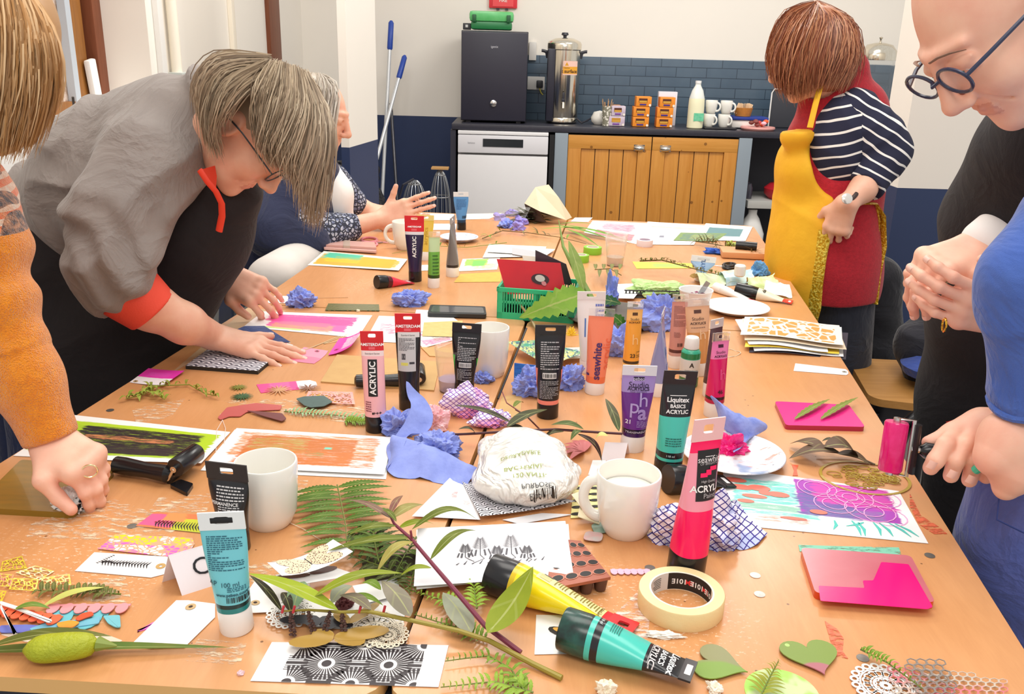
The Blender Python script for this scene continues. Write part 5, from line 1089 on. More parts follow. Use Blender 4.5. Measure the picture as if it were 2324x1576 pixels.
for sg in (-1, 1): MB().tube([T(838+14*math.cos(a)*1.3, 552+sg*5+5*math.sin(a))+Vector((0, 0, .004)) for a in [k*PI/8 for k in range(16)]], .004, pk2, 6, closed=True).build('handle', t)
for sg in (-1, 1): MB().tube([T(852, 552+sg*2)+Vector((0, 0, .004)), T(895, 552-sg*3)+Vector((0, 0, .003))], [.005, .003, .001], pk2 if sg < 0 else mat('c8ccd0', .2, metal=1), 6, flat=.4).build('blade', t)
t = thing('scissors', 'small black-handled scissors near the blue tissue flower', 'scissors', T(1650, 607))
for sg in (-1, 1): MB().tube([T(1655+14*math.cos(a), 607+sg*2.5+4*math.sin(a))+Vector((0, 0, .004)) for a in [k*PI/8 for k in range(16)]], .0045, blk, 6, closed=True).build('handle', t)
MB().tube([T(1640, 607)+Vector((0, 0, .003)), T(1618, 604)+Vector((0, 0, .003))], [.003, .001], mat('c8ccd0', .2, metal=1), 6, flat=.4).build('blade', t)
def brayer(lab, h0, h1, c0, c1, rr, hand_r=.012, colr=None, zr=None):
    "h0-h1 handle axis, c0-c1 roller axis (3-D points)"
    h0, h1, c0, c1 = map(Vector, (h0, h1, c0, c1)); t = thing('brayer', lab, 'ink roller', Vector((h0.x, h0.y, TZ)))
    MB().tube([h0, h0+(h1-h0)*.04, h0+(h1-h0)*.2, h0+(h1-h0)*.6, h0+(h1-h0)*.93, h1], [hand_r*.5, hand_r*.95, hand_r, hand_r*.85, hand_r, hand_r*.5], blk, 16).build('handle', t)
    ax = (c1-c0).normalized(); n_ = 32; q_ = ax.orthogonal().normalized(); pts = [c0, c0+ax*.002, c1-ax*.002, c1]
    MB().tube(pts, [rr*.93, rr, rr, rr*.93], colr or blk, 32).build('roller', t)
    mid = (c0+c1)/2; bk_ = (h1-mid); bk_ -= ax*bk_.dot(ax); bk_ = bk_.normalized()*(rr+.006); st = mat('c9c7c4', .2, metal=1)
    MB().tube([c0-ax*.004, c0-ax*.005+bk_, c1+ax*.005+bk_, c1+ax*.004], [.0028, .0028], st, 8).tube([c0-ax*.006, c0+ax*.003], .005, st, 10).tube([c1+ax*.006, c1-ax*.003], .005, st, 10).tube([mid+bk_, h1-(h1-h0).normalized()*.01], [.006, .004], st, 8).build('frame', t)
    MB().tube([c0+bk_*1.25, c1+bk_*1.25], .005, blk, 8, flat=1.5).build('guard', t); return t
zz = Vector((0, 0, 1))
brayer('black ink roller lying beside the green and black print', T(262, 1076)+zz*.016, T(392, 1100)+zz*.016, T(402, 1102)+zz*.028, T(450, 1064)+zz*.028, .0145, .0135)
MB().plate(slab([(385, 1108), (425, 1128), (440, 1106), (410, 1096)], .006, 0, .004), .006, blk).build('roller_rest', label='black plastic foot under the ink roller beside the green print', category='foot')
brayer('black ink roller behind the pale pink tube on kraft card', T(805, 880)+zz*.014, T(915, 878)+zz*.014, T(950, 855)+zz*.018, T(952, 880)+zz*.018, .013, .0125)
q = Mt('amber_gel', .18, trans=.25, ior=1.35, coat=.4); n = q.noise(q.xyz('Object', (5, 30, 5)), 3, 4); q.col(q.mix(n, 'b98a3c', '8f7a3c')); amb = q.m
def gel(lab, px, th, m, side, extra=None, z=0):
    t = thing('gel_plate', lab, 'gel plate', T(*px[0])); MB().plate(slab(px, th, z, .008), th, m, side).build('gel_slab', t, smooth=.5)
    if extra: extra(t)
    return t
gel('large amber gel printing plate under the hand with the tissue', [(50, 1055), (262, 1078), (168, 1178), (-60, 1165)], .009, amb, mat('8a6a20', .2))
gel('bright pink gel plate with two green leaves on it', [(1757, 921), (1925, 929), (1962, 980), (1782, 976)], .009, mat('f02c8c', .22), mat('b82848', .25))
def hot(t):
    b = MB(); b.plate(round_poly([tuple(T(x, y, TZ+.0106)) for x, y in ((2000, 1276), (2062, 1281), (2117, 1378), (2104, 1383), (1862, 1364), (1858, 1330), (1962, 1335), (1958, 1318), (1982, 1318))], .002, 2), .0005, mat('f5187c', .2)); b.build('ink_layer', t)
gel('dusky pink gel plate with a hot pink inked area at the right table edge', [(1815, 1258), (2064, 1276), (2120, 1384), (1848, 1362)], .0098, mat('c8707c', .22, c2='b8606a'), mat('d8481c', .2), hot)
# patterned block under the pressing hand
q = Mt('scallop_print', .45); v = q.xyz('UV', (7, 5, 1)); u, vv, _ = q.sep(v); 
row = vv.floor(); fu = (u+row.mod(1)*.5+row*.5).frac()-.5; fv = vv.frac(); d = (fu*fu+fv*fv).pow(.5); rg_ = (d*16).sin(); q.col(q.mix(rg_.gt(.1), 'e9e9f0', '5a5c6c')); SCAL = q.m
def block(lab, px, th): 
    s = Sheet(px, th, None); s.grid(SCAL, 4, .0004); s.mb.plate([s.p(u, v, -.0006) for u, v in ((0, 0), (1, 0), (1, 1), (0, 1))], th-.0008, mat('22221f', .6)); return s.done('printing_block', lab, 'printing block')
block('patterned printing block with black edge under the pressing hand', [(478, 788), (627, 806), (585, 842), (421, 830)], .008)
navy = fabric('2a3f78', '22366a'); s = Sheet([(510, 760), (600, 740), (660, 777), (560, 775)], .012, lambda u, v: .01*(1-abs(u-.5)*2)*v); s.grid(navy, 8, .002); s.done('folded_cloth', 'folded navy cloth behind the pressing hand', 'cloth')
simple([(545, 775), (640, 782), (640, 797), (540, 790)], mat('f0508a', .5), 'painted_card', 'hot pink card under the navy cloth', 'card', .004)
cb = mat('c9a268', .7, c2='b98f58', ns=30, bump=.1)
for i, (px, z_, la) in enumerate((([(765, 805), (1000, 821), (985, 886), (728, 866)], .003, 'kraft cardboard sheet under the black ink roller and red-topped tubes'), ([(955, 788), (1045, 790), (1080, 815), (975, 808)], .002, 'kraft card scrap in front of the black and green tube'), ([(1140, 900), (1185, 895), (1180, 960), (1120, 960)], .001, 'kraft paper corner beside the black stick'))):
    MB().plate([T(x, y, TZ+z_) for x, y in px], .0028, cb).build('kraft_card', label=la, category='card')
# green textured plate, colourful monotype, blue card
q = Mt('ridged_green', .25); v = q.xyz(); wv = (q.sep(v)[1]*900+(q.sep(v)[0]*500).sin()).sin(); q.col(q.mix(wv.gt(0), '3c5a3a', '8a7a4a')); MB().plate([T(x, y, TZ+.003) for x, y in ((745, 689), (860, 691), (861, 705), (738, 704))], .002, q.m).build('texture_plate', label='iridescent green ridged plate on the left tables', category='texture plate')
q = Mt('foliage_monotype', .4); v = q.xyz(); vo = q.voro(v, 130); n = q.noise(v, 30, 4); c1 = q.mix((n-.4)*4, '2f9a80', 'd8cf7a'); c1 = q.mix(vo.lt(.25), c1, 'ece9dc'); c1 = q.mix(q.noise(q.xyz('Object', (3, 1, 1)), 60, 3).gt(.56), c1, '38607a'); q.col(c1)
simple([(1150, 776), (1215, 772), (1325, 800), (1245, 832)], q.m, 'painted_card', 'green, blue and yellow leaf-patterned card by the black stick', 'card', .022)
simple([(1270, 790), (1330, 788), (1330, 812), (1280, 816)], painted('mono2', 'ece6d6', [(.1, .1, .9, .9, '4a4440', .4, .55), (.3, .2, .7, .8, '3f9ab8', .3, .5)]), 'painted_card', 'cream card with dark markings right of the leaf-patterned card', 'card', .012)
q = Mt('blue_brushed', .35); n = q.noise(q.xyz('Object', (1, 1, 6)), 50, 4); q.col(q.mix((n-.3)*2, '0f4a9c', '2a80d8'))
a_, b_ = T(1166, 868), T(1245, 877); MB().plate([a_, b_, b_+Vector((.0, .03, .0)), a_+Vector((0, .03, 0))], .001, q.m).add([a_, b_, b_+Vector((0, .012, .036)), a_+Vector((0, .012, .036)), a_+Vector((0, .002, 0)), b_+Vector((0, .002, 0)), b_+Vector((0, .014, .036)), a_+Vector((0, .014, .036))], [(0, 1, 2, 3), (7, 6, 5, 4), (0, 4, 5, 1), (1, 5, 6, 2), (2, 6, 7, 3), (3, 7, 4, 0)], q.m).build('folded_card', label='folded bright blue painted card by the black stick', category='card')
st_ = T(1130, 910)+zz*.004; MB().tube([st_, Q(1195, 745, st_.y+.12)], [.0022, .002], blk, 8).build('stick', label='thin black stick standing out beside the salmon striped tube', category='stick')
p = T(1295, 790)+zz*.03; b = MB()
for i in range(22): a = i*2.4; rr = .004+.013*(i/22); b.tube([p, p+Vector((rr*math.cos(a), rr*math.sin(a)*.7, .02-.02*(i/22)))], [.003, .004, .001], mat('f6cf3c', .6), 5)
b.build('yellow_flower', label='yellow dandelion-like flower beside the salmon striped tube', category='flower')
# green crate with packets
gm = mat('2cc08a', .35); A0 = T(1129, 722); B0 = T(1300, 735); dv = (B0-A0).normalized(); nv = Vector((-dv.y, dv.x, 0)); Wd, Dp, Hg = (B0-A0).length, .13, .078
t = thing('plastic_crate', 'green slotted plastic crate holding a red packet', 'crate', A0)
def side(o, d, l):
    b = MB(); th = nv if abs(d.dot(dv)) > .5 else dv; R = Matrix(((d.x, -d.y, 0, 0), (d.y, d.x, 0, 0), (0, 0, 1, 0), (0, 0, 0, 1)))
    bx_ = lambda x0, x1, z0, z1, w_=.003: b.box((0, 0, 0), (x1-x0, w_, z1-z0), gm, X=Matrix.Translation(o+d*(x0+x1)/2+Vector((0, 0, (z0+z1)/2))) @ R)
    bx_(-.003, l+.003, Hg-.010, Hg, .006); bx_(0, l, 0, .016, .004); bx_(0, l, .028, .030) if 0 else None; bx_(0, .012, 0, Hg, .004); bx_(l-.012, l, 0, Hg, .004); bx_(0, l, .040, .045); 
    n = int(l/.0075)
    for i in range(n): x = .012+(l-.024)*(i+.5)/n; bx_(x-.0014, x+.0014, .01, Hg-.008)
    bx_(l*.5-.006, l*.5+.006, 0, Hg); return b.build('side_panel', t, smooth=.4)
side(A0, dv, Wd); side(A0+nv*Dp, dv, Wd); side(A0, nv, Dp); side(B0, nv, Dp)
MB().plate([A0, B0, B0+nv*Dp, A0+nv*Dp], .002, gm).build('base', t)
def card3(name, lab, cat, pts, m, th=.004, extra=None):
    P = [Vector(p) for p in pts]; n = (P[1]-P[0]).cross(P[3]-P[0]).normalized()*th; k = len(P); b = MB()
    b.add(P+[p-n for p in P], [tuple(range(k)), tuple(range(2*k-1, k-1, -1))]+[(i, k+i, k+(i+1) % k, (i+1) % k) for i in range(k)], m)
    if extra: extra(b, P, -n.normalized() if 0 else n.normalized())
    return b.build(name, label=lab, category=cat)
y0 = A0.y+.03
def redx(b, P, n):
    c = sum(P, Vector())/len(P)+n*.0012; ux = (P[1]-P[0]).normalized(); uy = (P[3]-P[0]).normalized()
    b.add([c+ux*(.022*math.cos(a)+.018)+uy*(.014*math.sin(a)-.004) for a in [i*PI/8 for i in range(16)]], [tuple(range(16))], mat('3a2028', .4)); c += n*.0006
    b.add([c+ux*(.012*math.cos(a)+.018)+uy*(.009*math.sin(a)-.002) for a in [i*PI/8 for i in range(16)]], [tuple(range(16))], mat('cfc6c0', .5))
    b.add([c+ux*(.006*math.cos(a)+.024)+uy*(.006*math.sin(a)-.015) for a in [i*PI/8 for i in range(16)]], [tuple(range(16))], mat('d8848a', .5))
card3('snack_packet', 'glossy red packet with a round picture standing in the green crate', 'packet', [Q(1150, 668, y0), Q(1285, 668, y0), Q(1272, 597, y0+.02), Q(1127, 588, y0+.02)], mat('d0202c', .2, c2='9c1830', ns=12), .006, redx)
card3('packet', 'dark foil packet behind the red packet in the crate', 'packet', [Q(1215, 630, y0+.05), Q(1300, 650, y0+.05), Q(1285, 600, y0+.05), Q(1215, 568, y0+.05)], mat('4a4048', .3, c2='2c282c'), .004)
card3('packet', 'pale grey box flap above the red packet in the crate', 'packet', [Q(1163, 577, y0+.08), Q(1240, 590, y0+.08), Q(1225, 572, y0+.1), Q(1163, 562, y0+.1)], mat('c9c9cc', .4), .004)
card3('packet', 'cream packet between the red packet and the dark foil', 'packet', [Q(1190, 600, y0+.07), Q(1255, 612, y0+.07), Q(1240, 585, y0+.08), Q(1185, 580, y0+.08)], mat('e0d6c4', .5), .003)
# ------------------------------------------------------------------ crumpled tissue
def crumple(lab, c, s, m, seed=0, peaks=(), name='crumpled_tissue', cat='tissue', sub=5, amp=.5, flat=True):
    bm = bmesh.new(); bmesh.ops.create_icosphere(bm, subdivisions=sub, radius=1); rnd = random.Random(seed); o = Vector((seed*3.7, seed*1.3, 0)); sx, sy, sz = s; pk_ = []
    for _ in range(7): pk_.append((Vector((rnd.uniform(-1, 1), rnd.uniform(-1, 1), rnd.uniform(-.3, 1))).normalized(), rnd.uniform(.15, .5), rnd.uniform(10, 40)))
    for d, a in peaks: pk_.append((Vector(d).normalized(), a, 22))
    for v in bm.verts:
        d = v.co.normalized(); r = .78
        for f, a in ((1.6, amp), (3.6, amp*.5), (8, amp*.22)): r += a*(.5-2*abs(mnoise.noise(d*f+o)))*.9
        for q_, a, k in pk_: r += a*math.exp(k*(d.dot(q_)-1))
        v.co = Vector((d.x*r*sx, d.y*r*sy, max(d.z*r*sz, -sz*.45)))
    mz = min(v.co.z for v in bm.verts); b = MB(); b.flat = flat
    b.add([v.co+Vector(c)-Vector((0, 0, mz)) for v in bm.verts], [[v.index for v in f.verts] for f in bm.faces], m); bm.free()
    return b.build(name, label=lab, category=cat)
def tissue(c, c2, k=14): 
    q = Mt('tissue_%s' % c, .75, sheen=.2); v = q.xyz(); n = q.noise(v, k*3, 4); q.col(q.mix((n-.38)*2.4, c, c2)); q.bump(q.noise(v, 160, 4), .35, .002); return q.m
blu = tissue('8f9fe6', '7b8bd4'); blu2 = tissue('93a1e4', '5f74c4')
def cr(lab, x, y, s, m, seed, **k):
    c = T(x, y); return crumple(lab, (c.x, c.y, TZ), s, m, seed, **k)
cr('small blue crumpled tissue near the upright hand on the left', 685, 694, (.035, .028, .026), blu, 1, peaks=(((1, .1, .1), .35), ((-.2, 0, 1), .4)))
cr('blue crumpled tissue behind the black phone', 927, 692, (.042, .03, .028), blu, 2, peaks=(((1, 0, .3), .3),))
cr('tightly wadded blue tissue inside the folded tissue strip', 995, 1038, (.038, .035, .03), blu2, 3)
cr('blue wadded tissue at the foot of the pale pink tube', 905, 985, (.03, .024, .028), blu2, 4)
cr('blue tissue wad left of the salmon striped tube', 1205, 895, (.035, .028, .034), blu, 5, peaks=(((-.2, 0, 1), .4),))
cr('blue tissue wad right of the salmon striped tube', 1290, 880, (.03, .024, .03), blu, 6)
cr('blue tissue wad behind the amber tube', 1405, 805, (.034, .026, .042), blu, 7, peaks=(((.2, 0, 1), .3),))
cr('blue tissue knot standing upright among the leaves', 1385, 700, (.02, .018, .05), blu, 8, peaks=(((-.2, 0, 1), .7), ((.5, 0, 1), .5)))
cr('large pale blue tissue beside the tall white cup', 1500, 745, (.05, .03, .055), blu, 9, peaks=(((.3, 0, 1), .4),))
cr('blue tissue scrap under the white mug and green stripe tube', 1095, 868, (.018, .014, .016), blu2, 10)
cr('small blue tissue beside the cellophane bouquet', 1150, 516, (.03, .03, .02), blu, 11)
cr('blue flower-shaped wad of tissue at the right table edge', 1722, 625, (.028, .024, .03), tissue('6aa6d8', '4f8cc4'), 12, amp=.35)
cr('bright blue scrap among the dried grasses', 1628, 576, (.045, .02, .012), tissue('2c62c8', '2450a8'), 13)
cr('pink-stained tissue beside the netted cloth', 985, 975, (.026, .022, .03), tissue('f6b8c0', 'f8e0e0'), 14)
cr('hot pink inked rag on the painted paper plate', 1655, 1030, (.028, .02, .022), mat('ee1f80', .35), 15)
cr('white scrunched tissue crumb at the bottom edge', 1375, 1572, (.011, .009, .01), mat('f0e6cf', .7), 16, sub=4, name='tissue_crumb'); cr('white scrunched tissue crumb under the left heart', 1622, 1570, (.008, .008, .007), mat('f0e8d6', .7), 17, sub=4, name='tissue_crumb')
cr('torn strip of white tissue in front of the masking tape', 1508, 1446, (.022, .006, .004), mat('f0ebe4', .7), 18, sub=4, name='tissue_crumb')
cr('white tissue wad with black ink held on the amber gel plate', 160, 1158, (.024, .018, .02), (lambda q: (q.col(q.mix(q.noise(q.xyz(), 55, 2).step(.56, .62), 'f4f4f2', '1c1c1c')), q.m)[1])(Mt('inky_tissue', .8)), 19)
cr('tiny pale crumb near the front left table edge', 546, 1532, (.004, .003, .003), mat('e8c8d0', .7), 20, sub=3, name='crumb', cat='crumb')
cr('tiny white bead beside the ridged green plate', 813, 708, (.005, .005, .005), mat('efe4c8', .5), 21, sub=3, amp=.1, name='bead', cat='bead')
def drape(lab, rows, m, n=10, amp=.006, seed=0, name='folded_tissue', cat='tissue', f=18, th=.0006, flat=False):
    "cloth through rows of 3-D points, creased"
    R = [[Vector(p) for p in r] for r in rows]
    def cmr(P, t):
        k = len(P)-1; x = min(t*k, k-1e-6); i = int(x); u = x-i; p0, p1, p2, p3 = P[max(i-1, 0)], P[i], P[i+1], P[min(i+2, k)]
        return .5*((2*p1)+(p2-p0)*u+(2*p0-5*p1+4*p2-p3)*u*u+(3*p1-p0-3*p2+p3)*u**3)
    N = n*(len(R)-1); Mn = n*(len(R[0])-1); vs = []; uv = []; b = MB(); b.flat = flat; o = Vector((seed*7.1, 0, 0))
    for i in range(N+1):
        for j in range(Mn+1):
            p = cmr([cmr(r, j/Mn) for r in R], i/N); q_ = p*f+o
            d = amp*(.5-2*abs(mnoise.noise(q_)))+amp*.4*(.5-2*abs(mnoise.noise(q_*2.7))); e = amp*mnoise.noise(q_*1.3+Vector((9, 9, 9)))
            p = p+Vector((e, e*.5, d)); p.z = max(p.z, TZ+.0008) if p.y < 4 else p.z; vs.append(p); uv.append((i/N, j/Mn))
    fs = [(i*(Mn+1)+j, i*(Mn+1)+j+1, (i+1)*(Mn+1)+j+1, (i+1)*(Mn+1)+j) for i in range(N) for j in range(Mn)]
    b.add(vs, fs, m, uv); b.add([v+Vector((0, th*.3, -th)) for v in vs], [f_[::-1] for f_ in fs], m, uv); return b.build(name, label=lab, category=cat)
tz_ = lambda x, y, z=0: T(x, y)+Vector((0, 0, z))
Yb = T(940, 1010).y
drape('tall folded blue tissue strip rising beside the pale pink tube', [[Q(925, 868, Yb+.03), Q(930, 870, Yb+.03)], [Q(928, 900, Yb+.02), Q(965, 905, Yb+.02)], [Q(930, 935, Yb), Q(985, 940, Yb)], [Q(900, 985, Yb-.02), Q(970, 985, Yb-.02)], [tz_(880, 1030, .01), tz_(935, 1025, .03)], [tz_(878, 1075, .004), tz_(925, 1040, .03)]], blu, 6, .006, 1)
drape('long folded blue tissue strip lying towards the wipes packet', [[tz_(880, 1045, .002), tz_(890, 1030, .03), tz_(900, 1025, .025)], [tz_(888, 1082, .002), tz_(920, 1045, .028), tz_(940, 1040, .025)], [tz_(950, 1090, .002), tz_(975, 1060, .03), tz_(985, 1045, .02)], [tz_(1000, 1098, .004), tz_(1030, 1070, .022), tz_(1040, 1058, .01)], [tz_(1060, 1108, .004), tz_(1080, 1090, .016), tz_(1085, 1082, .01)]], blu, 6, .006, 2)
Yt = T(1660, 1000).y
drape('tall fan of blue tissue standing on the paint plate', [[Q(1612, 898, Yt+.04), Q(1616, 896, Yt+.04), Q(1620, 900, Yt+.04)], [Q(1625, 930, Yt+.02), Q(1650, 925, Yt), Q(1668, 945, Yt+.02)], [Q(1640, 975, Yt), Q(1675, 965, Yt-.02), Q(1738, 958, Yt+.02)], [Q(1655, 1010, Yt-.01), Q(1690, 1005, Yt-.03), Q(1725, 985, Yt)], [tz_(1662, 1050, .018), tz_(1680, 1040, .02), tz_(1705, 1015, .018)]], blu2, 6, .008, 3)
def net(c1, c2, bg, k=95):
    q = Mt('netted_cloth', .7); v = q.xyz('Object', (1, 1, 1)); x, y, z = q.sep(v); n = q.noise(v, 20, 2)
    a = ((x*.8+z*1.0+y*.3+n*.012)*k).frac()-.5; b = ((x*.8-z*1.0-y*.5+n*.012)*k).frac()-.5; l = a.abs().gt(.41).max(b.abs().gt(.41)); q.col(q.mix(l, q.mix(q.noise(v, 12, 2).step(.45, .6), bg, c2), c1)); return q.m
n1 = net('7a4ab0', 'f4a0cc', 'efe2f0', 120); n2 = net('3a2f8c', 'b9c4ec', 'eeeaf4', 95)
cr('pink and purple netted cloth wad behind the leafy branch', 1068, 940, (.042, .03, .036), n1, 31, name='netted_cloth', cat='cloth', amp=.3, peaks=(((-.2, 0, 1), .4),), flat=False); cr('flatter end of the pink netted cloth beside the branch', 1118, 962, (.036, .026, .02), n1, 32, name='netted_cloth', cat='cloth', amp=.3, flat=False)
cr('blue netted cloth behind the neon pink tube, left bulge', 1530, 1225, (.042, .032, .036), n2, 33, name='netted_cloth', cat='cloth', amp=.28, flat=False); cr('blue netted cloth bulge right of the neon pink tube', 1625, 1232, (.036, .03, .04), n2, 34, name='netted_cloth', cat='cloth', amp=.28, peaks=(((0, 0, 1), .4),), flat=False)
drape('pointed corner of the blue netted cloth on the table', [[Q(1640, 1155, T(1640, 1235).y), Q(1645, 1160, T(1640, 1235).y)], [tz_(1665, 1180, .03), tz_(1640, 1235, .02)], [tz_(1700, 1200, .012), tz_(1680, 1250, .004)], [tz_(1742, 1215, .003), tz_(1720, 1240, .002)]], n2, 6, .004, 5, 'netted_cloth', 'cloth')
# wipes packets
q = Mt('wipes_film', .22, coat=.3); v = q.xyz(); q.col('f0eee9'); q.bump((q.noise(v, 13, 3, .5, 2)-.5).abs()*-3, .8, .01); film = q.m
P0 = T(1190, 1130); sd = SDF(); a_ = np.array(P0)
sd.ell(a_+[0, 0, .028], (.078, .055, .03), k=.02).ell(a_+[.01, .045, .045], (.055, .05, .035), k=.02).ell(a_+[-.015, .06, .05], (.045, .04, .03), k=.02).cap(a_+[.05, .0, .03], a_+[.075, .03, .03], .02, .01, k=.015).cap(a_+[-.05, .04, .04], a_+[-.062, .07, .05], .02, .012, k=.015)
def wf(P): return sd(P)+.0022*np.abs(np.sin(P[:, 0]*85+P[:, 2]*60+2*np.sin(P[:, 1]*50)))+.002*np.abs(np.sin(P[:, 1]*70-P[:, 0]*55+P[:, 2]*40))-.002
t = thing('wipes_packet', 'crumpled white wipes packet with green upside-down lettering', 'packet', P0); lo, hi = sd.bounds(); lo[2] = TZ+.001
sdf_mb(MB(), lambda P: np.maximum(wf(P), TZ+.0015-P[:, 2]), lo, hi, .0022, film).build('pouch', t, smooth=3)
pv = np.array([v.co[:] for v in t.children[0].data.vertices])+np.array(P0)
def onbag(px, py, off=.0014):
    r = _ray(px, py); r = r/np.linalg.norm(r); w_ = pv-np.array([0, 0, CZ]); tt = w_@r; d = np.linalg.norm(w_-tt[:, None]*r, axis=1); idx = np.where(d < .004)[0]
    if not len(idx): idx = [int(np.argmin(d))]
    return tt[idx].min()*r+np.array([0, 0, CZ])
t0 = MB()
org_, ex, ey = onbag(1200, 1070), onbag(1160, 1075), onbag(1205, 1040); ux = Vector(unit(ex-org_)); uyv = Vector(ey-org_); uyv = (uyv-ux*uyv.dot(ux)).normalized()
nn_ = ux.cross(uyv); nn_ = nn_ if nn_.z > 0 else -nn_
def bagtxt(s_, size, c, cx, cy, rot=.0):
    def fn(u, v):
        w_ = Vector(org_)-ux*(u)-uyv*v; w2 = w_; dd = np.linalg.norm((pv-np.array(w_))-((pv-np.array(w_))@np.array(nn_))[:, None]*np.array(nn_), axis=1); k_ = dd < .004
        h = ((pv[k_]-np.array(w_))@np.array(nn_)).max() if k_.any() else 0
        return w_+nn_*(h+.0009)
    text_on(t0, s_, size, mat(c, .4), fn, cx, cy, rot, maxe=.003)
bagtxt('BACTERIAL', .0115, '8a9a3a', -.006, .004-.016); bagtxt('120 ANTI-', .0115, '8a9a3a', .0, .004); bagtxt('PURPOSE', .0105, '2c2c2c', .008, .022); bagtxt('DEGRADABLE', .0095, '8a9a3a', -.008, -.036); bagtxt('ESSENTIAL', .0085, '2c2c2c', .016, .036)
t0.build('printed_text', t)
q = Mt('doily_print_napkin', .5); v = q.xyz('UV', (9, 7, 1)); u, vv, _ = q.sep(v); fu = u.frac()-.5; fv = vv.frac(); d = (fu*fu+fv*fv).pow(.5); q.col(q.mix(((d*22).sin()+q.noise(v, 3, 3)*2-1.2).gt(.1), 'e6e4ea', '26262c'))
simple([(1048, 1095), (1120, 1090), (1305, 1148), (1090, 1182)], q.m, 'patterned_napkin', 'black and white scallop-patterned paper under the wipes packet', 'paper', .004, curl=lambda u, v: .012*(u-.5)**2+.004*(1-v))
simple([(1140, 1180), (1230, 1165), (1300, 1168), (1180, 1190)], mat('dcdce0', .5), 'paper', 'grey white paper edge below the patterned napkin', 'paper', .002)
grn = tissue('c9e6a0', 'a8d47a'); cr('pale green wrapped wipes packet on a dark basket at the right', 1492, 672, (.075, .03, .03), grn, 41, name='wipes_packet', cat='packet', amp=.25)
t = MB(); pm = mat('22221e', .5)
for i in range(18): x = 1420+i*8.2; a_ = T(x, 676); t.box((a_.x, a_.y, TZ+.011), (.0035, .005, .02), pm)
for z_ in (.002, .011, .021): a_, b_ = T(1416, 676), T(1566, 680); t.tube([a_+zz*z_, b_+zz*z_], .002, pm, 5)
t.box(((T(1416, 676)+T(1566, 680))/2+Vector((0, .05, .006))), (.17, .1, .01), pm); t.build('slotted_basket', label='dark slotted basket under the pale green wipes packet', category='basket')
for k, (pts, c_, la) in enumerate((([(1560, 640), (1680, 628), (1690, 645), (1590, 655)], 'dcefb8', 'pale green wrapper beside the leaning blue tube'), ([(1620, 640), (1700, 625), (1712, 645), (1650, 650)], 'a8cfe0', 'blue-green smeared wrapper near the flower tissue'), ([(1690, 648), (1755, 640), (1768, 660), (1700, 662)], 'd0e69a', 'lime-smeared tissue beyond the cream tube'), ([(1740, 655), (1790, 665), (1800, 678), (1730, 675)], 'f2f2f0', 'white tissue corner at the right table edge'))):
    drape(la, [[tz_(*pts[0], .01), tz_(*pts[1], .02)], [tz_((pts[0][0]+pts[3][0])/2, (pts[0][1]+pts[3][1])/2, .03), tz_((pts[1][0]+pts[2][0])/2, (pts[1][1]+pts[2][1])/2, .018)], [tz_(*pts[3], .004), tz_(*pts[2], .006)]], tissue(c_, 'eef2e0'), 8, .012, 50+k, 'wrapper', 'wrapper')
# paint tray with wells, hole stencil
q = mat('b0644c', .45, c2='8a4c40', ns=20); t = thing('paint_tray', 'dark brown tray of round wells under the plant-printed card', 'tray', T(1300, 1300))
s = Sheet([(1255, 1222), (1318, 1228), (1386, 1310), (1240, 1338)], .022); s.outline([(0, 0), (1, 0), (1, 1), (0, 1)], q, .004)
for j, vv in enumerate((.16, .40, .64, .86)):
    for i in range(4):
        u = (.17+i*.24); 
        if j % 2 == 0 or i < 4: s.ring(u, vv, .0058, .0072, mat('c88068', .4), .0006); s.disc(u, vv, .0058, mat('140e0e', .5), .0008)
s.mb.build('tray_top', t); b = MB()
for i in range(4): c_ = s.p(.17+i*.24, .1); b.lathe([(.007, -.02), (.0095, -.004)], mat('5a3c34', .5), c_, 14)
b.build('well', t)
s = Sheet([(1302, 1102), (1360, 1102), (1362, 1172), (1295, 1176)], .002); s.outline([(0, 0), (1, 0), (1, 1), (0, 1)], mat('ece49a', .5), .001)
for i in range(3):
    for j in range(5): s.disc(.18+i*.32, .1+j*.2, .0075, mat('1c1812', .6), .0006, sq=.55)
s.done('stencil_strip', 'yellow card with rows of black holes behind the front mug handle', 'stencil')
b = MB(); Yk = T(1310, 1190); b.plate([Yk+Vector(p) for p in ((0, 0, .012), (.03, -.006, .004), (.034, .018, .008), (.006, .03, .02))], .001, mat('dccfae', .6)).plate([Yk+Vector(p) for p in ((-.008, .03, .03), (.008, .012, .016), (.022, .02, .016), (.012, .045, .03))], .001, mat('e2d6ba', .6)); b.build('tape_scrap', label='curled scraps of cream masking tape left of the front mug', category='tape scrap')
q = patchm('rainbow_paper', 'b8d8c0', 9, .2); 
for k, (px, c_, la) in enumerate((([(1498, 1150), (1555, 1142), (1560, 1165), (1505, 1172)], 'cfc0a8', 'iridescent cut paper scrap left of the neon pink tube'), ([(1340, 1190), (1395, 1180), (1400, 1205), (1350, 1212)], '8a9a88', 'cut paper scraps under the front mug'), ([(1330, 1205), (1370, 1210), (1365, 1230), (1322, 1225)], 'c89a98', 'pinkish wavy scrap near the well tray'))):
    MB().plate(round_poly([tuple(T(x, y, TZ+.002+.001*k)) for x, y in px], .008, 4), .001, mat(c_, .5, c2='8ad0c8', ns=60)).build('paper_scrap', label=la, category='scrap')
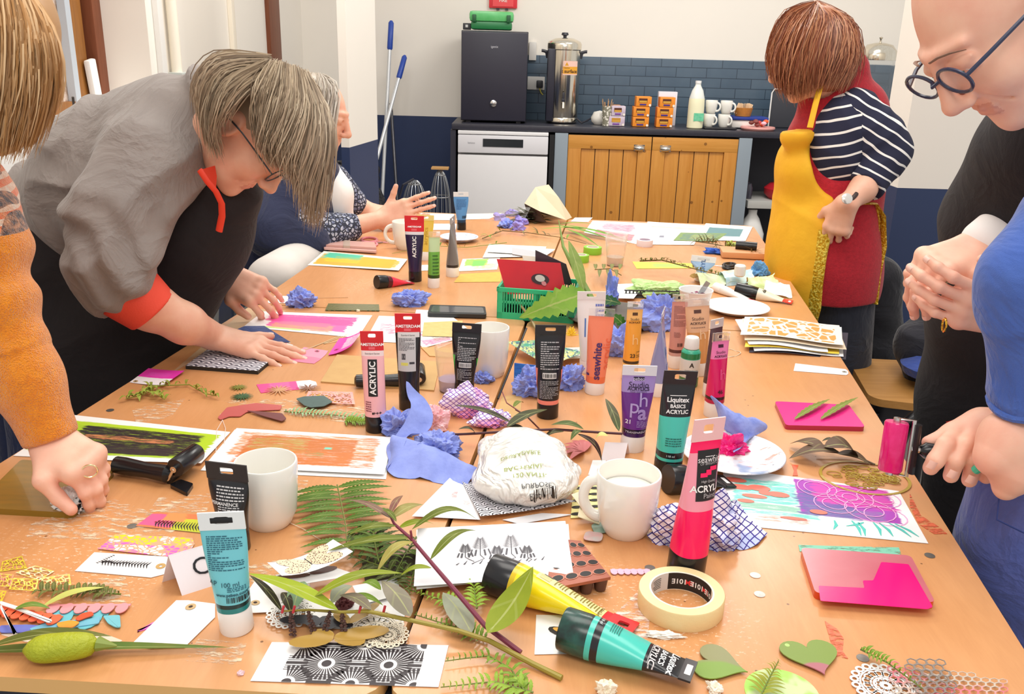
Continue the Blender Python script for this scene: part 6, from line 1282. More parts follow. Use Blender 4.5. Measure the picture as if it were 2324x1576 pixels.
# hearts
def heart(lab, cx, cy, sz, rot, m):
    c = T(cx, cy); pts = []
    for i in range(40):
        a = 2*PI*i/40; x = 16*math.sin(a)**3; y = 13*math.cos(a)-5*math.cos(2*a)-2*math.cos(3*a)-math.cos(4*a); x, y = x/17*sz, y/17*sz; pts.append(c+Vector((x*math.cos(rot)-y*math.sin(rot), x*math.sin(rot)+y*math.cos(rot), .004)))
    MB().plate(pts, .0012, m).build('paper_heart', label=lab, category='paper heart')
q = Mt('printed_green', .4); v = q.xyz(); n = q.noise(v, 22, 2); vo = q.voro(v, 40); bg = q.mix(q.noise(v, 12, 1).step(.47, .52), '8a8a5c', '7a9a3c'); q.col(q.mix(vo.lt(.17)*n.gt(.45), bg, 'a8e070')); hg = q.m
q = Mt('printed_green2', .4); v = q.xyz(); n = q.noise(v, 22, 2); vo = q.voro(v, 34); bg = q.mix(q.noise(v, 14, 1).step(.58, .62), '7d9440', 'b06a74'); q.col(q.mix(vo.lt(.2)*n.gt(.46), bg, 'b0e078'))
heart('green printed paper heart lying on its side, the left one', 1628, 1512, .032, 1.15, hg); heart('green printed paper heart with a pinkish edge, the right one', 1840, 1492, .034, .12, q.m)
q = Mt('lime_doily', .5); v = q.xyz(); n = q.noise(v, 30, 2); q.col(q.mix(n.step(.45, .55), 'c8d8a0', 'a8e060')); c = T(1775, 1576); MB().lathe([(0, 0), (.038, 0), (.038, .001), (0, .001)], q.m, c, 40).build('paper_circle', label='lime and cream printed paper circle at the bottom edge', category='paper circle')
# cut-paper pieces
def hexnet(lab, px, cols, m, z, rad, mask=None):
    s = Sheet(px, z); nr = int(s.H/(rad*1.5)); nc = int(s.W/(rad*1.74))
    for j in range(nr):
        for i in range(nc):
            u = (i+.5+(j % 2)*.5)*rad*1.74/s.W; v = (j+.6)*rad*1.5/s.H
            if u < 1 and v < 1 and (not mask or mask(u, v)):
                A = [(u+r*math.cos(PI/6+k*PI/3)/s.W, v+r*math.sin(PI/6+k*PI/3)/s.H) for r in (rad*.78, rad*1.02) for k in range(6)]; s.mb.add([s.p(a, b_, .0005) for a, b_ in A]+[s.p(a, b_, 0) for a, b_ in A], [(k, (k+1) % 6, 6+(k+1) % 6, 6+k) for k in range(6)]+[(12+k, 18+k, 18+(k+1) % 6, 12+(k+1) % 6) for k in range(6)], m)
    return s.done('cut_paper_net', lab, 'cut paper')
hm = Mt('printed_net', .5); v = hm.xyz(); hm.col(hm.mix(hm.noise(v, 12, 3).step(.45, .55), 'c8b8a8', 'e8808a')); 
hexnet('grey and pink honeycomb cut paper at the bottom right corner', [(2010, 1500), (2285, 1525), (2290, 1600), (2030, 1600)], 0, hm.m, .004, .0052, lambda u, v: v < .95-.2*u)
hexnet('dark-edged honeycomb cut paper overlapping the pink honeycomb', [(2045, 1496), (2150, 1498), (2190, 1576), (2080, 1576)], 0, mat('8a8078', .5), .007, .006)
def doily(lab, cx, cy, r, m, z=.002, nm='paper_doily'):
    c = T(cx, cy); s = Sheet([(0, 0)]*4) if 0 else None; b = MB()
    def rg(x, y, r0, r1, n=20):
        A = [c+Vector((x+q_*math.cos(2*PI*i/n), y+q_*math.sin(2*PI*i/n), z)) for q_ in (r0, r1) for i in range(n)]; b.add(A+[a_-Vector((0, 0, .0004)) for a_ in A], [(i, (i+1) % n, n+(i+1) % n, n+i) for i in range(n)]+[(2*n+i, 3*n+i, 3*n+(i+1) % n, 2*n+(i+1) % n) for i in range(n)], m)
    rg(0, 0, r*.06, r*.14); rg(0, 0, r*.3, r*.36, 36); rg(0, 0, r*.68, r*.74, 48)
    for k in range(10): a = k*2*PI/10; rg(.22*r*math.cos(a), .22*r*math.sin(a), r*.05, r*.085, 10)
    for k in range(16): a = k*2*PI/16; rg(.52*r*math.cos(a), .52*r*math.sin(a), r*.09, r*.145, 12)
    for k in range(20): a = k*2*PI/20; rg(.86*r*math.cos(a), .86*r*math.sin(a), r*.07, r*.14, 12)
    b.build(nm, label=lab, category='doily')
doily('white lace paper doily at the bottom right beside the honeycomb', 2010, 1560, .036, mat('f4f2f0', .5), .002); doily('cream lace paper doily under the cards in front of the leaves', 850, 1432, .034, mat('ece4d2', .5), .003); doily('white lace strip doily left of the butterfly cutout', 660, 1400, .028, mat('f3f0ea', .5), .004); doily('off-white lace doily under the white tags', 880, 1450, .024, mat('e8dcc4', .5), .005)
c = T(1962, 1086); b = MB(); gd = mat('b99a3c', .35, c2='9a8430', ns=30); R_ = .062
for r0, r1 in ((R_*.93, R_),):
    A = [c+Vector((q_*math.cos(2*PI*i/48)*1.12, q_*math.sin(2*PI*i/48)*.95, zq)) for zq in (.002, .0005) for q_ in (r0, r1) for i in range(48)]; b.add(A, [(i, (i+1) % 48, 48+(i+1) % 48, 48+i) for i in range(48)]+[(48+i, 48+(i+1) % 48, 144+(i+1) % 48, 144+i) for i in range(48)], gd)
rnd = random.Random(5)
for i in range(46):
    a, d = rnd.uniform(0, 2*PI), rnd.uniform(0, .78)**.6*R_*.84; x, y = d*math.cos(a)*1.05, d*math.sin(a)*.85; rr = rnd.uniform(.005, .009); n = 10
    b.tube([c+Vector((x+rr*math.cos(k*2*PI/n)*1.3, y+rr*math.sin(k*2*PI/n)*.8, .0018)) for k in range(n)], .0008, gd, 5, closed=True)
b.build('round_stencil', label='gold openwork round stencil beside the pink roller', category='stencil')
def cutm(c, k, th, c2=None):
    "openwork card: the holes are really open (alpha), the lattice is card"
    q = Mt('openwork_%s' % c, .5); v = q.xyz('UV', (k, k*.8, 1)); e = q.voro(v, 1, 'DISTANCE_TO_EDGE'); u, vv, _ = q.sep(q.xyz('UV')); bd = u.min(u*-1+1).min(vv.min(vv*-1+1)); q.col(q.mix(q.noise(v, .7, 2).step(.45, .6), c, c2 or c)); a = e.lt(th).max(bd.lt(.06)); q.nt.links.new(a.k, q.b.inputs['Alpha']); return q.m
for i, (px, c_, c2, la) in enumerate((([(5, 1275), (50, 1262), (62, 1290), (0, 1298)], 'e6d03c', 'c8a83c', 'uppermost'), ([(35, 1300), (80, 1284), (124, 1297), (90, 1318)], 'efe6c0', 'd8c850', 'right-hand pale'), ([(28, 1312), (88, 1315), (82, 1342), (20, 1338)], 'e0cc40', 'efe080', 'middle'), ([(-20, 1300), (32, 1305), (22, 1332), (-25, 1330)], 'e8d84a', 'e88a8a', 'leftmost'), ([(92, 1312), (158, 1303), (162, 1328), (100, 1338)], 'ece0a0', 'e0cc50', 'right end'), ([(-20, 1340), (15, 1342), (5, 1365), (-20, 1362)], 'e8d030', 'e8c020', 'lowest'))):
    simple(px, cutm(c_, 5, .08, c2), 'openwork_square', 'yellow openwork paper square at the left edge, %s piece' % la, 'cut paper', .001+.001*i, n=4)
def blob(name, lab, pts, m, z=.002, th=.0012, cat='cut paper', r=.003): MB().plate(round_poly([tuple(T(x, y, TZ+z)) for x, y in pts], r, 3), th, m).build(name, label=lab, category=cat)
def scallop(lab, x0, y0, x1, y1, n, r, c, z=.003, dn=1):
    b = MB(); A, B_ = T(x0, y0), T(x1, y1); d = (B_-A); u = d.normalized(); w_ = Vector((u.y, -u.x, 0))*dn; m = mat(c, .5)
    b.plate([A+zz*z, B_+zz*z, B_-w_*r*.5+zz*z, A-w_*r*.5+zz*z], .001, m)
    for i in range(n):
        cc = A+d*(i+.5)/n; b.plate([cc+u*(r*.9*math.cos(a))+w_*(r*1.3*math.sin(a)+r*.6)+zz*(z+.0003) for a in [k*2*PI/14 for k in range(14)]], .001, m)
    b.build('scalloped_strip', label=lab, category='cut paper')
scallop('pink scalloped paper strip at the left', 110, 1383, 296, 1382, 6, .0075, 'ee9aa0', .004)
scallop('turquoise paper petals under the pink scallops', 112, 1397, 245, 1400, 2, .014, '6cc0cc', .002)
scallop('orange scalloped strip at the left edge', 0, 1388, 140, 1412, 7, .0075, 'ee6a44', .005)
scallop('small scalloped strip in pink, lilac and mint beside the well tray', 1385, 1298, 1475, 1298, 6, .005, 'f0c0d8', .002)
blob('paper_leaf', 'blue-violet painted paper leaf at the left edge', [(0, 1420), (60, 1418), (130, 1422), (60, 1435), (0, 1436)], mat('6a7ac8', .5, c2='6a3ab0', ns=40), .003)
blob('paper_leaf', 'turquoise cut paper leaf pointing right', [(65, 1428), (110, 1412), (205, 1405), (228, 1398), (225, 1415), (160, 1425), (90, 1438)], mat('74bcd0', .5, c2='6a60b0', ns=20), .0035)
blob('paper_leaf', 'turquoise fishtail cut paper piece', [(233, 1398), (272, 1396), (274, 1424), (262, 1424), (245, 1415)], mat('74c0cc', .5), .0035)
blob('paper_leaf', 'orange-red cut paper petals on the turquoise leaf', [(186, 1392), (208, 1388), (214, 1396), (196, 1402), (176, 1410), (170, 1404)], mat('d8542c', .5), .006)
blob('paper_leaf', 'yellow-orange cut paper petals below the red ones', [(128, 1414), (160, 1408), (182, 1412), (165, 1424), (132, 1424)], mat('f0a030', .5, c2='e86a38', ns=50), .006)
blob('paper_strip', 'white paper strip fading from yellow, lying across the scallops', [(0, 1364), (44, 1378), (120, 1408), (112, 1414), (38, 1384), (0, 1372)], painted('st', 'f3efe8', []), .009); blob('paper_strip', 'narrow white paper strip at the left edge', [(2, 1372), (38, 1438), (32, 1440), (0, 1380)], paper, .010); blob('paper_strip', 'pink and violet painted paper strip left of the blank tag', [(312, 1432), (352, 1410), (360, 1414), (345, 1425), (312, 1434)], mat('e86ab8', .5, c2='7a5ad0', ns=40), .001)
blob('paper_strip', 'pale pink painted dust under the seed head', [(0, 1440), (150, 1428), (240, 1440), (280, 1455), (240, 1465), (60, 1458)], mat('ead2bc', .6), .0006)
# middle cut-paper foliage
def sprayc(lab, cx, cy, r, n, c, z=.002, name='cut_paper_flower', sq=.6):
    b = MB(); p = T(cx, cy)+zz*z; m = mat(c, .5)
    for i in range(n): a = 2*PI*i/n; b.tube([p, p+Vector((math.cos(a)*r*.5, math.sin(a)*r*sq*.5*1.6, .001)), p+Vector((math.cos(a)*r, math.sin(a)*r*sq*1.6, 0))], [.0008, .0018, .0006], m, 5, flat=.3)
    b.build(name, label=lab, category='cut paper')
sprayc('olive cut-paper starburst, the upper one', 541, 882, .017, 14, '7a7a2c'); sprayc('dark green cut-paper starburst, the lower one', 549, 903, .021, 18, '3a5a34')
sprayc('pale wood cut-paper loops below the pink and white tag', 632, 888, .026, 16, 'c8966a'); sprayc('brown cut-paper fronds at the end of the pink and white tag', 700, 884, .024, 12, '8a5a40')
cd_ = cutm('f0a0a0', 12, .11, 'f0b0a0'); simple([(700, 888), (800, 890), (806, 918), (690, 912)], cd_, 'openwork_flower', 'pink coral-like openwork paper piece left of the pale pink tube', 'cut paper', .005, n=4)
blob('cut_paper_leaf', 'slate green cut-paper bush shape in front of the coral piece', [(672, 905), (690, 900), (735, 898), (755, 912), (735, 922), (705, 925), (690, 920)], mat('4a625e', .5, c2='3a504c', ns=90), .007); blob('cut_paper_leaf', 'mustard cut-paper shape showing beneath the coral piece', [(700, 893), (745, 895), (765, 915), (700, 915)], mat('d8a83c', .5), .004)
blob('cut_paper_leaf', 'dusty red cut-paper leaf cluster on the left table', [(494, 948), (515, 925), (580, 915), (640, 920), (636, 930), (590, 932), (560, 935), (545, 945), (520, 945), (500, 953)], mat('c2605c', .5), .003)
blob('cut_paper_leaf', 'brown-purple cut-paper leaf beside the red leaf cluster', [(560, 932), (640, 938), (650, 950), (640, 956), (600, 945)], mat('7a4848', .5), .005)
# raffia loops
def string(lab, pts, c, r=.0008, name='string_loop', z=.001, closed=False):
    MB().tube([T(x, y)+zz*(z+.001*math.sin(i*1.7)) for i, (x, y) in enumerate(pts)], r, mat(c, .6), 5, closed=closed).build(name, label=lab, category='string')
string('pale string loop beside the magenta 46 tube', [(1655+22*math.cos(a)+4*math.cos(3*a), 803+9*math.sin(a)) for a in [i*PI/12 for i in range(24)]], 'ded2b8', closed=True)
string('pale raffia curl above the hot pink tag', [(665, 805), (710, 790), (760, 768), (790, 757), (770, 775), (735, 782), (775, 765), (800, 760)], 'd8c49a', .0011)
string('loose white thread at the left of the cut-paper leaves', [(490, 1030), (492, 980), (505, 955), (500, 940), (512, 975), (508, 1015)], 'f0dcd0', .0006)
string('thin bright thread near the fern pinnae', [(640, 1180), (690, 1205), (740, 1235)], 'f4e6cc', .0005)
string('grass stalk thread above the blue tissue on the far table', [(650, 690), (720, 678), (790, 676)], 'd8b080', .0007)
# ------------------------------------------------------------------ plants
def leafm(c, c2=None, rough=.55):
    key = ('leaf', c, c2)
    if key not in _mc:
        q = Mt('leaf_%s' % c, rough, spec=.25); v = q.xyz('UV'); u, w_, _ = q.sep(v); n = q.noise(q.xyz(), 25, 4); mid = (w_-.5).abs().lt(.035); ve = ((u*14+(w_-.5).abs()*7).sin()).gt(.93)
        base = q.mix((n-.35)*2, c, c2 or c); q.col(q.mix(mid*.5+ve*.15, base, 'b4b878')); _mc[key] = q.m
    return _mc[key]
def leaf(mb, a, b, w, m, arch=.006, fold=.2, side=0, n=14, ser=0, tip=.0, wp=.42, face=(0, 0, 1)):
    "blade from a to b; side = sideways bend, ser = number of edge teeth"
    a, b = Vector(a), Vector(b); d = b-a; Ln = d.length; t_ = d.normalized(); s_ = t_.cross(Vector(face)); s_ = s_.normalized() if s_.length > .1 else Vector((1, 0, 0)); nv = s_.cross(t_); vs = []; uv = []
    if ser: n = ser*2
    for i in range(n+1):
        t = i/n; c = a+d*t+nv*arch*math.sin(PI*t)+s_*side*math.sin(PI*t)-Vector((0, 0, tip*t*t))
        ww = w*.5*(math.sin(PI*t**(math.log(.5)/math.log(wp))))**.85
        if ser: ww *= 1.0 if i % 2 else .72
        for sg in (-1, 0, 1): vs.append(c+s_*ww*sg+nv*(abs(sg)*ww*fold)); uv.append((t, .5+sg*.5))
    fs = [(3*i+k, 3*i+k+1, 3*i+k+4, 3*i+k+3) for i in range(n) for k in (0, 1)]; mb.add(vs, fs, m, uv)
def fern(mb, path, L0, pairs, m, z=.006, stem='6a7a2c', ser=7, sw=.3, lift=.006, ends=(.5, .12), only=0, slant=.35, up=False):
    P = [Vector(p) for p in path]; mb.tube(P, [.0012, .0006], mat(stem, .5), 5); rnd = random.Random(int(L0*1e4)+pairs)
    for i in range(pairs):
        t = (i+.5)/pairs; x = t*(len(P)-1); k = min(int(x), len(P)-2); p = P[k].lerp(P[k+1], x-k); d = (P[k+1]-P[k]).normalized()
        s_ = d.cross(Vector((0, 0, 1))).normalized() if not up else Vector((1, 0, 0)); l = L0*((1-t)*(1-ends[1])+ends[1])*min(1, ends[0]+t*4)
        for sg in ((-1, 1) if not only else (only,)):
            dr = (s_*sg+d*slant).normalized(); e = p+dr*l*rnd.uniform(.9, 1.1)+Vector((0, 0, rnd.uniform(-.3, 1)*lift)); e.z = max(e.z, TZ+.001) if not up else e.z
            leaf(mb, p, e, l*sw, m, arch=lift*.5, fold=.15, ser=ser, wp=.35)
def at(pts, z=.004): return [T(x, y)+Vector((0, 0, z if not hasattr(z, '__len__') else z[i])) for i, (x, y) in enumerate(pts)]
g1, g2, g3, g4 = leafm('50701a', '3c5212'), leafm('7a9a2c', '5f7f20'), leafm('36480e', '4c5014'), leafm('8fae34', '74942a')
def fern_obj(lab, path, L0, pairs, m, z=.006, name='fern_frond', **k):
    b = MB(); fern(b, at(path, z), L0, pairs, m, **k); b.build(name, label=lab, category='fern')
fern_obj('dark green fern frond nearest the left mug, fanning left and right', [(766, 1118), (775, 1160), (785, 1210), (790, 1270)], .075, 11, g1, .012, ends=(.8, .7), slant=.1, sw=.26, ser=13)
fern_obj('dark fern frond under the purple-stemmed branch', [(800, 1215), (870, 1240), (950, 1275)], .05, 10, g3, .008, sw=.28, ser=7)
fern_obj('bright green fern frond over the darker ones', [(860, 1300), (850, 1250), (845, 1210)], .045, 8, g1, .016, sw=.25)
fern_obj('fern frond lying towards the butterfly cards', [(925, 1330), (860, 1300), (790, 1275), (740, 1270)], .038, 12, g3, .01)
fern_obj('mid green fern frond left of the plant-printed card', [(945, 1240), (920, 1280), (895, 1330)], .035, 9, g1, .014)
fern_obj('dark fern tip reaching the front of the pile', [(940, 1310), (930, 1345), (890, 1370)], .03, 9, g3, .008)
fern_obj('light green fern tip between the card and the yellow tube', [(1082, 1405), (1076, 1360), (1070, 1310)], .021, 12, g4, .014, ser=4, sw=.34)
fern_obj('yellow-green fern frond lying right of the grey-backed leaf', [(1060, 1390), (1000, 1372), (925, 1348)], .024, 12, g4, .006, ser=4)
fern_obj('fern frond along the lower side of the green branch', [(1105, 1462), (1030, 1430), (940, 1402)], .02, 16, g2, .004, ser=4)
fern_obj('fern frond at the bottom edge with curled left arm', [(1190, 1580), (1160, 1530), (1110, 1500), (1060, 1505), (1010, 1512)], .02, 15, g2, .006, ser=4)
fern_obj('bright fern frond at the bottom edge left of the teal tube', [(1210, 1580), (1120, 1555), (1000, 1568)], .027, 16, g4, .004, ser=5)
fern_obj('small fern frond on the lime paper circle', [(1726, 1590), (1745, 1550), (1765, 1512)], .024, 12, leafm('9a9a2c', '7d8a2c'), .006, ser=0, sw=.2)
fern_obj('brown-green fern tip beside the yellow openwork squares', [(275, 1356), (200, 1350), (88, 1348)], .014, 16, leafm('6f6f34', '585c2c'), .004, ser=0, sw=.4, ends=(.2, 1))
fern_obj('pale green cut fern between the brown leaf and pale pink tube', [(645, 938), (730, 944), (828, 952)], .017, 22, leafm('9fc49a', '7fae6a'), .003, ser=0, sw=.25, ends=(.3, .8)); fern_obj('yellow-green fern piece at the foot of the pale pink tube', [(782, 960), (830, 962)], .018, 10, g2, .002, ser=3, ends=(1, .9))
fern_obj('fern frond crossing the honeycomb cut paper', [(1950, 1490), (2010, 1520), (2090, 1580)], .012, 14, g2, .009, ser=0, sw=.4)
# branches: stem, leaves as parts
def branch(name, lab, stems, leaves, cat='branch'):
    t = thing(name, lab, cat, Vector(stems[0][0][0])); 
    for pts, r, c in stems: MB().tube(pts, r, mat(c, .45), 8).build('stem', t)
    for lf in leaves: b = MB(); a, e, w_, m = lf[:4]; k = lf[4] if len(lf) > 4 else {}; leaf(b, a, e, w_, m, **k); b.build('leaf', t)
    return t
def P(x, y, z): return T(x, y, TZ+z)
ol, ob, gy, dk, br2 = leafm('66721a', '525c14'), leafm('86921c', '6e7e16'), leafm('9aa08a', '84806c'), leafm('3a3420', '2c2c1c'), leafm('a89a50', '7d7a34')
branch('leafy_branch', 'long purple-stemmed leafy branch lying over the ferns and cards', [([P(880, 1160, .06), P(895, 1190, .055), P(935, 1225, .05), P(985, 1285, .048), P(1045, 1355, .035), P(1100, 1420, .02), P(1182, 1482, .006)], [.0016, .0022, .0028, .003], '7a2c44'), ([P(935, 1225, .05), P(932, 1205, .062)], .0015, '8a3040')],
 [(P(935, 1222, .05), P(742, 1252, .04), .016, ol), (P(900, 1195, .055), P(790, 1215, .05), .014, ol), (P(938, 1230, .05), P(855, 1300, .035), .014, br2, dict(arch=.012)), (P(888, 1178, .058), P(790, 1135, .045), .011, leafm('8a6a5c', '6a4a44')), (P(884, 1170, .06), P(915, 1125, .062), .010, leafm('7a4a44', '8a6a4a')), (P(888, 1178, .058), P(962, 1146, .05), .018, leafm('9a9050', '7a7038')),
  (P(934, 1203, .06), P(1088, 1184, .045), .015, ol, dict(arch=.022)), (P(976, 1272, .05), P(1082, 1205, .05), .013, ol, dict(arch=.014)), (P(980, 1290, .048), P(908, 1308, .04), .010, ob), (P(905, 1200, .05), P(985, 1190, .03), .014, ob), (P(1070, 1438, .012), P(1005, 1345, .02), .028, gy, dict(fold=-.1)), (P(1106, 1438, .03), P(1210, 1286, .07), .036, ob, dict(fold=.08, arch=-.008)), (P(900, 1185, .06), P(865, 1160, .06), .008, ol)])
branch('leafy_branch', 'yellow-green branch with dark catkins running to the bottom edge', [([P(640, 1388, .02), P(700, 1385, .022), P(775, 1390, .025), P(835, 1388, .028), P(930, 1408, .025), P(1040, 1432, .016), P(1110, 1455, .01), P(1210, 1508, .005), P(1275, 1540, .003)], [.001, .0018, .0024, .0028, .0034], '9a8a34')]+[([P(x, 1392, .026), P(x+4, 1376, .034)], .0015, 'c0303c') for x in (640, 665, 815, 870, 932)],
 [(P(768, 1386, .03), P(563, 1302, .05), .021, leafm('9aaa12', '7f9016'), dict(fold=.1)), (P(640, 1388, .022), P(566, 1306, .04), .010, dk), (P(714, 1354, .04), P(915, 1302, .045), .017, ob, dict(arch=.012)), (P(932, 1400, .03), P(866, 1318, .045), .026, leafm('8d8474', '75705c'), dict(fold=-.1)), (P(843, 1385, .03), P(770, 1352, .035), .016, leafm('8a7f6c', '6a604c')), (P(752, 1370, .02), P(800, 1330, .03), .020, gy), (P(665, 1385, .02), P(690, 1320, .02), .022, leafm('7f9a78', '6a8a5c')), (P(660, 1390, .02), P(640, 1345, .02), .012, dk), (P(790, 1355, .03), P(870, 1375, .02), .011, g2), (P(865, 1340, .03), P(820, 1325, .03), .012, g2)])
ck = mat('4a2c24', .7)
for x0, x1 in ((660, 665), (700, 714), (748, 735), (776, 782)):
    b = MB(); a, e = P(x0, 1392, .024), P(x1, 1443, .004)
    for i in range(16): c = a.lerp(e, i/15)+Vector((.002*math.sin(i*3), .001*math.cos(i*2), 0)); b.lathe([(0, -.002), (.0026, 0), (0, .0025)], ck, c, 6)
    b.build('catkin', label='dark dry catkin hanging from the yellow-green branch', category='catkin', group='catkins on the yellow-green branch')
cr('dark red seed cone on the yellow-green branch', 780, 1380, (.01, .008, .01), mat('5a2024', .6), 61, sub=4, name='seed_cone', cat='seed cone')
branch('leafy_twig', 'dark red willow-like twig in front of the purple tube', [([P(995, 988, .03), P(1070, 985, .04), P(1180, 978, .045), P(1260, 975, .045), P(1330, 980, .045), P(1412, 985, .05)], .0022, '4a1c24'), ([P(1225, 975, .045), P(1195, 945, .05), P(1170, 930, .055)], .0013, '5a2420'), ([P(1195, 945, .05), P(1150, 915, .06), P(1140, 890, .065)], .001, '7a2c34')],
 [(P(1160, 960, .05), P(1030, 920, .07), .018, dk), (P(1150, 970, .05), P(1242, 930, .06), .024, leafm('4a4c2c', '3a3c24')), (P(1150, 968, .05), P(1205, 990, .03), .018, dk), (P(1325, 975, .045), P(1250, 965, .05), .02, leafm('4a5a24', '3a4a1c')), (P(1405, 980, .05), P(1374, 905, .07), .016, leafm('44502a', '5a3a34')), (P(1310, 985, .045), P(1366, 1048, .01), .014, leafm('3a2424', '4a2c2c'), dict(side=-.008)), (P(1280, 980, .045), P(1230, 1000, .03), .016, dk), (P(1380, 990, .05), P(1350, 1000, .04), .016, leafm('d8d48a', 'b8b45a')), (P(1320, 978, .045), P(1295, 1000, .04), .012, leafm('4a5a24', '3a4a1c')), (P(1080, 985, .04), P(1040, 975, .05), .012, dk), (P(1165, 925, .055), P(1188, 915, .05), .010, ol)])
pl = leafm('7fa83c', '5f8f30'); Yn = T(1200, 735).y
branch('nettle_stem', 'upright stem with a large toothed leaf in front of the green crate', [([P(1240, 790, .01), Q(1205, 725, Yn), Q(1172, 680, Yn+.05)], [.003, .0035, .003], '9a8a5c'), ([Q(1350, 700, Yn+.05), Q(1320, 640, Yn+.08), Q(1278, 560, Yn+.15), Q(1268, 500, Yn+.2)], [.012, .009, .004, .001], '7f9a4a')],
 [(Q(1332, 665, Yn), Q(1178, 722, Yn-.02), .075, pl, dict(ser=9, fold=.1, arch=.01, face=(0, -.85, .5), wp=.35)), (Q(1325, 660, Yn+.03), Q(1290, 545, Yn+.1), .03, leafm('8aa050', '6a7f3a'), dict(face=(.2, -1, .2))), (Q(1335, 690, Yn), Q(1395, 735, Yn), .04, leafm('3f6a24', '2f5220'), dict(ser=6, face=(0, -.8, .6))), (Q(1390, 715, Yn), Q(1420, 745, Yn), .03, leafm('3f7024', '2f5a20'), dict(ser=5, face=(0, -.8, .6))), (Q(1360, 680, Yn+.03), Q(1410, 690, Yn+.03), .03, leafm('2f5a34', '24482c'), dict(ser=5, face=(0, -.8, .6)))])
branch('fern_like_twig', 'brownish leafy twig in front of the plastic cup', [([P(1350, 612, .03), P(1385, 610, .04), P(1410, 625, .03)], .0015, '7a6a3a')], [(P(1352+i*9, 612, .03), P(1350+i*10, 600+(i % 2)*30, .03), .012, leafm('7a7a3a', '5a5a2c')) for i in range(7)], 'twig')
def scrub(name, lab, pts, r, n, l, c, cat, z=.01, seed=1, lw=.2):
    b = MB(); rnd = random.Random(seed); pp = at(pts, z); b.tube(pp, [r, r*.5], mat(c[0], .6), 5)
    for i in range(n):
        x = rnd.random()*(len(pp)-1); k = min(int(x), len(pp)-2); p = pp[k].lerp(pp[k+1], x-k); a = rnd.uniform(0, 6.28); e = p+Vector((l*math.cos(a), l*math.sin(a), rnd.uniform(-.3, .8)*l)); e.z = max(e.z, TZ+.001); leaf(b, p, e, l*lw, leafm(c[i % len(c)]), n=5)
    b.build(name, label=lab, category=cat)
scrub('mossy_twig', 'mossy olive twig lying over the pale green wrappers', [(1450, 622), (1500, 620), (1570, 640), (1628, 655)], .0025, 60, .012, ('6a5a24', '7a7a34'), 'twig', .04, 2, .4)
scrub('dried_grasses', 'bundle of dried brown grasses at the far right', [(1575, 555), (1620, 562), (1680, 575), (1715, 590)], .002, 70, .04, ('5a5a34', '7a6a44'), 'dried plant', .012, 3, .1)
scrub('green_sprig', 'light green leafy sprig at the left of the table', [(288, 912), (320, 905), (345, 895), (375, 915)], .001, 34, .018, ('8a9a34', '9aa840'), 'sprig', .006, 4, .35)
scrub('green_sprig', 'curling olive sprig above the light green sprig', [(335, 888), (370, 882), (430, 880), (465, 900), (492, 906)], .0016, 22, .014, ('8a9030', '7f8a2c'), 'sprig', .006, 5, .4)
scrub('far_twig', 'long thin leafy twig across the far left table', [(1150, 555), (1060, 566), (980, 562), (890, 580)], .0012, 14, .02, ('6a8a2c', '5a7a24'), 'twig', .006, 6, .25)
scrub('far_twig', 'short brown-green twig in front of the cellophane bouquet', [(1095, 548), (1140, 530), (1200, 535), (1270, 545), (1330, 560)], .002, 16, .03, ('6a5a34', '6f9a34'), 'twig', .01, 7, .25)
b = MB()
for i, (x0, y0, x1, y1, w_) in enumerate(((1275, 515, 1400, 535, .02), (1280, 510, 1440, 552, .018), (1285, 520, 1360, 560, .014), (1270, 508, 1360, 512, .014), (1255, 510, 1390, 545, .02), (1225, 520, 1350, 522, .014))): leaf(b, P(x0, y0, .02), P(x1, y1, .006), w_, (leafm('6a9a30', '4a7a20'), leafm('7aa83c', '5a8a2c'))[i % 2])
b.build('long_leaves', label='bundle of long narrow green leaves at the far middle', category='leaves')
t = thing('bouquet', 'bouquet wrapped in cream paper lying at the far table end', 'bouquet', T(1230, 505)); cpm = mat('d8c6a6', .5, c2='c9b590', ns=12); Yq = T(1230, 505).y
def tri(b, pts, m):
    b.add([Vector(p) for p in pts], [tuple(range(len(pts)))], m)
b = MB(); tri(b, [Q(1190, 462, Yq), Q(1215, 425, Yq+.05), Q(1245, 419, Yq+.08), Q(1268, 448, Yq+.04), Q(1298, 494, Yq+.02), Q(1285, 500, Yq-.03), Q(1225, 480, Yq-.06)], cpm); tri(b, [Q(1245, 419, Yq+.08), Q(1190, 462, Yq), Q(1200, 500, Yq+.1), Q(1298, 494, Yq+.1)], cpm); tri(b, [Q(1190, 462, Yq), Q(1225, 480, Yq-.06), Q(1240, 505, Yq-.06), Q(1200, 500, Yq)], mat('4a3a30', .5)); tri(b, [Q(1080, 492, Yq), Q(1195, 468, Yq), Q(1215, 450, Yq), Q(1190, 500, Yq-.05), Q(1120, 505, Yq)], Mt('cellophane', .1, alpha=.25).m); b.flat = True; b.build('wrapping', t)
b = MB(); rnd = random.Random(8)
for i in range(34): a = Q(rnd.uniform(1195, 1260), rnd.uniform(490, 505), Yq); e = Q(rnd.uniform(1130, 1215), rnd.uniform(465, 520), Yq+rnd.uniform(-.05, .05)); leaf(b, a, e, .022, leafm(('4a4a34', '5a4a30', '3a4028')[i % 3]), n=6)
b.build('foliage', t)
for i, (x, y) in enumerate(((1135, 490), (1160, 480), (1185, 500), (1150, 505), (1172, 512))):
    o = cr('', x, y+10, (.026, .02, .02), tissue('8f86d8', 'b0a0e8'), 70+i, sub=3, name='blossom'); o.location -= t.location; o.parent = t
    for k in ('label', 'category'):
        if k in o: del o[k]
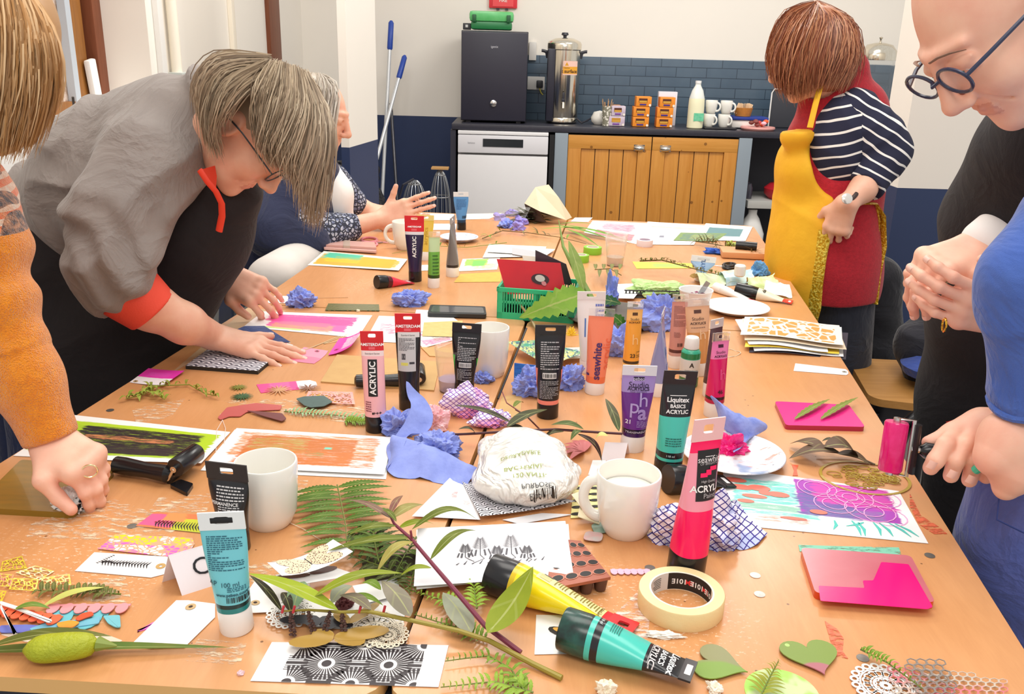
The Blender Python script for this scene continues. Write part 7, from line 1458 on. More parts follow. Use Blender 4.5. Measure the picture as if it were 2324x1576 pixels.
for i, (x, y, c_, lb) in enumerate(((1690, 568, '8a4ac0', 'purple flower tuft among the dried grasses'), (1658, 565, 'a8b84a', 'lime tuft among the dried grasses'), (1705, 575, '7a5ab0', 'violet flower tuft at the right of the dried grasses'))): cr(lb, x, y, (.02, .018, .02), mat(c_, .6), 80+i, sub=3, name='flower_tuft', cat='flower')
MB().box(P(1705, 575, .012), (.2, .1, .02), mat('d8a070', .6), rot=-.1, bev=.004).build('flat_box', label='flat kraft box under the dried grasses at the far right', category='box')
MB().tube([P(1670, 556, .035), P(1718, 560, .035)], .014, blk, 16).build('black_lid', label='black round lid lying on the dried grasses', category='lid')
bw = leafm('6a5240', '523f30')
branch('dried_leaf_cluster', 'crumpled dark brown leaves beside the round stencil', [([P(1855, 1022, .01), P(1935, 1032, .006), P(1985, 1055, .004)], .0018, '5a4630')], [(P(1870, 1020, .02), P(1792, 1008, .006), .034, bw, dict(arch=.008)), (P(1905, 1026, .02), P(1790, 1042, .004), .032, bw, dict(arch=.01)), (P(1870, 1015, .025), P(1948, 1042, .006), .05, bw, dict(arch=.014)), (P(1865, 1002, .02), P(1900, 1008, .02), .012, dk), (P(1900, 1030, .012), P(1975, 1055, .003), .03, bw)], 'leaves')
for x0, y0, x1, y1, lb in ((1803, 952, 1884, 906, 'left serrated green leaf on the bright pink gel plate'), (1862, 952, 1948, 902, 'right serrated green leaf on the bright pink gel plate')): b = MB(); leaf(b, P(x0, y0, .012), P(x1, y1, .014), .016, leafm('7f8a34', '6a7a2c'), ser=9, arch=.003); b.build('serrated_leaf', label=lb, category='leaf')
b = MB(); leaf(b, P(95, 1378, .004), P(238, 1334, .008), .012, leafm('c8c86a', 'b0b45a')); b.build('narrow_leaf', label='pale yellow narrow leaf beside the fern tip at the left', category='leaf')
b = MB(); leaf(b, P(-60, 1480, .004), P(525, 1470, .004), .016, leafm('55702c', '7a7a34'), wp=.3, fold=.3, arch=.003); b.build('long_blade_leaf', label='long strap leaf along the front left table edge', category='leaf')
b = MB(); leaf(b, P(-30, 1470, .01), P(255, 1445, .016), .018, leafm('5a6024', '6a6a2c'), arch=.01); b.build('broad_leaf', label='olive leaf lying above the green seed pod', category='leaf')
b = MB(); leaf(b, P(30, 1385, .008), P(115, 1382, .004), .01, leafm('5f8a2c', '8a5a3a')); b.build('small_leaf', label='small green and brown leaf above the orange scallops', category='leaf')
b = MB(); leaf(b, P(650, 1142, .015), P(668, 1096, .05), .01, dk); b.build('small_leaf', label='dark upright leaf tip right of the left mug', category='leaf')
t = thing('seed_pod', 'plump yellow-green catkin pod lying on the long strap leaf', 'seed pod', T(135, 1485)); a, e = P(52, 1478, .017), P(222, 1462, .017)
MB().tube([a.lerp(e, i/12) for i in range(13)], [.002, .0095, .013, .0145, .015, .015, .015, .015, .0145, .014, .013, .011, .004], mat('a8ae1c', .5, c2='8f9a1c', ns=90, bump=.5, bs=300), 18).build('pod', t)
MB().tube([e, e+Vector((.02, 0, -.002))], [.008, .001], mat('7f8f3a', .5), 8).build('pod_tip', t)
b = MB(); c = P(1320, 1025, .003)
for i in range(7): a = -.9+i*.5; leaf(b, c+Vector((.005, 0, 0)), c+Vector((-.036*math.cos(a), .045*math.sin(a), 0)), .013, mat('c86a6a', .5), n=8)
b.build('cut_paper_leaf', label='rose pink cut-paper leaf print right of the wipes packet', category='cut paper')
# cards under the greenery
tag([(565, 1322), (700, 1310), (715, 1385), (560, 1392)], mat('eeedea', .5), 'white tag with brown eyelet under the leaves beside the teal tube', (.12, .3), .003, side=-1)
simple([(800, 1330), (900, 1312), (912, 1350), (820, 1372)], mat('efeeea', .5), 'white_card', 'white card under the bright fern tips', 'card', .006)
simple([(690, 1362), (925, 1355), (912, 1440), (700, 1422)], mat('eeedeb', .5), 'white_card', 'large white card under the catkins', 'card', .002)
simple([(820, 1270), (945, 1255), (950, 1300), (830, 1330)], mat('3a3018', .7, c2='5a5024', ns=80), 'dark_leaf_litter', 'dark brown leaf litter beneath the fern pile', 'leaves', .002)
s = Sheet([(668, 1378), (782, 1376), (784, 1432), (664, 1430)], .008); bw_ = mat('22222a', .5)
for a, l in ((3.25, .045), (-.35, .04), (3.9, .02), (-.9, .024)): wing(s, .5, .5, a, l, .02, bw_, .0002*a)
s.done('paper_butterfly', 'black cut-out butterfly under the catkins', 'paper butterfly')
s = Sheet([(690, 1430), (850, 1425), (850, 1470), (690, 1470)], .008); oc = mat('b08a3a', .45, c2='9a7a34')
for a, l in ((3.35, .05), (.2, .062), (-.2, .035), (2.7, .025)): wing(s, .42, .5, a, l, .026, oc, .0004*a)
s.done('paper_butterfly', 'ochre cut-out butterfly above the sunburst card', 'paper butterfly')
s = Sheet([(770, 1385), (830, 1380), (815, 1430), (760, 1430)], .012)
for a, l in ((.9, .045), (2.2, .03)): wing(s, .5, .3, a, l, .016, oc, 0)
s.done('paper_butterfly', 'brown and white cut-out butterfly below the seed cone', 'paper butterfly')
# ------------------------------------------------------------------ people
def skinm(c, c2, name='skin'):
    q = Mt(name, .5, sss=.12); v = q.xyz(); n = q.noise(v, 18, 4); f = q.noise(v, 260, 2); q.col(q.mix((n-.35)*1.8, c, c2)); q.bump(f+q.noise(v, 60, 3), .12, .001); return q.m
skA, skB, skC = skinm('e9b79c', 'd98f76'), skinm('eab89e', 'dd9a80'), skinm('f0bfa6', 'e39c86'); lipm = mat('dd9c87', .5); nailm = mat('f0c4b4', .3)
def N3(*a): return np.array(Q(*a))
def head_field(c, f, u, s=1.0):
    R = frame(f, u); q = SDF()
    q.ell((0, -.018, .035), (.076, .095, .088), k=.02).ell((0, .03, -.02), (.06, .066, .09), k=.03).ell((0, .04, -.078), (.045, .045, .034), k=.025).ell((0, .074, -.098), (.02, .017, .016), k=.02)
    for g in (-1, 1):
        q.ell((g*.034, .062, -.028), (.026, .026, .028), k=.02); q.ell((g*.031, .1, .01), (.019, .016, .012), k=.012, sub=True); q.ell((g*.031, .08, .008), (.0145, .0135, .0115), k=.004).ell((g*.031, .0815, .0125), (.0155, .0142, .0095), k=.003)
        q.cap((g*.012, .091, .033), (g*.042, .077, .032), .007, .004, k=.014); q.cap((g*.019, .0925, .004), (g*.044, .081, .002), .0035, .003, k=.004); q.cap((g*.018, .094, .0165), (g*.045, .082, .0155), .0035, .003, k=.004)
        q.ell((g*.012, .104, -.033), (.008, .010, .008), k=.007); q.ell((g*.006, .112, -.0425), (.0035, .005, .0035), k=.003, sub=True)
        q.ell((g*.077, -.008, -.002), (.010, .021, .032), k=.008); q.ell((g*.087, -.004, -.0), (.007, .012, .019), k=.006, sub=True)
        q.cap((g*.022, .0965, -.034), (g*.034, .076, -.062), .0015, .0015, k=.006, sub=True)
    q.cap((0, .092, .028), (0, .116, -.024), .007, .0105, k=.012).ell((0, .117, -.028), (.0105, .0105, .0095), k=.008)
    q.cap((-.017, .0895, -.0575), (.017, .0895, -.0575), .0042, k=.005).cap((0, .093, -.057), (0, .0935, -.0575), .0045, k=.006).cap((-.013, .0885, -.0675), (.013, .0885, -.0675), .0052, k=.005).cap((-.022, .097, -.0628), (.022, .097, -.0628), .0015, k=.003, sub=True)
    for i, o in enumerate(q.ops):    # scale
        if o[0] == 'c': q.ops[i] = ('c', o[1]*s, o[2]*s, o[3]*s, o[4]*s, o[5]*s, o[6], o[7])
        else: q.ops[i] = ('e', o[1]*s, o[2]*s, o[3], o[4]*s, o[5], o[6])
    return SDF().local(np.array(c), R, q), R
def hand(q, w, kn, nrm, thumb, curls, L=.18, tc=(.5, .5), spread=.09, rad=.0088):
    "w wrist, kn point towards the knuckles, nrm back-of-hand direction, thumb = side direction; curls = (mcp, pip, dip) per finger, index first"
    w = np.array(w, float); f = unit(np.array(kn)-w); n = np.array(nrm, float); n = unit(n-f*(n@f)); s = np.cross(f, n); s = s if s@np.array(thumb) > 0 else -s
    pl = L*.5; tips = []
    offs = (.031, .011, -.009, -.027); lens = ((.045, .026, .021), (.050, .030, .022), (.046, .028, .021), (.036, .021, .019)); rr = (1, 1.03, .98, .86)
    for i in range(4):
        o = offs[i]*L/.18; k = w+f*(pl*(1-.04*abs(i-1)))+s*o; q.cap(w+s*o*.62-n*.001, k-n*.004, .0155, .0125, k=.014)
        if i < 3: q.cap(w+f*pl*.5+s*o-n*.008, k-n*.009, .012, .010, k=.012)
        a = 0; p = k-n*.002; d0 = unit(f+s*spread*(1.5-i)*.9)
        q.ell(k, (.0112, .0112, .0105), k=.008)
        for j in range(3):
            a += curls[i][j]; d = d0*math.cos(a)-n*math.sin(a); e = p+d*lens[i][j]*L/.18; r0 = rad*rr[i]*(1-.07*j); q.cap(p, e, r0, r0*.93, k=.0035 if j else .006); q.ell(e, r0*1.0, k=.003) if j < 2 else None; p = e
        tips.append((p, d, unit(n*math.cos(a)+d0*math.sin(a)), r0))
    b = w+f*pl*.22+s*.024; c1 = b+unit(f*.75+s*.75-n*.35)*.038; q.cap(b-n*.006, c1, .0155, .0125, k=.014)
    d1 = unit(f*(.9-.3*tc[0])+s*(.5-tc[0]*.9)-n*(.2+tc[0]*.7)); c2 = c1+d1*.031; d2 = unit(f*(.95-.2*tc[1])+s*(.3-tc[1])-n*(.15+tc[1]*.6)); c3 = c2+d2*.024; q.cap(c1, c2, .0115, .0102, k=.006).cap(c2, c3, .0102, .0086, k=.004)
    tips.append((c3, d2, unit(s*.3+n), .0088)); return tips
def nails(t, tips):
    b = MB()
    for p, d, n, r in tips:
        s_ = np.cross(d, n); vs = [p+d*(r*.7*x)+s_*(r*.62*y)+n*(r*(1.03-.32*y*y)-(x > 0)*x*r*.22) for x in (-1.1, -.2, .7) for y in (-1, -.5, 0, .5, 1)]
        b.add([Vector(v) for v in vs], [(i*5+j, i*5+j+1, i*5+j+6, i*5+j+5) for i in range(2) for j in range(4)], nailm)
    return b
def build_sdf(t, name, q, vox, m, disp=None, split=None, label=None, pad=.02):
    lo, hi = q.bounds(pad); fn = (lambda P: q(P)+disp(P)) if disp else q
    o = sdf_mb(MB(), fn, lo, hi, vox, m, split).build(name, t, smooth=3)
    if label: o['label'] = label
    return o
def folds(k, a, d=(1, .3, .6), w=2.2):
    d = unit(d)
    def f(P):
        x = P@d; y = P@unit(np.cross(d, (0, 1, .3))); return a*(np.abs(np.sin(x*k+w*np.sin(y*k*.45)+np.sin(y*k*.9+x*9)))-.6)
    return f
def lipsplit(c, R, s=1):
    def f(C):
        l = (C-c)@R/s; return ((np.abs(l[:, 0]) < .02)&(l[:, 1] > .083)&(l[:, 2] < -.052)&(l[:, 2] > -.073)).astype(int)
    return f
def hairs(mb, G, n, r, ms, jit=.006, seed=3, wav=.003):
    rnd = random.Random(seed); G = [[Vector(p) for p in g] for g in G]; k = len(G)-1
    for _ in range(n):
        x = rnd.random()*k; i = min(int(x), k-1); u = x-i; j = Vector([rnd.gauss(0, jit) for _ in range(3)]); ph = rnd.random()*6; ln = rnd.uniform(.75, 1.0); pts = []
        m_ = len(G[i])
        for a in range(9):
            t = a/8*ln*(m_-1); b_ = min(int(t), m_-2); w_ = t-b_
            def cm(g):
                p0, p1, p2, p3 = g[max(b_-1, 0)], g[b_], g[b_+1], g[min(b_+2, m_-1)]; return .5*((2*p1)+(p2-p0)*w_+(2*p0-5*p1+4*p2-p3)*w_*w_+(3*p1-p0-3*p2+p3)*w_**3)
            p = cm(G[i]).lerp(cm(G[i+1]), u); pts.append(p+j*(.4+a/8)+Vector((math.sin(ph+a)*wav, math.cos(ph+a*1.3)*wav, 0)))
        mb.tube(pts, [r*.7, r, r, r*.15], rnd.choice(ms), 3, cap=False)
def hairm(cs): return [Mt('hair_%s' % c, .42).col(c).m for c in cs]
def eyes(t, c, R, s=1):
    b = MB()
    for g in (-1, 1):
        p = c+R@np.array((g*.031, .0815, .008))*s; b.lathe([(0, -.0125*s), (.009*s, -.009*s), (.0125*s, 0), (.009*s, .009*s), (0, .0125*s)], mat('f2ece8', .2), n=16, X=Matrix.Translation(Vector(p)))
        p2 = c+R@np.array((g*.0315, .0905, .0055))*s; b.lathe([(0, -.004*s), (.0045*s, 0), (0, .004*s)], mat('4a6a5a', .2), n=12, X=Matrix.Translation(Vector(p2)))
    b.build('eye', t); b = MB()
    for g in (-1, 1): b.tube([Vector(c+R@np.array((g*(.012+.012*i), .1045-.0012*i*i-.004*i, .036+.003*i-.0022*i*i))*s) for i in range(4)], [.0022*s, .003*s, .001*s], mat('8a6a58', .7), 6, flat=.5)
    b.build('eyebrow', t)
def specs(t, c, R, m, s=1, r=.0016):
    c = np.array(c); W = lambda x, y, z: Vector(c+R@np.array((x, y, z))*s); b = MB()
    for g in (-1, 1):
        b.tube([W(g*(.034+.0265*math.cos(a)), .108, .006+.0195*math.sin(a)) for a in [i*PI/12 for i in range(24)]], r, m, 6, closed=True)
        b.tube([W(g*.060, .108, .01), W(g*.074, .08, .012), W(g*.083, .02, .01), W(g*.082, -.02, .002)], r*1.2, m, 6)
    b.tube([W(-.008, .108, .01), W(0, .116, .009), W(.008, .108, .01)], r, m, 6); b.build('glasses', t)
    b = MB()
    for g in (-1, 1): b.add([W(g*.034+.025*math.cos(a), .108, .006+.018*math.sin(a)) for a in [i*PI/8 for i in range(16)]], [tuple(range(16))], Mt('lens', .03, alpha=.12).m)
    b.build('lens', t)
# --- person bending over the left tables in a grey fleece
P2 = thing('person', 'person in grey fleece and black apron bending over the left table, pressing a block', 'person', (-.85, 1.9, 0)); c2 = N3(566, 292, 1.8)
hf, R2 = head_field(c2, (.52, -.15, -.82), (.75, 0, .55), 1.02)
bd = SDF(); bd.ops = list(hf.ops); bd.chain([c2+R2@np.array((0, -.03, -.05)), N3(450, 300, 1.86), N3(330, 360, 1.9), N3(160, 560, 1.95)], [.052, .06, .1, .1], k=.03)
wr = T(487, 764, .792); wr = np.array(wr); el = N3(255, 612, 1.62); bd.chain([N3(330, 385, 1.72), el, N3(340, 695, 1.64), N3(420, 735, 1.66), wr], [.05, .045, .045, .038, .028], k=.02)
tips = hand(bd, wr, np.array(T(600, 792, .772)), (0, -.1, 1), (.2, 1, 0), [(.06, .05, .05), (.05, .06, .05), (.05, .08, .05), (.08, .08, .05)], tc=(-.3, -.3), spread=.1)
w2 = N3(512, 622, 2.02); bd.chain([N3(430, 450, 1.98), N3(480, 560, 2.03), w2], [.045, .038, .027], k=.02)
t2 = hand(bd, w2, N3(575, 655, 2.0), (.35, -.75, .6), (-.3, -.6, -.7), [(.9, .7, .3), (.75, .5, .3), (.7, .5, .3), (.65, .45, .2)], tc=(.4, .3))
build_sdf(P2, 'body', bd, .0032, [skA, lipm], split=lipsplit(c2, R2, 1.02)); nails(P2, tips+t2).build('fingernails', P2); eyes(P2, c2, R2, 1.02); specs(P2, c2, R2, mat('3a3f44', .3), 1.02, .0014)
fl = fabric('8f8681', '7d7470', 10); SH = N3(345, 375, 1.76)
sw = SDF(); sw.chain([N3(455, 262, 1.87), N3(390, 330, 1.88), N3(270, 405, 1.9), N3(150, 520, 1.94), N3(110, 600, 1.95)], [.072, .135, .155, .14, .13], k=.06)
sw.chain([SH, N3(262, 500, 1.67), el, N3(268, 640, 1.63)], [.098, .085, .074, .062], k=.035); sw.chain([N3(470, 400, 2.0), N3(500, 500, 2.02)], [.09, .07], k=.03); sw.cap(N3(450, 250, 1.87), N3(478, 215, 1.86), .07, .06, k=.02)
def d2(P):
    e = el; dist = np.linalg.norm(P-e, axis=1); m_ = np.exp(-(dist/.13)**2); x = (P-e)@unit((.75, 0, -.65)); y = (P-e)@unit((.6, 0, .75))
    return folds(30, .012, (1, .2, -.35))(P)+m_*.008*np.sin(y*110+3*np.sin(x*25))
build_sdf(P2, 'fleece', sw, .005, fl, disp=d2)
ax = unit(N3(345, 695, 1.64)-el); q = SDF().chain([N3(285, 655, 1.632), N3(345, 704, 1.64)], [.064, .053], k=.01); q.half(N3(290, 655, 1.635), -ax).half(N3(350, 705, 1.64), ax); cf = mat('ea4c36', .7, bump=.2, bs=300); build_sdf(P2, 'cuff', q, .003, cf, label='orange-red cuff')
b = MB()
for x, y in ((296, 686), (313, 700), (330, 712)): p = N3(x, y, 1.595); b.lathe([(.003, -.002), (.0042, 0), (.003, .002)], mat('f0c8bc', .2, metal=.3), n=12, X=Matrix.Translation(Vector(p)) @ Matrix.Rotation(1.1, 4, 'X'))
b.build('cuff_studs', P2)
ap = SDF(); ap.chain([N3(500, 440, 1.86), N3(440, 520, 1.88), N3(340, 640, 1.9), N3(262, 790, 1.9), N3(245, 1060, 1.9)], [.085, .12, .145, .15, .15], k=.05).cap(N3(140, 520, 1.9), N3(215, 800, 1.9), .12, .13, k=.05); blkf = fabric('262123', '1b181c', 6, sheen=.05, wr=.3)
build_sdf(P2, 'apron', ap, .006, blkf, disp=folds(14, .006, (1, 0, .1))); 
b = MB(); rc = mat('f0452c', .6); b.tube([N3(453, 386, 1.70), N3(470, 412, 1.695), N3(490, 435, 1.70), N3(503, 462, 1.71), N3(504, 490, 1.72), N3(497, 525, 1.73)], .0035, rc, 8, flat=2); b.add([Vector(N3(453, 386, 1.70)), Vector(N3(488, 376, 1.74)), Vector(N3(492, 400, 1.73)), Vector(N3(490, 436, 1.70)), Vector(N3(470, 412, 1.70))], [(0, 4, 3, 2, 1)], rc); b.build('collar_lining', P2)
jn = fabric('3a4468', '2c3558', 10); q = SDF().chain([N3(130, 610, 1.97), N3(120, 850, 1.95), N3(130, 1250, 2.0)], [.14, .11, .09], k=.03).chain([N3(100, 620, 2.0), N3(80, 900, 2.1), N3(100, 1250, 2.1)], [.13, .1, .08]); build_sdf(P2, 'jeans', q, .008, jn, disp=folds(16, .004))
MB().tube([w2+np.array((.033*math.cos(a)*.9, .033*math.sin(a), .012*math.cos(a)-.006)) for a in [i*PI/12 for i in range(24)]], .0016, mat('ece8e0', .15, metal=1), 8, closed=True).build('bracelet', P2)
H2 = hairm(('a3907a', '8f7d68', 'b8a58c', 'c4b49c', '7d6c5a')); hd = SDF().local(c2, R2, SDF().ell((0, -.022, .040), (.082, .098, .09), k=.02).cap((.03, .045, .1), (.07, .085, .05), .035, .03, k=.03))
hd.half(c2+R2@np.array((0, .062, .02))*1.02, R2@unit((0, 1, -.55))); b = MB(); lo, hi = hd.bounds(.02); sdf_mb(b, hd, lo, hi, .006, H2[1])
hairs(b, [[N3(*p) for p in g] for g in ([(610, 130, 1.80), (500, 125, 1.80), (446, 180, 1.80), (452, 270, 1.80)], [(610, 132, 1.76), (500, 140, 1.73), (455, 200, 1.73), (468, 300, 1.75)], [(600, 140, 1.78), (500, 165, 1.70), (470, 250, 1.70), (480, 350, 1.73)], [(540, 150, 1.78), (488, 200, 1.70), (478, 290, 1.69), (498, 368, 1.71)], [(600, 140, 1.75), (520, 190, 1.67), (492, 260, 1.66), (485, 330, 1.69)], [(640, 145, 1.72), (560, 200, 1.66), (520, 245, 1.655), (500, 262, 1.67)])], 700, .0013, H2, .005)
hairs(b, [[N3(*p) for p in g] for g in ([(615, 140, 1.74), (590, 185, 1.66), (582, 235, 1.65), (590, 290, 1.66), (600, 330, 1.67)], [(640, 145, 1.72), (635, 210, 1.655), (615, 280, 1.645), (605, 330, 1.655), (618, 370, 1.68)], [(670, 155, 1.72), (680, 240, 1.655), (655, 310, 1.645), (640, 350, 1.65), (655, 395, 1.68)], [(690, 165, 1.72), (722, 250, 1.66), (720, 340, 1.65), (695, 420, 1.66), (690, 500, 1.68)], [(690, 165, 1.76), (745, 260, 1.70), (748, 350, 1.69), (738, 440, 1.70), (722, 530, 1.72)])], 1500, .0013, H2, .006)
hairs(b, [[N3(*p) for p in g] for g in ([(640, 145, 1.78), (715, 220, 1.80), (740, 330, 1.80), (735, 420, 1.8)], [(600, 140, 1.8), (700, 200, 1.86), (735, 300, 1.86), (720, 400, 1.86)])], 350, .0013, H2, .006, 5)
b.build('hair', P2)
# --- standing person in a red gilet and yellow apron
D = 2.65; P4 = thing('person', 'person standing at the right in red gilet, striped top and yellow apron, facing away', 'person', (1.0, D, 0)); c4 = N3(1836, 124, D)
hf, R4 = head_field(c4, (-.8, .45, -.4), (-.3, 0, 1), 1.0); bd = SDF(); bd.ops = list(hf.ops); bd.chain([c4+R4@np.array((0, -.03, -.05)), N3(1885, 235, D+.02), N3(1900, 400, D+.02), N3(1890, 600, D)], [.055, .058, .09, .1], k=.03)
e4 = N3(2010, 345, D-.1); w4 = N3(1922, 462, D-.2); bd.chain([N3(1945, 265, D-.05), e4, N3(1958, 430, D-.17), w4], [.05, .042, .036, .026], k=.015)
t4 = hand(bd, w4, N3(1908, 498, D-.19), (-.5, -.8, .2), (-.9, .2, .3), [(.3, .5, .3), (.4, .7, .4), (.6, .8, .4), (.9, 1.0, .4)], L=.165, tc=(.1, .1)); build_sdf(P4, 'body', bd, .004, skB); nails(P4, t4).build('fingernails', P4)
H4 = hairm(('a86a4a', '8f5238', 'b87c58', 'c48e6a', '7a4430')); hd = SDF().local(c4, R4, SDF().ell((0, -.025, .03), (.085, .098, .096), k=.02).ell((0, -.04, -.05), (.08, .075, .075), k=.03).ell((0, .045, .075), (.075, .04, .035), k=.03)); hd.half(c4+R4@np.array((0, .07, 0)), R4@np.array((0, 1, -.35))); b = MB(); lo, hi = hd.bounds(.02); sdf_mb(b, hd, lo, hi, .007, H4[0])
cr4 = (1852, 8, D); hairs(b, [[N3(*p) for p in g] for g in ([cr4, (1790, 30, D-.04), (1756, 90, D-.03), (1752, 150, D-.0), (1770, 195, D)], [cr4, (1805, 45, D-.09), (1775, 110, D-.10), (1772, 170, D-.09), (1785, 215, D-.08)], [cr4, (1835, 50, D-.11), (1812, 120, D-.13), (1800, 185, D-.12), (1805, 232, D-.1)], [cr4, (1870, 50, D-.11), (1855, 120, D-.13), (1840, 180, D-.12), (1835, 220, D-.1)], [cr4, (1900, 45, D-.08), (1905, 100, D-.1), (1890, 150, D-.1), (1865, 195, D-.08)], [cr4, (1918, 45, D-.03), (1932, 90, D-.08), (1928, 140, D-.10), (1895, 205, D-.10)], [cr4, (1925, 50, D+.03), (1942, 95, D-.03), (1940, 150, D-.06), (1915, 205, D-.07)])], 2600, .0013, H4, .007, 9, .003); b.build('hair', P4)
q = Mt('red_boiled_wool', .9, sheen=.2); v = q.xyz(); q.col(q.mix((q.noise(v, 120, 3)-.3)*2, 'b81c2c', '9c1424')); q.bump(q.noise(v, 300, 3), .5, .003); red = q.m
tor = SDF().chain([N3(1925, 235, D+.05), N3(1900, 320, D+.02), N3(1890, 420, D+.02), N3(1875, 520, D), N3(1872, 600, D), N3(1878, 655, D)], [.085, .13, .135, .14, .152, .15], k=.06)
vest = SDF(); vest.ops = list(tor.ops); vest.chain([N3(1960, 245, D+.03), N3(1900, 230, D)], [.065, .07], k=.04).chain([N3(1918, 165, D+.03), N3(1880, 235, D+.02)], [.068, .085], k=.03); vest.ell(N3(1918, 325, D-.17), (.088, .10, .125), k=.015, sub=True); vest.cap(N3(1850, 120, D-.02), N3(1885, 225, D), .062, .055, k=.008, sub=True).half(N3(1880, 668, D), (0, 0, -1)); build_sdf(P4, 'gilet', vest, .0055, red, disp=folds(12, .003))
q = Mt('striped_jersey', .85); v = q.xyz(); x, y, z = q.sep(v); n = q.noise(v, 6, 2); l = ((z*1.0-x*.28+n*.03)*31).frac(); q.col(q.mix(l.lt(.2), '20223c', 'eeeae6')); stp = q.m
q = Mt('striped_sleeve', .85); v = q.xyz(); x, y, z = q.sep(v); n = q.noise(v, 7, 2); l = ((x*.55+z*1.0+n*.05)*31).frac(); q.col(q.mix(l.lt(.2), '20223c', 'eeeae6')); sh = SDF(); sh.ell(N3(1912, 330, D-.05), (.105, .10, .14), k=.02).ell(N3(1935, 270, D-.06), .075, k=.04); build_sdf(P4, 'striped_top', sh, .005, stp, disp=folds(30, .004, (.4, 0, 1)))
sl = SDF().chain([N3(1938, 268, D-.06), N3(1985, 310, D-.09), e4, N3(1972, 415, D-.15)], [.082, .073, .066, .052], k=.03); sl.half(N3(1966, 425, D-.16), unit(w4-e4)); build_sdf(P4, 'sleeve', sl, .0045, q.m, disp=folds(34, .004, (.3, 0, 1)))
q = Mt('yellow_cotton', .75); v = q.xyz(); q.col(q.mix((q.noise(v, 8, 4)-.3)*1.8, 'efb822', 'd99a14')); q.bump(q.noise(v, 22, 4), .4, .006); yel = q.m; q = Mt('gold_glitter_trim', .3, metal=.4); v = q.xyz(); q.col(q.mix((q.noise(v, 160, 3)-.45)*6, 'c8960c', 'f8e060')); q.bump(q.noise(v, 160, 2), .8, .004)
av = SDF(); av.ops = [(o[0], o[1], o[2], o[3]+.014, o[4]+.014)+o[5:] for o in tor.ops[1:]]; av.ell(N3(1820, 385, D-.02), (.07, .1, .08), k=.05).cap(N3(1800, 310, D-.06), N3(1838, 305, D-.10), .035, .03, k=.03).cap(N3(1865, 660, D), N3(1900, 900, D), .155, .16, k=.05); pe = N3(1882, 560, D-.16); av.half(pe, (1, -.25, 0)).half(N3(1800, 292, D), (-.15, 0, 1)).ell(N3(1925, 340, D-.13), (.10, .13, .135), k=.015, sub=True) 
build_sdf(P4, 'apron', av, .006, [yel, q.m], disp=folds(13, .005, (1, .2, .5)), split=lambda C: (((C-pe)@unit((1, -.25, 0)) > -.034)&(C[:, 2] < pe[2]+.05)).astype(int))
b = MB(); st_ = [N3(1862, 195, D-.08), N3(1850, 240, D-.13), N3(1838, 290, D-.16)]; b.tube(st_, .008, yel, 8, flat=.3); b.build('apron_strap', P4); b = MB(); b.tube([N3(1895, 470, D-.18), N3(1950, 462, D-.17), N3(1985, 462, D-.12), N3(2003, 490, D-.1), N3(2005, 560, D-.1), N3(1992, 620, D-.1), N3(1985, 690, D-.1)], .012, q.m, 8, flat=.3); b.build('apron_tie', P4); b = MB(); b.tube([N3(1985, 462, D-.11), N3(1992, 500, D-.1), N3(1985, 580, D-.08), N3(1945, 680, D-.08)], .010, q.m, 8, flat=.3); b.build('apron_tie', P4)
q = SDF().chain([N3(1895, 640, D), N3(1905, 900, D+.02), N3(1915, 1150, D+.1)], [.12, .09, .07]).chain([N3(1860, 640, D+.1), N3(1870, 900, D+.12), N3(1880, 1150, D+.1)], [.12, .09, .07]); build_sdf(P4, 'trousers', q, .01, fabric('2f3442', '242834'))
MB().tube([w4+R_v for R_v in [np.array((.030*math.cos(a)*.75, .030*math.sin(a)*.7, .012+.022*math.cos(a))) for a in [i*PI/12 for i in range(24)]]], .006, mat('3a2824', .5), 8, closed=True, flat=.4).lathe([(.014, 0), (.015, .005), (.012, .007), (0, .007)], mat('e6e2dc', .15, metal=.6), n=20, X=Matrix.Translation(Vector(N3(1921, 452, D-.245))) @ Matrix.Rotation(1.2, 4, 'X')).build('watch', P4)
# --- seated person with long grey hair behind
D = 3.0; P3 = thing('person', 'seated person with long grey hair in navy apron, gesturing at the far left table', 'person', (-.8, D, 0)); c3 = N3(722, 262, D); hf, R3 = head_field(c3, (.93, -.2, -.28), (.25, 0, 1), 1.0); bd = SDF(); bd.ops = list(hf.ops)
bd.chain([c3+R3@np.array((0, -.03, -.05)), N3(690, 360, D), N3(660, 480, D)], [.052, .06, .1], k=.03); e3 = N3(735, 530, D-.12); w3 = N3(868, 497, D-.03); bd.chain([N3(680, 440, D-.1), e3, w3], [.05, .042, .027], k=.015); t3 = hand(bd, w3, N3(925, 478, D-.02), (0, -.95, .3), (0, 0, 1), [(.05, .1, .1)]*3+[(.2, .3, .2)], L=.18, tc=(-1.1, -1.1), spread=.05)
w3b = N3(840, 480, D+.16); bd.chain([N3(770, 420, D+.12), N3(800, 462, D+.15), w3b], [.045, .04, .03], k=.015); hand(bd, w3b, N3(880, 484, D+.14), (.1, -.6, .8), (.2, -.8, -.2), [(.9, 1.1, .6)]*4, L=.165, tc=(.6, .6)); build_sdf(P3, 'body', bd, .0045, skA); nails(P3, t3).build('fingernails', P3)
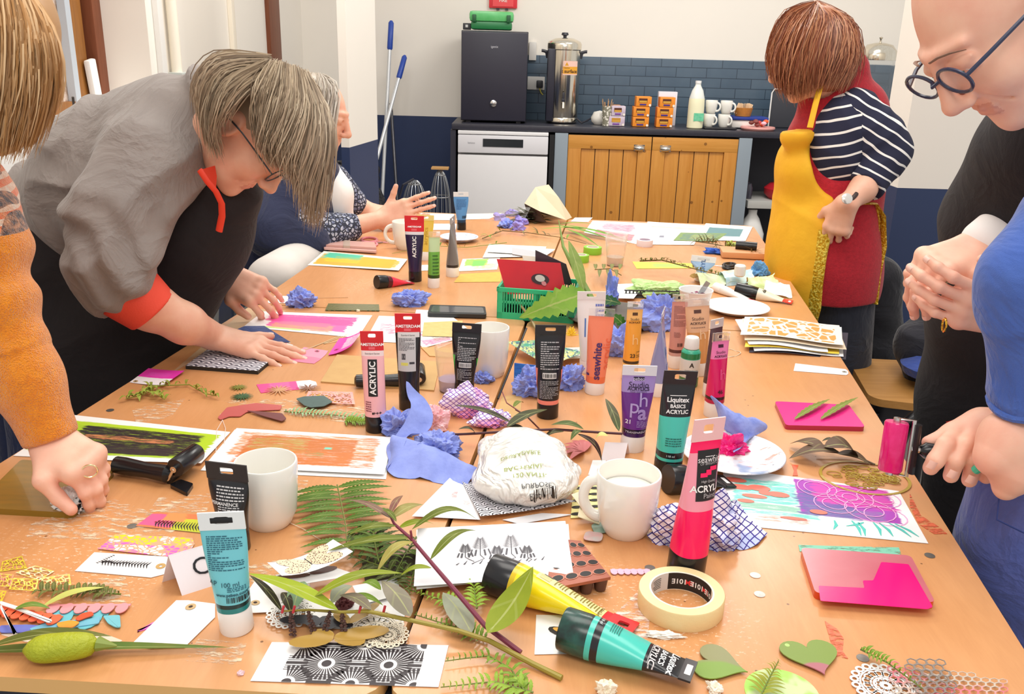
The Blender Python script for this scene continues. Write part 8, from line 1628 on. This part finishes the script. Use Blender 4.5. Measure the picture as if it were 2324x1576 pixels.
H3 = hairm(('a89c8c', '8f8274', 'c4bcb0', 'b0a498')); hd = SDF().local(c3, R3, SDF().ell((0, -.03, .035), (.088, .10, .093), k=.02).ell((0, -.06, -.04), (.08, .06, .09), k=.03)); hd.half(c3+R3@np.array((0, .055, 0)), R3@unit((0, 1, -.3))); b = MB(); lo, hi = hd.bounds(.02); sdf_mb(b, hd, lo, hi, .008, H3[0]); hairs(b, [[N3(*p) for p in g] for g in ([(735, 175, D), (762, 200, D-.04), (755, 260, D-.09), (738, 360, D-.1), (735, 470, D-.12)], [(720, 170, D), (725, 215, D-.1), (715, 300, D-.12), (715, 400, D-.14), (720, 500, D-.14)], [(700, 172, D), (680, 220, D-.1), (672, 320, D-.13), (680, 430, D-.16), (700, 540, D-.17)], [(690, 180, D), (655, 240, D-.08), (650, 350, D-.12), (660, 450, D-.16), (680, 520, D-.18)])], 900, .002, H3, .008, 4, .004); b.build('hair', P3)
nv_ = fabric('2c3250', '242a44', 6); q = SDF().chain([N3(690, 410, D), N3(655, 480, D-.03), N3(640, 600, D)], [.13, .15, .16], k=.05).chain([N3(665, 440, D-.12), N3(620, 520, D-.2), N3(700, 545, D-.18)], [.1, .09, .075], k=.04); build_sdf(P3, 'apron', q, .008, nv_, disp=folds(14, .006)); build_sdf(P3, 'shirt', SDF().chain([N3(735, 395, D+.02), N3(752, 440, D), N3(752, 500, D+.02)], [.06, .07, .08], k=.03), .008, mat('f2efec', .7), disp=folds(22, .004))
q = Mt('floral_cotton', .8); v = q.xyz(); q.col(q.mix(q.voro(v, 75, 'DISTANCE_TO_EDGE').lt(.14), q.mix(q.noise(v, 60, 2).step(.45, .55), '6a7290', 'b8bccb'), '2c3040')); flo = q.m
build_sdf(P3, 'sleeve', SDF().chain([N3(670, 500, D-.18), N3(735, 528, D-.13), N3(788, 518, D-.08)], [.07, .062, .052], k=.02), .006, flo, disp=folds(40, .005)); build_sdf(P3, 'sleeve', SDF().chain([N3(755, 410, D+.1), N3(802, 460, D+.14)], [.06, .048], k=.02), .006, flo); q = SDF().chain([N3(640, 600, D), N3(700, 590, D-.15), N3(620, 640, D-.45)], [.10, .08, .08], k=.04); build_sdf(P3, 'skirt', q, .01, mat('d8d2cc', .8, c2='c8c0ba', ns=12))
# --- person in orange jumper at the left edge
P1 = thing('person', 'person in fluffy orange jumper wiping the amber gel plate at the left edge', 'person', (-.95, 1.15, 0)); q = Mt('orange_mohair', .95, sheen=.6); v = q.xyz(); z = q.sep(v)[2]; n = q.noise(v, 90, 4); f = q.noise(v, 500, 2); zz0 = N3(0, 500, 1.15)[2]; x = q.sep(v)[0]
bn = z.gt(zz0-.02); pat = ((z*90).sin()*((x*140).sin())).gt(.1); body = q.mix((n-.3)*1.8, 'f9960f', 'e47a06'); band = q.mix(pat, q.mix((z*60).frac().gt(.5), 'f0d8c4', 'ee6a2c'), '3a2c34'); q.col(q.mix(bn, body, q.mix((n-.4)*3, band, 'e8a070'))); q.bump(n*.5+f, .9, .006); om = q.m
sw = SDF().chain([N3(-110, 470, 1.22), N3(-45, 540, 1.18), N3(-8, 700, 1.15), N3(58, 860, 1.13), N3(118, 1000, 1.12)], [.09, .056, .048, .043, .037], k=.03).chain([N3(-230, 480, 1.3), N3(-260, 900, 1.25)], [.14, .15], k=.06); w1 = N3(118, 1000, 1.12); sw.half(N3(118, 996, 1.12), unit(w1-N3(58, 860, 1.13)))
def d1(P): x = (P-w1)@unit(w1-N3(0, 720, 1.15)); return .003*np.sin(x*95+2*np.sin(P[:, 0]*30))*(np.abs(x+.27) < .14)+.0012*np.sin(x*1500)*0
build_sdf(P1, 'jumper', sw, .0035, om, disp=d1); bd = SDF(); c1 = N3(-75, 120, 1.2); hf, R1 = head_field(c1, (.35, .5, -.75), (.55, -.1, .6), 1.0); bd.ops = list(hf.ops); bd.chain([c1+R1@np.array((0, -.03, -.05)), N3(-200, 350, 1.28)], [.05, .06]).chain([N3(-10, 700, 1.15), N3(100, 960, 1.125), w1], [.035, .03, .026], k=.01)
t1 = hand(bd, w1, N3(172, 1034, 1.10), (.5, -.5, .7), (-.35, -.7, -.3), [(.95, .45, .2), (1.0, .5, .2), (1.1, .55, .25), (1.2, .6, .3)], L=.138, tc=(.6, .3), spread=.02, rad=.0082); build_sdf(P1, 'body', bd, .0028, skC); nails(P1, t1).build('fingernails', P1)
H1 = hairm(('c49a6a', 'b0824f', 'd8b488', '9c7246')); hd = SDF().local(c1, R1, SDF().ell((0, -.03, .03), (.09, .105, .1), k=.02)); hd.chain([N3(-50, 60, 1.14), N3(-30, 180, 1.12), N3(-30, 270, 1.14)], [.085, .075, .045], k=.04); b = MB(); lo, hi = hd.bounds(.02); sdf_mb(b, hd, lo, hi, .006, H1[1])
hairs(b, [[N3(*p) for p in g] for g in ([(-40, -60, 1.1), (-30, 60, 1.03), (-25, 200, 1.04), (-30, 350, 1.08)], [(0, -60, 1.1), (30, 60, 1.03), (30, 210, 1.03), (5, 350, 1.08)], [(20, -60, 1.12), (72, 60, 1.04), (78, 200, 1.04), (30, 352, 1.08)], [(30, -50, 1.15), (95, 60, 1.08), (108, 190, 1.07), (62, 335, 1.1)], [(30, -50, 1.2), (100, 70, 1.14), (112, 190, 1.13), (75, 310, 1.14)])], 1700, .0013, H1, .005, 11, .002); b.build('hair', P1); MB().tube([np.array(N3(203, 1070, 1.075))+np.array((.009*math.cos(a), .004*math.cos(a), .009*math.sin(a))) for a in [i*PI/10 for i in range(20)]], .0012, mat('f0e0b0', .2, metal=1), 6, closed=True).build('ring', P1)
# --- person with glasses and black apron at the right
D = 1.2; P5 = thing('person', 'person with glasses and black apron at the right, pinching a small leaf', 'person', (.95, 1.6, 0)); c5 = N3(2272, 34, D); hf, R5 = head_field(c5, (-.6, -.18, -.78), (-.8, 0, .6), 1.05); bd = SDF(); bd.ops = list(hf.ops); bd.chain([c5+R5@np.array((0, -.035, -.06)), N3(2440, 260, D+.1), N3(2420, 480, D+.2)], [.055, .062, .1], k=.03)
wa = N3(2214, 563, 1.38); bd.chain([N3(2330, 480, 1.42), wa], [.034, .027], k=.01); ta = hand(bd, wa, N3(2125, 592, 1.35), (-.25, -.35, .9), (.1, -1, -.3), [(.75, .8, .35), (.8, .8, .35), (.85, .8, .4), (.9, .85, .4)], L=.175, tc=(.75, .5), spread=.03)
wb = N3(2295, 722, 1.3); bd.chain([N3(2420, 760, 1.3), wb], [.036, .028], k=.01); tb = hand(bd, wb, N3(2205, 700, 1.28), (.0, -.9, -.25), (-.1, 0, 1), [(.3, .6, .3), (.35, .55, .3), (.4, .6, .3), (.45, .65, .3)], L=.18, tc=(.0, .1), spread=.05)
build_sdf(P5, 'body', bd, .0023, [skC, lipm], split=lipsplit(c5, R5, 1.05)); nails(P5, ta+tb).build('fingernails', P5); eyes(P5, c5, R5, 1.05); specs(P5, c5, R5, mat('2f3550', .25), 1.06, .0024)
MB().tube([np.array(N3(2143, 738, 1.262))+np.array((.002*math.cos(a), .010*math.cos(a), .010*math.sin(a))) for a in [i*PI/10 for i in range(20)]], .0016, mat('e0b040', .2, metal=1), 6, closed=True).build('ring', P5)
build_sdf(P5, 'cuff', SDF().chain([N3(2235, 548, 1.385), N3(2330, 480, 1.42)], [.036, .042]), .004, mat('efe8e4', .8)); q = SDF().chain([N3(2450, 300, 1.34), N3(2400, 390, 1.42), N3(2330, 500, 1.5), N3(2285, 700, 1.58), N3(2262, 900, 1.62), N3(2270, 1300, 1.62)], [.115, .12, .12, .125, .135, .15], k=.06); build_sdf(P5, 'apron', q, .006, fabric('17151a', '1e1b20', 6, sheen=.03, wr=.25), disp=folds(10, .006, (1, .2, .1)))
MB().add([N3(2146, 958, 1.47), N3(2166, 953, 1.47), N3(2158, 966, 1.47)], [(0, 2, 1)], mat('d8301c', .6)).build('apron_mark', P5)
p = N3(2135, 655, 1.31); b = MB(); leaf(b, p, p+np.array((.02, 0, .008)), .014, leafm('5a4438', '4a4a34')); leaf(b, p, p+np.array((-.012, 0, .012)), .012, leafm('6a6a50', '4a4a34')); b.build('leaf_sprig', label='small dark leaf sprig held between two hands at the right', category='leaf')
# --- person in blue denim, nearest on the right
P6 = thing('person', 'person in blue denim at the right edge holding the pink ink roller', 'person', (.8, 1.0, 0)); den = fabric('3f5fae', '5574c0', 14); den2 = fabric('4a5aa0', '6a6aa0', 9)
bd = SDF(); w6 = N3(2352, 962, 1.06); bd.chain([N3(2372, 820, 1.06), w6], [.04, .031], k=.01); bd.chain([w6, N3(2290, 1000, 1.04), N3(2255, 1040, 1.03)], [.034, .034, .024], k=.02).chain([N3(2330, 1010, 1.04), N3(2300, 1075, 1.03), N3(2280, 1112, 1.03)], [.032, .024, .013], k=.02)
for i, (x, y) in enumerate(((2112, 1062), (2158, 1080), (2200, 1090), (2238, 1082))): bd.chain([N3(x+55, 985, 1.11), N3(x+34, 1010, 1.085), N3(x+12, 1045, 1.075), N3(x, y, 1.08)], [.012, .0115, .0112, .0102], k=.004)
bd.chain([N3(2290, 975, 1.1), N3(2230, 972, 1.12), N3(2195, 978, 1.12)], [.026, .024, .016], k=.02).chain([N3(2215, 965, 1.13), N3(2160, 985, 1.12), N3(2108, 1005, 1.115)], [.018, .0125, .0095], k=.01); build_sdf(P6, 'body', bd, .0024, skC)
b = nails(P6, [(N3(x, y, 1.066), unit((-.3, 0, -.9)), np.array((-.1, -1, .2)), .009) for x, y in ((2110, 1055), (2156, 1076), (2198, 1088))]); b.build('fingernails', P6); MB().tube([N3(2213, 1068, 1.062), N3(2222, 1062, 1.058)], .006, mat('4cc8a4', .4), 8).build('paint_spot', P6)
q = SDF().chain([N3(2500, 480, 1.08), N3(2352, 640, 1.05), N3(2345, 900, 1.05)], [.08, .064, .05], k=.03); q.half(N3(2330, 925, 1.05), (0, 0, -1)); build_sdf(P6, 'denim_sleeve', q, .004, den, disp=folds(24, .006, (.8, 0, .6))); MB().tube([N3(2344, 925, 1.05)+np.array((.05*math.cos(a), .048*math.sin(a), .004*math.sin(3*a))) for a in [i*PI/14 for i in range(28)]], .006, den, 8, closed=True).build('rolled_cuff', P6)
q = SDF().chain([N3(2385, 1080, 1.12), N3(2345, 1250, 1.12), N3(2330, 1650, 1.12)], [.1, .092, .085], k=.04); build_sdf(P6, 'denim_overalls', q, .005, den2, disp=folds(16, .006, (.9, 0, .4))); b = MB(); b.tube([N3(2268, 1120, 1.035), N3(2262, 1180, 1.03), N3(2324, 1210, 1.03)], .0012, mat('2c3c7c', .8), 5); b.build('pocket_seam', P6)
brayer('hot pink inked roller held over the right table edge', N3(2262, 1040, 1.1), N3(2088, 1022, 1.1), N3(2036, 958, 1.115), N3(2019, 1068, 1.105), .0158, .0115, mat('d8106c', .15, c2='f03c90', ns=80))
# ------------------------------------------------------------------ seats beside the tables
mtl = mat('8f979c', .25, metal=.8); gm_ = mat('4a4a50', .3, metal=.7); t = thing('metal_chair', 'galvanised metal chair between the grey fleece and the seated person', 'chair', (-.95, 2.45, 0)); a0 = N3(425, 620, 2.35); a1 = N3(530, 590, 2.75)
b = MB(); b.tube([a0+np.array((-.04, 0, -.9)), a0, a1, a1+np.array((-.04, 0, -.9))], .013, mtl, 8)
MB().box(tuple((a0+a1)/2+np.array((.1, 0, -.36))), (.32, .32, .02), mtl, bev=.006).build('seat', t); b.build('back_frame', t); b = MB(); m_ = (a0+a1)/2; b.box((0, 0, 0), (.006, .1, .5), mtl, X=Matrix.Translation(Vector(m_+np.array((0, -.05, -.2)))) @ Matrix.Rotation(.1, 4, 'Y')); b.build('back_splat', t)
for dx in (.0, .24): MB().tube([a0+np.array((dx, 0, -.37)), a0+np.array((dx+.02, -.03, -.9))], .012, mtl, 8).build('leg', t)
t = thing('stool', 'wooden-topped metal chair at the right of the tables', 'chair', (1.15, 2.38, 0)); SZ = .47; C4 = [T(x, y, SZ) for x, y in ((1922, 812), (2130, 822), (2150, 925), (1975, 905))]
MB().plate(round_poly([tuple(p) for p in C4], .05, 6), .022, wood('d09a58', 'b07a3c', 0, 3, .4)).build('seat', t); cc = sum(C4, Vector())/4; MB().plate(round_poly([tuple(p+(cc-p)*.12-Vector((0, 0, .023))) for p in C4], .05, 6), .05, gm_).build('apron_frame', t)
for p in C4: q_ = p+(cc-p)*.16; MB().tube([q_-Vector((0, 0, .05)), Vector((p.x, p.y, .0))], [.02, .014], gm_, 10).build('leg', t)
MB().tube([N3(1950, 905, 2.3), N3(1975, 935, 2.25), N3(1985, 990, 2.2)], .008, gm_, 8).tube([N3(2040, 1010, 1.95), N3(2060, 960, 1.9), N3(2110, 925, 1.9), N3(2180, 912, 1.9)], .016, blk, 10).build('arm_bar', t)
q = SDF().ell(N3(2135, 790, 2.5), (.14, .1, .1), k=.03).ell(N3(2120, 770, 2.55), (.08, .08, .13), k=.04).cap(N3(2100, 780, 2.5), N3(2080, 850, 2.5), .05, .04, k=.03); t = thing('coat', 'black padded coat heaped on the chair at the right', 'coat', Vector(N3(2130, 850, 2.5))); build_sdf(t, 'coat', q, .008, fabric('22222a', '2c2c36'), disp=folds(22, .01)); MB().lathe([(0, -.03), (.09, -.01), (.1, .015), (.06, .04), (0, .05)], fabric('3a52a0', '2f468c'), N3(2125, 842, 2.42), 28).build('blue_cushion', label='rounded blue cushion at the back of the wooden-topped chair', category='cushion')
q = SDF().chain([N3(1990, 640, 3.0), N3(1975, 800, 3.0), (N3(1975, 800, 3.0)[0], 3.0, .1)], [.09, .1, .1]); t = thing('coat', 'black coat hanging behind the yellow apron', 'coat', (N3(1980, 800, 3.0)[0], 3.0, 0)); build_sdf(t, 'coat', q, .012, fabric('1c1c22', '26262e'), disp=folds(14, .01))
for o in bpy.data.objects:
    if '_b' in o: del o['_b']
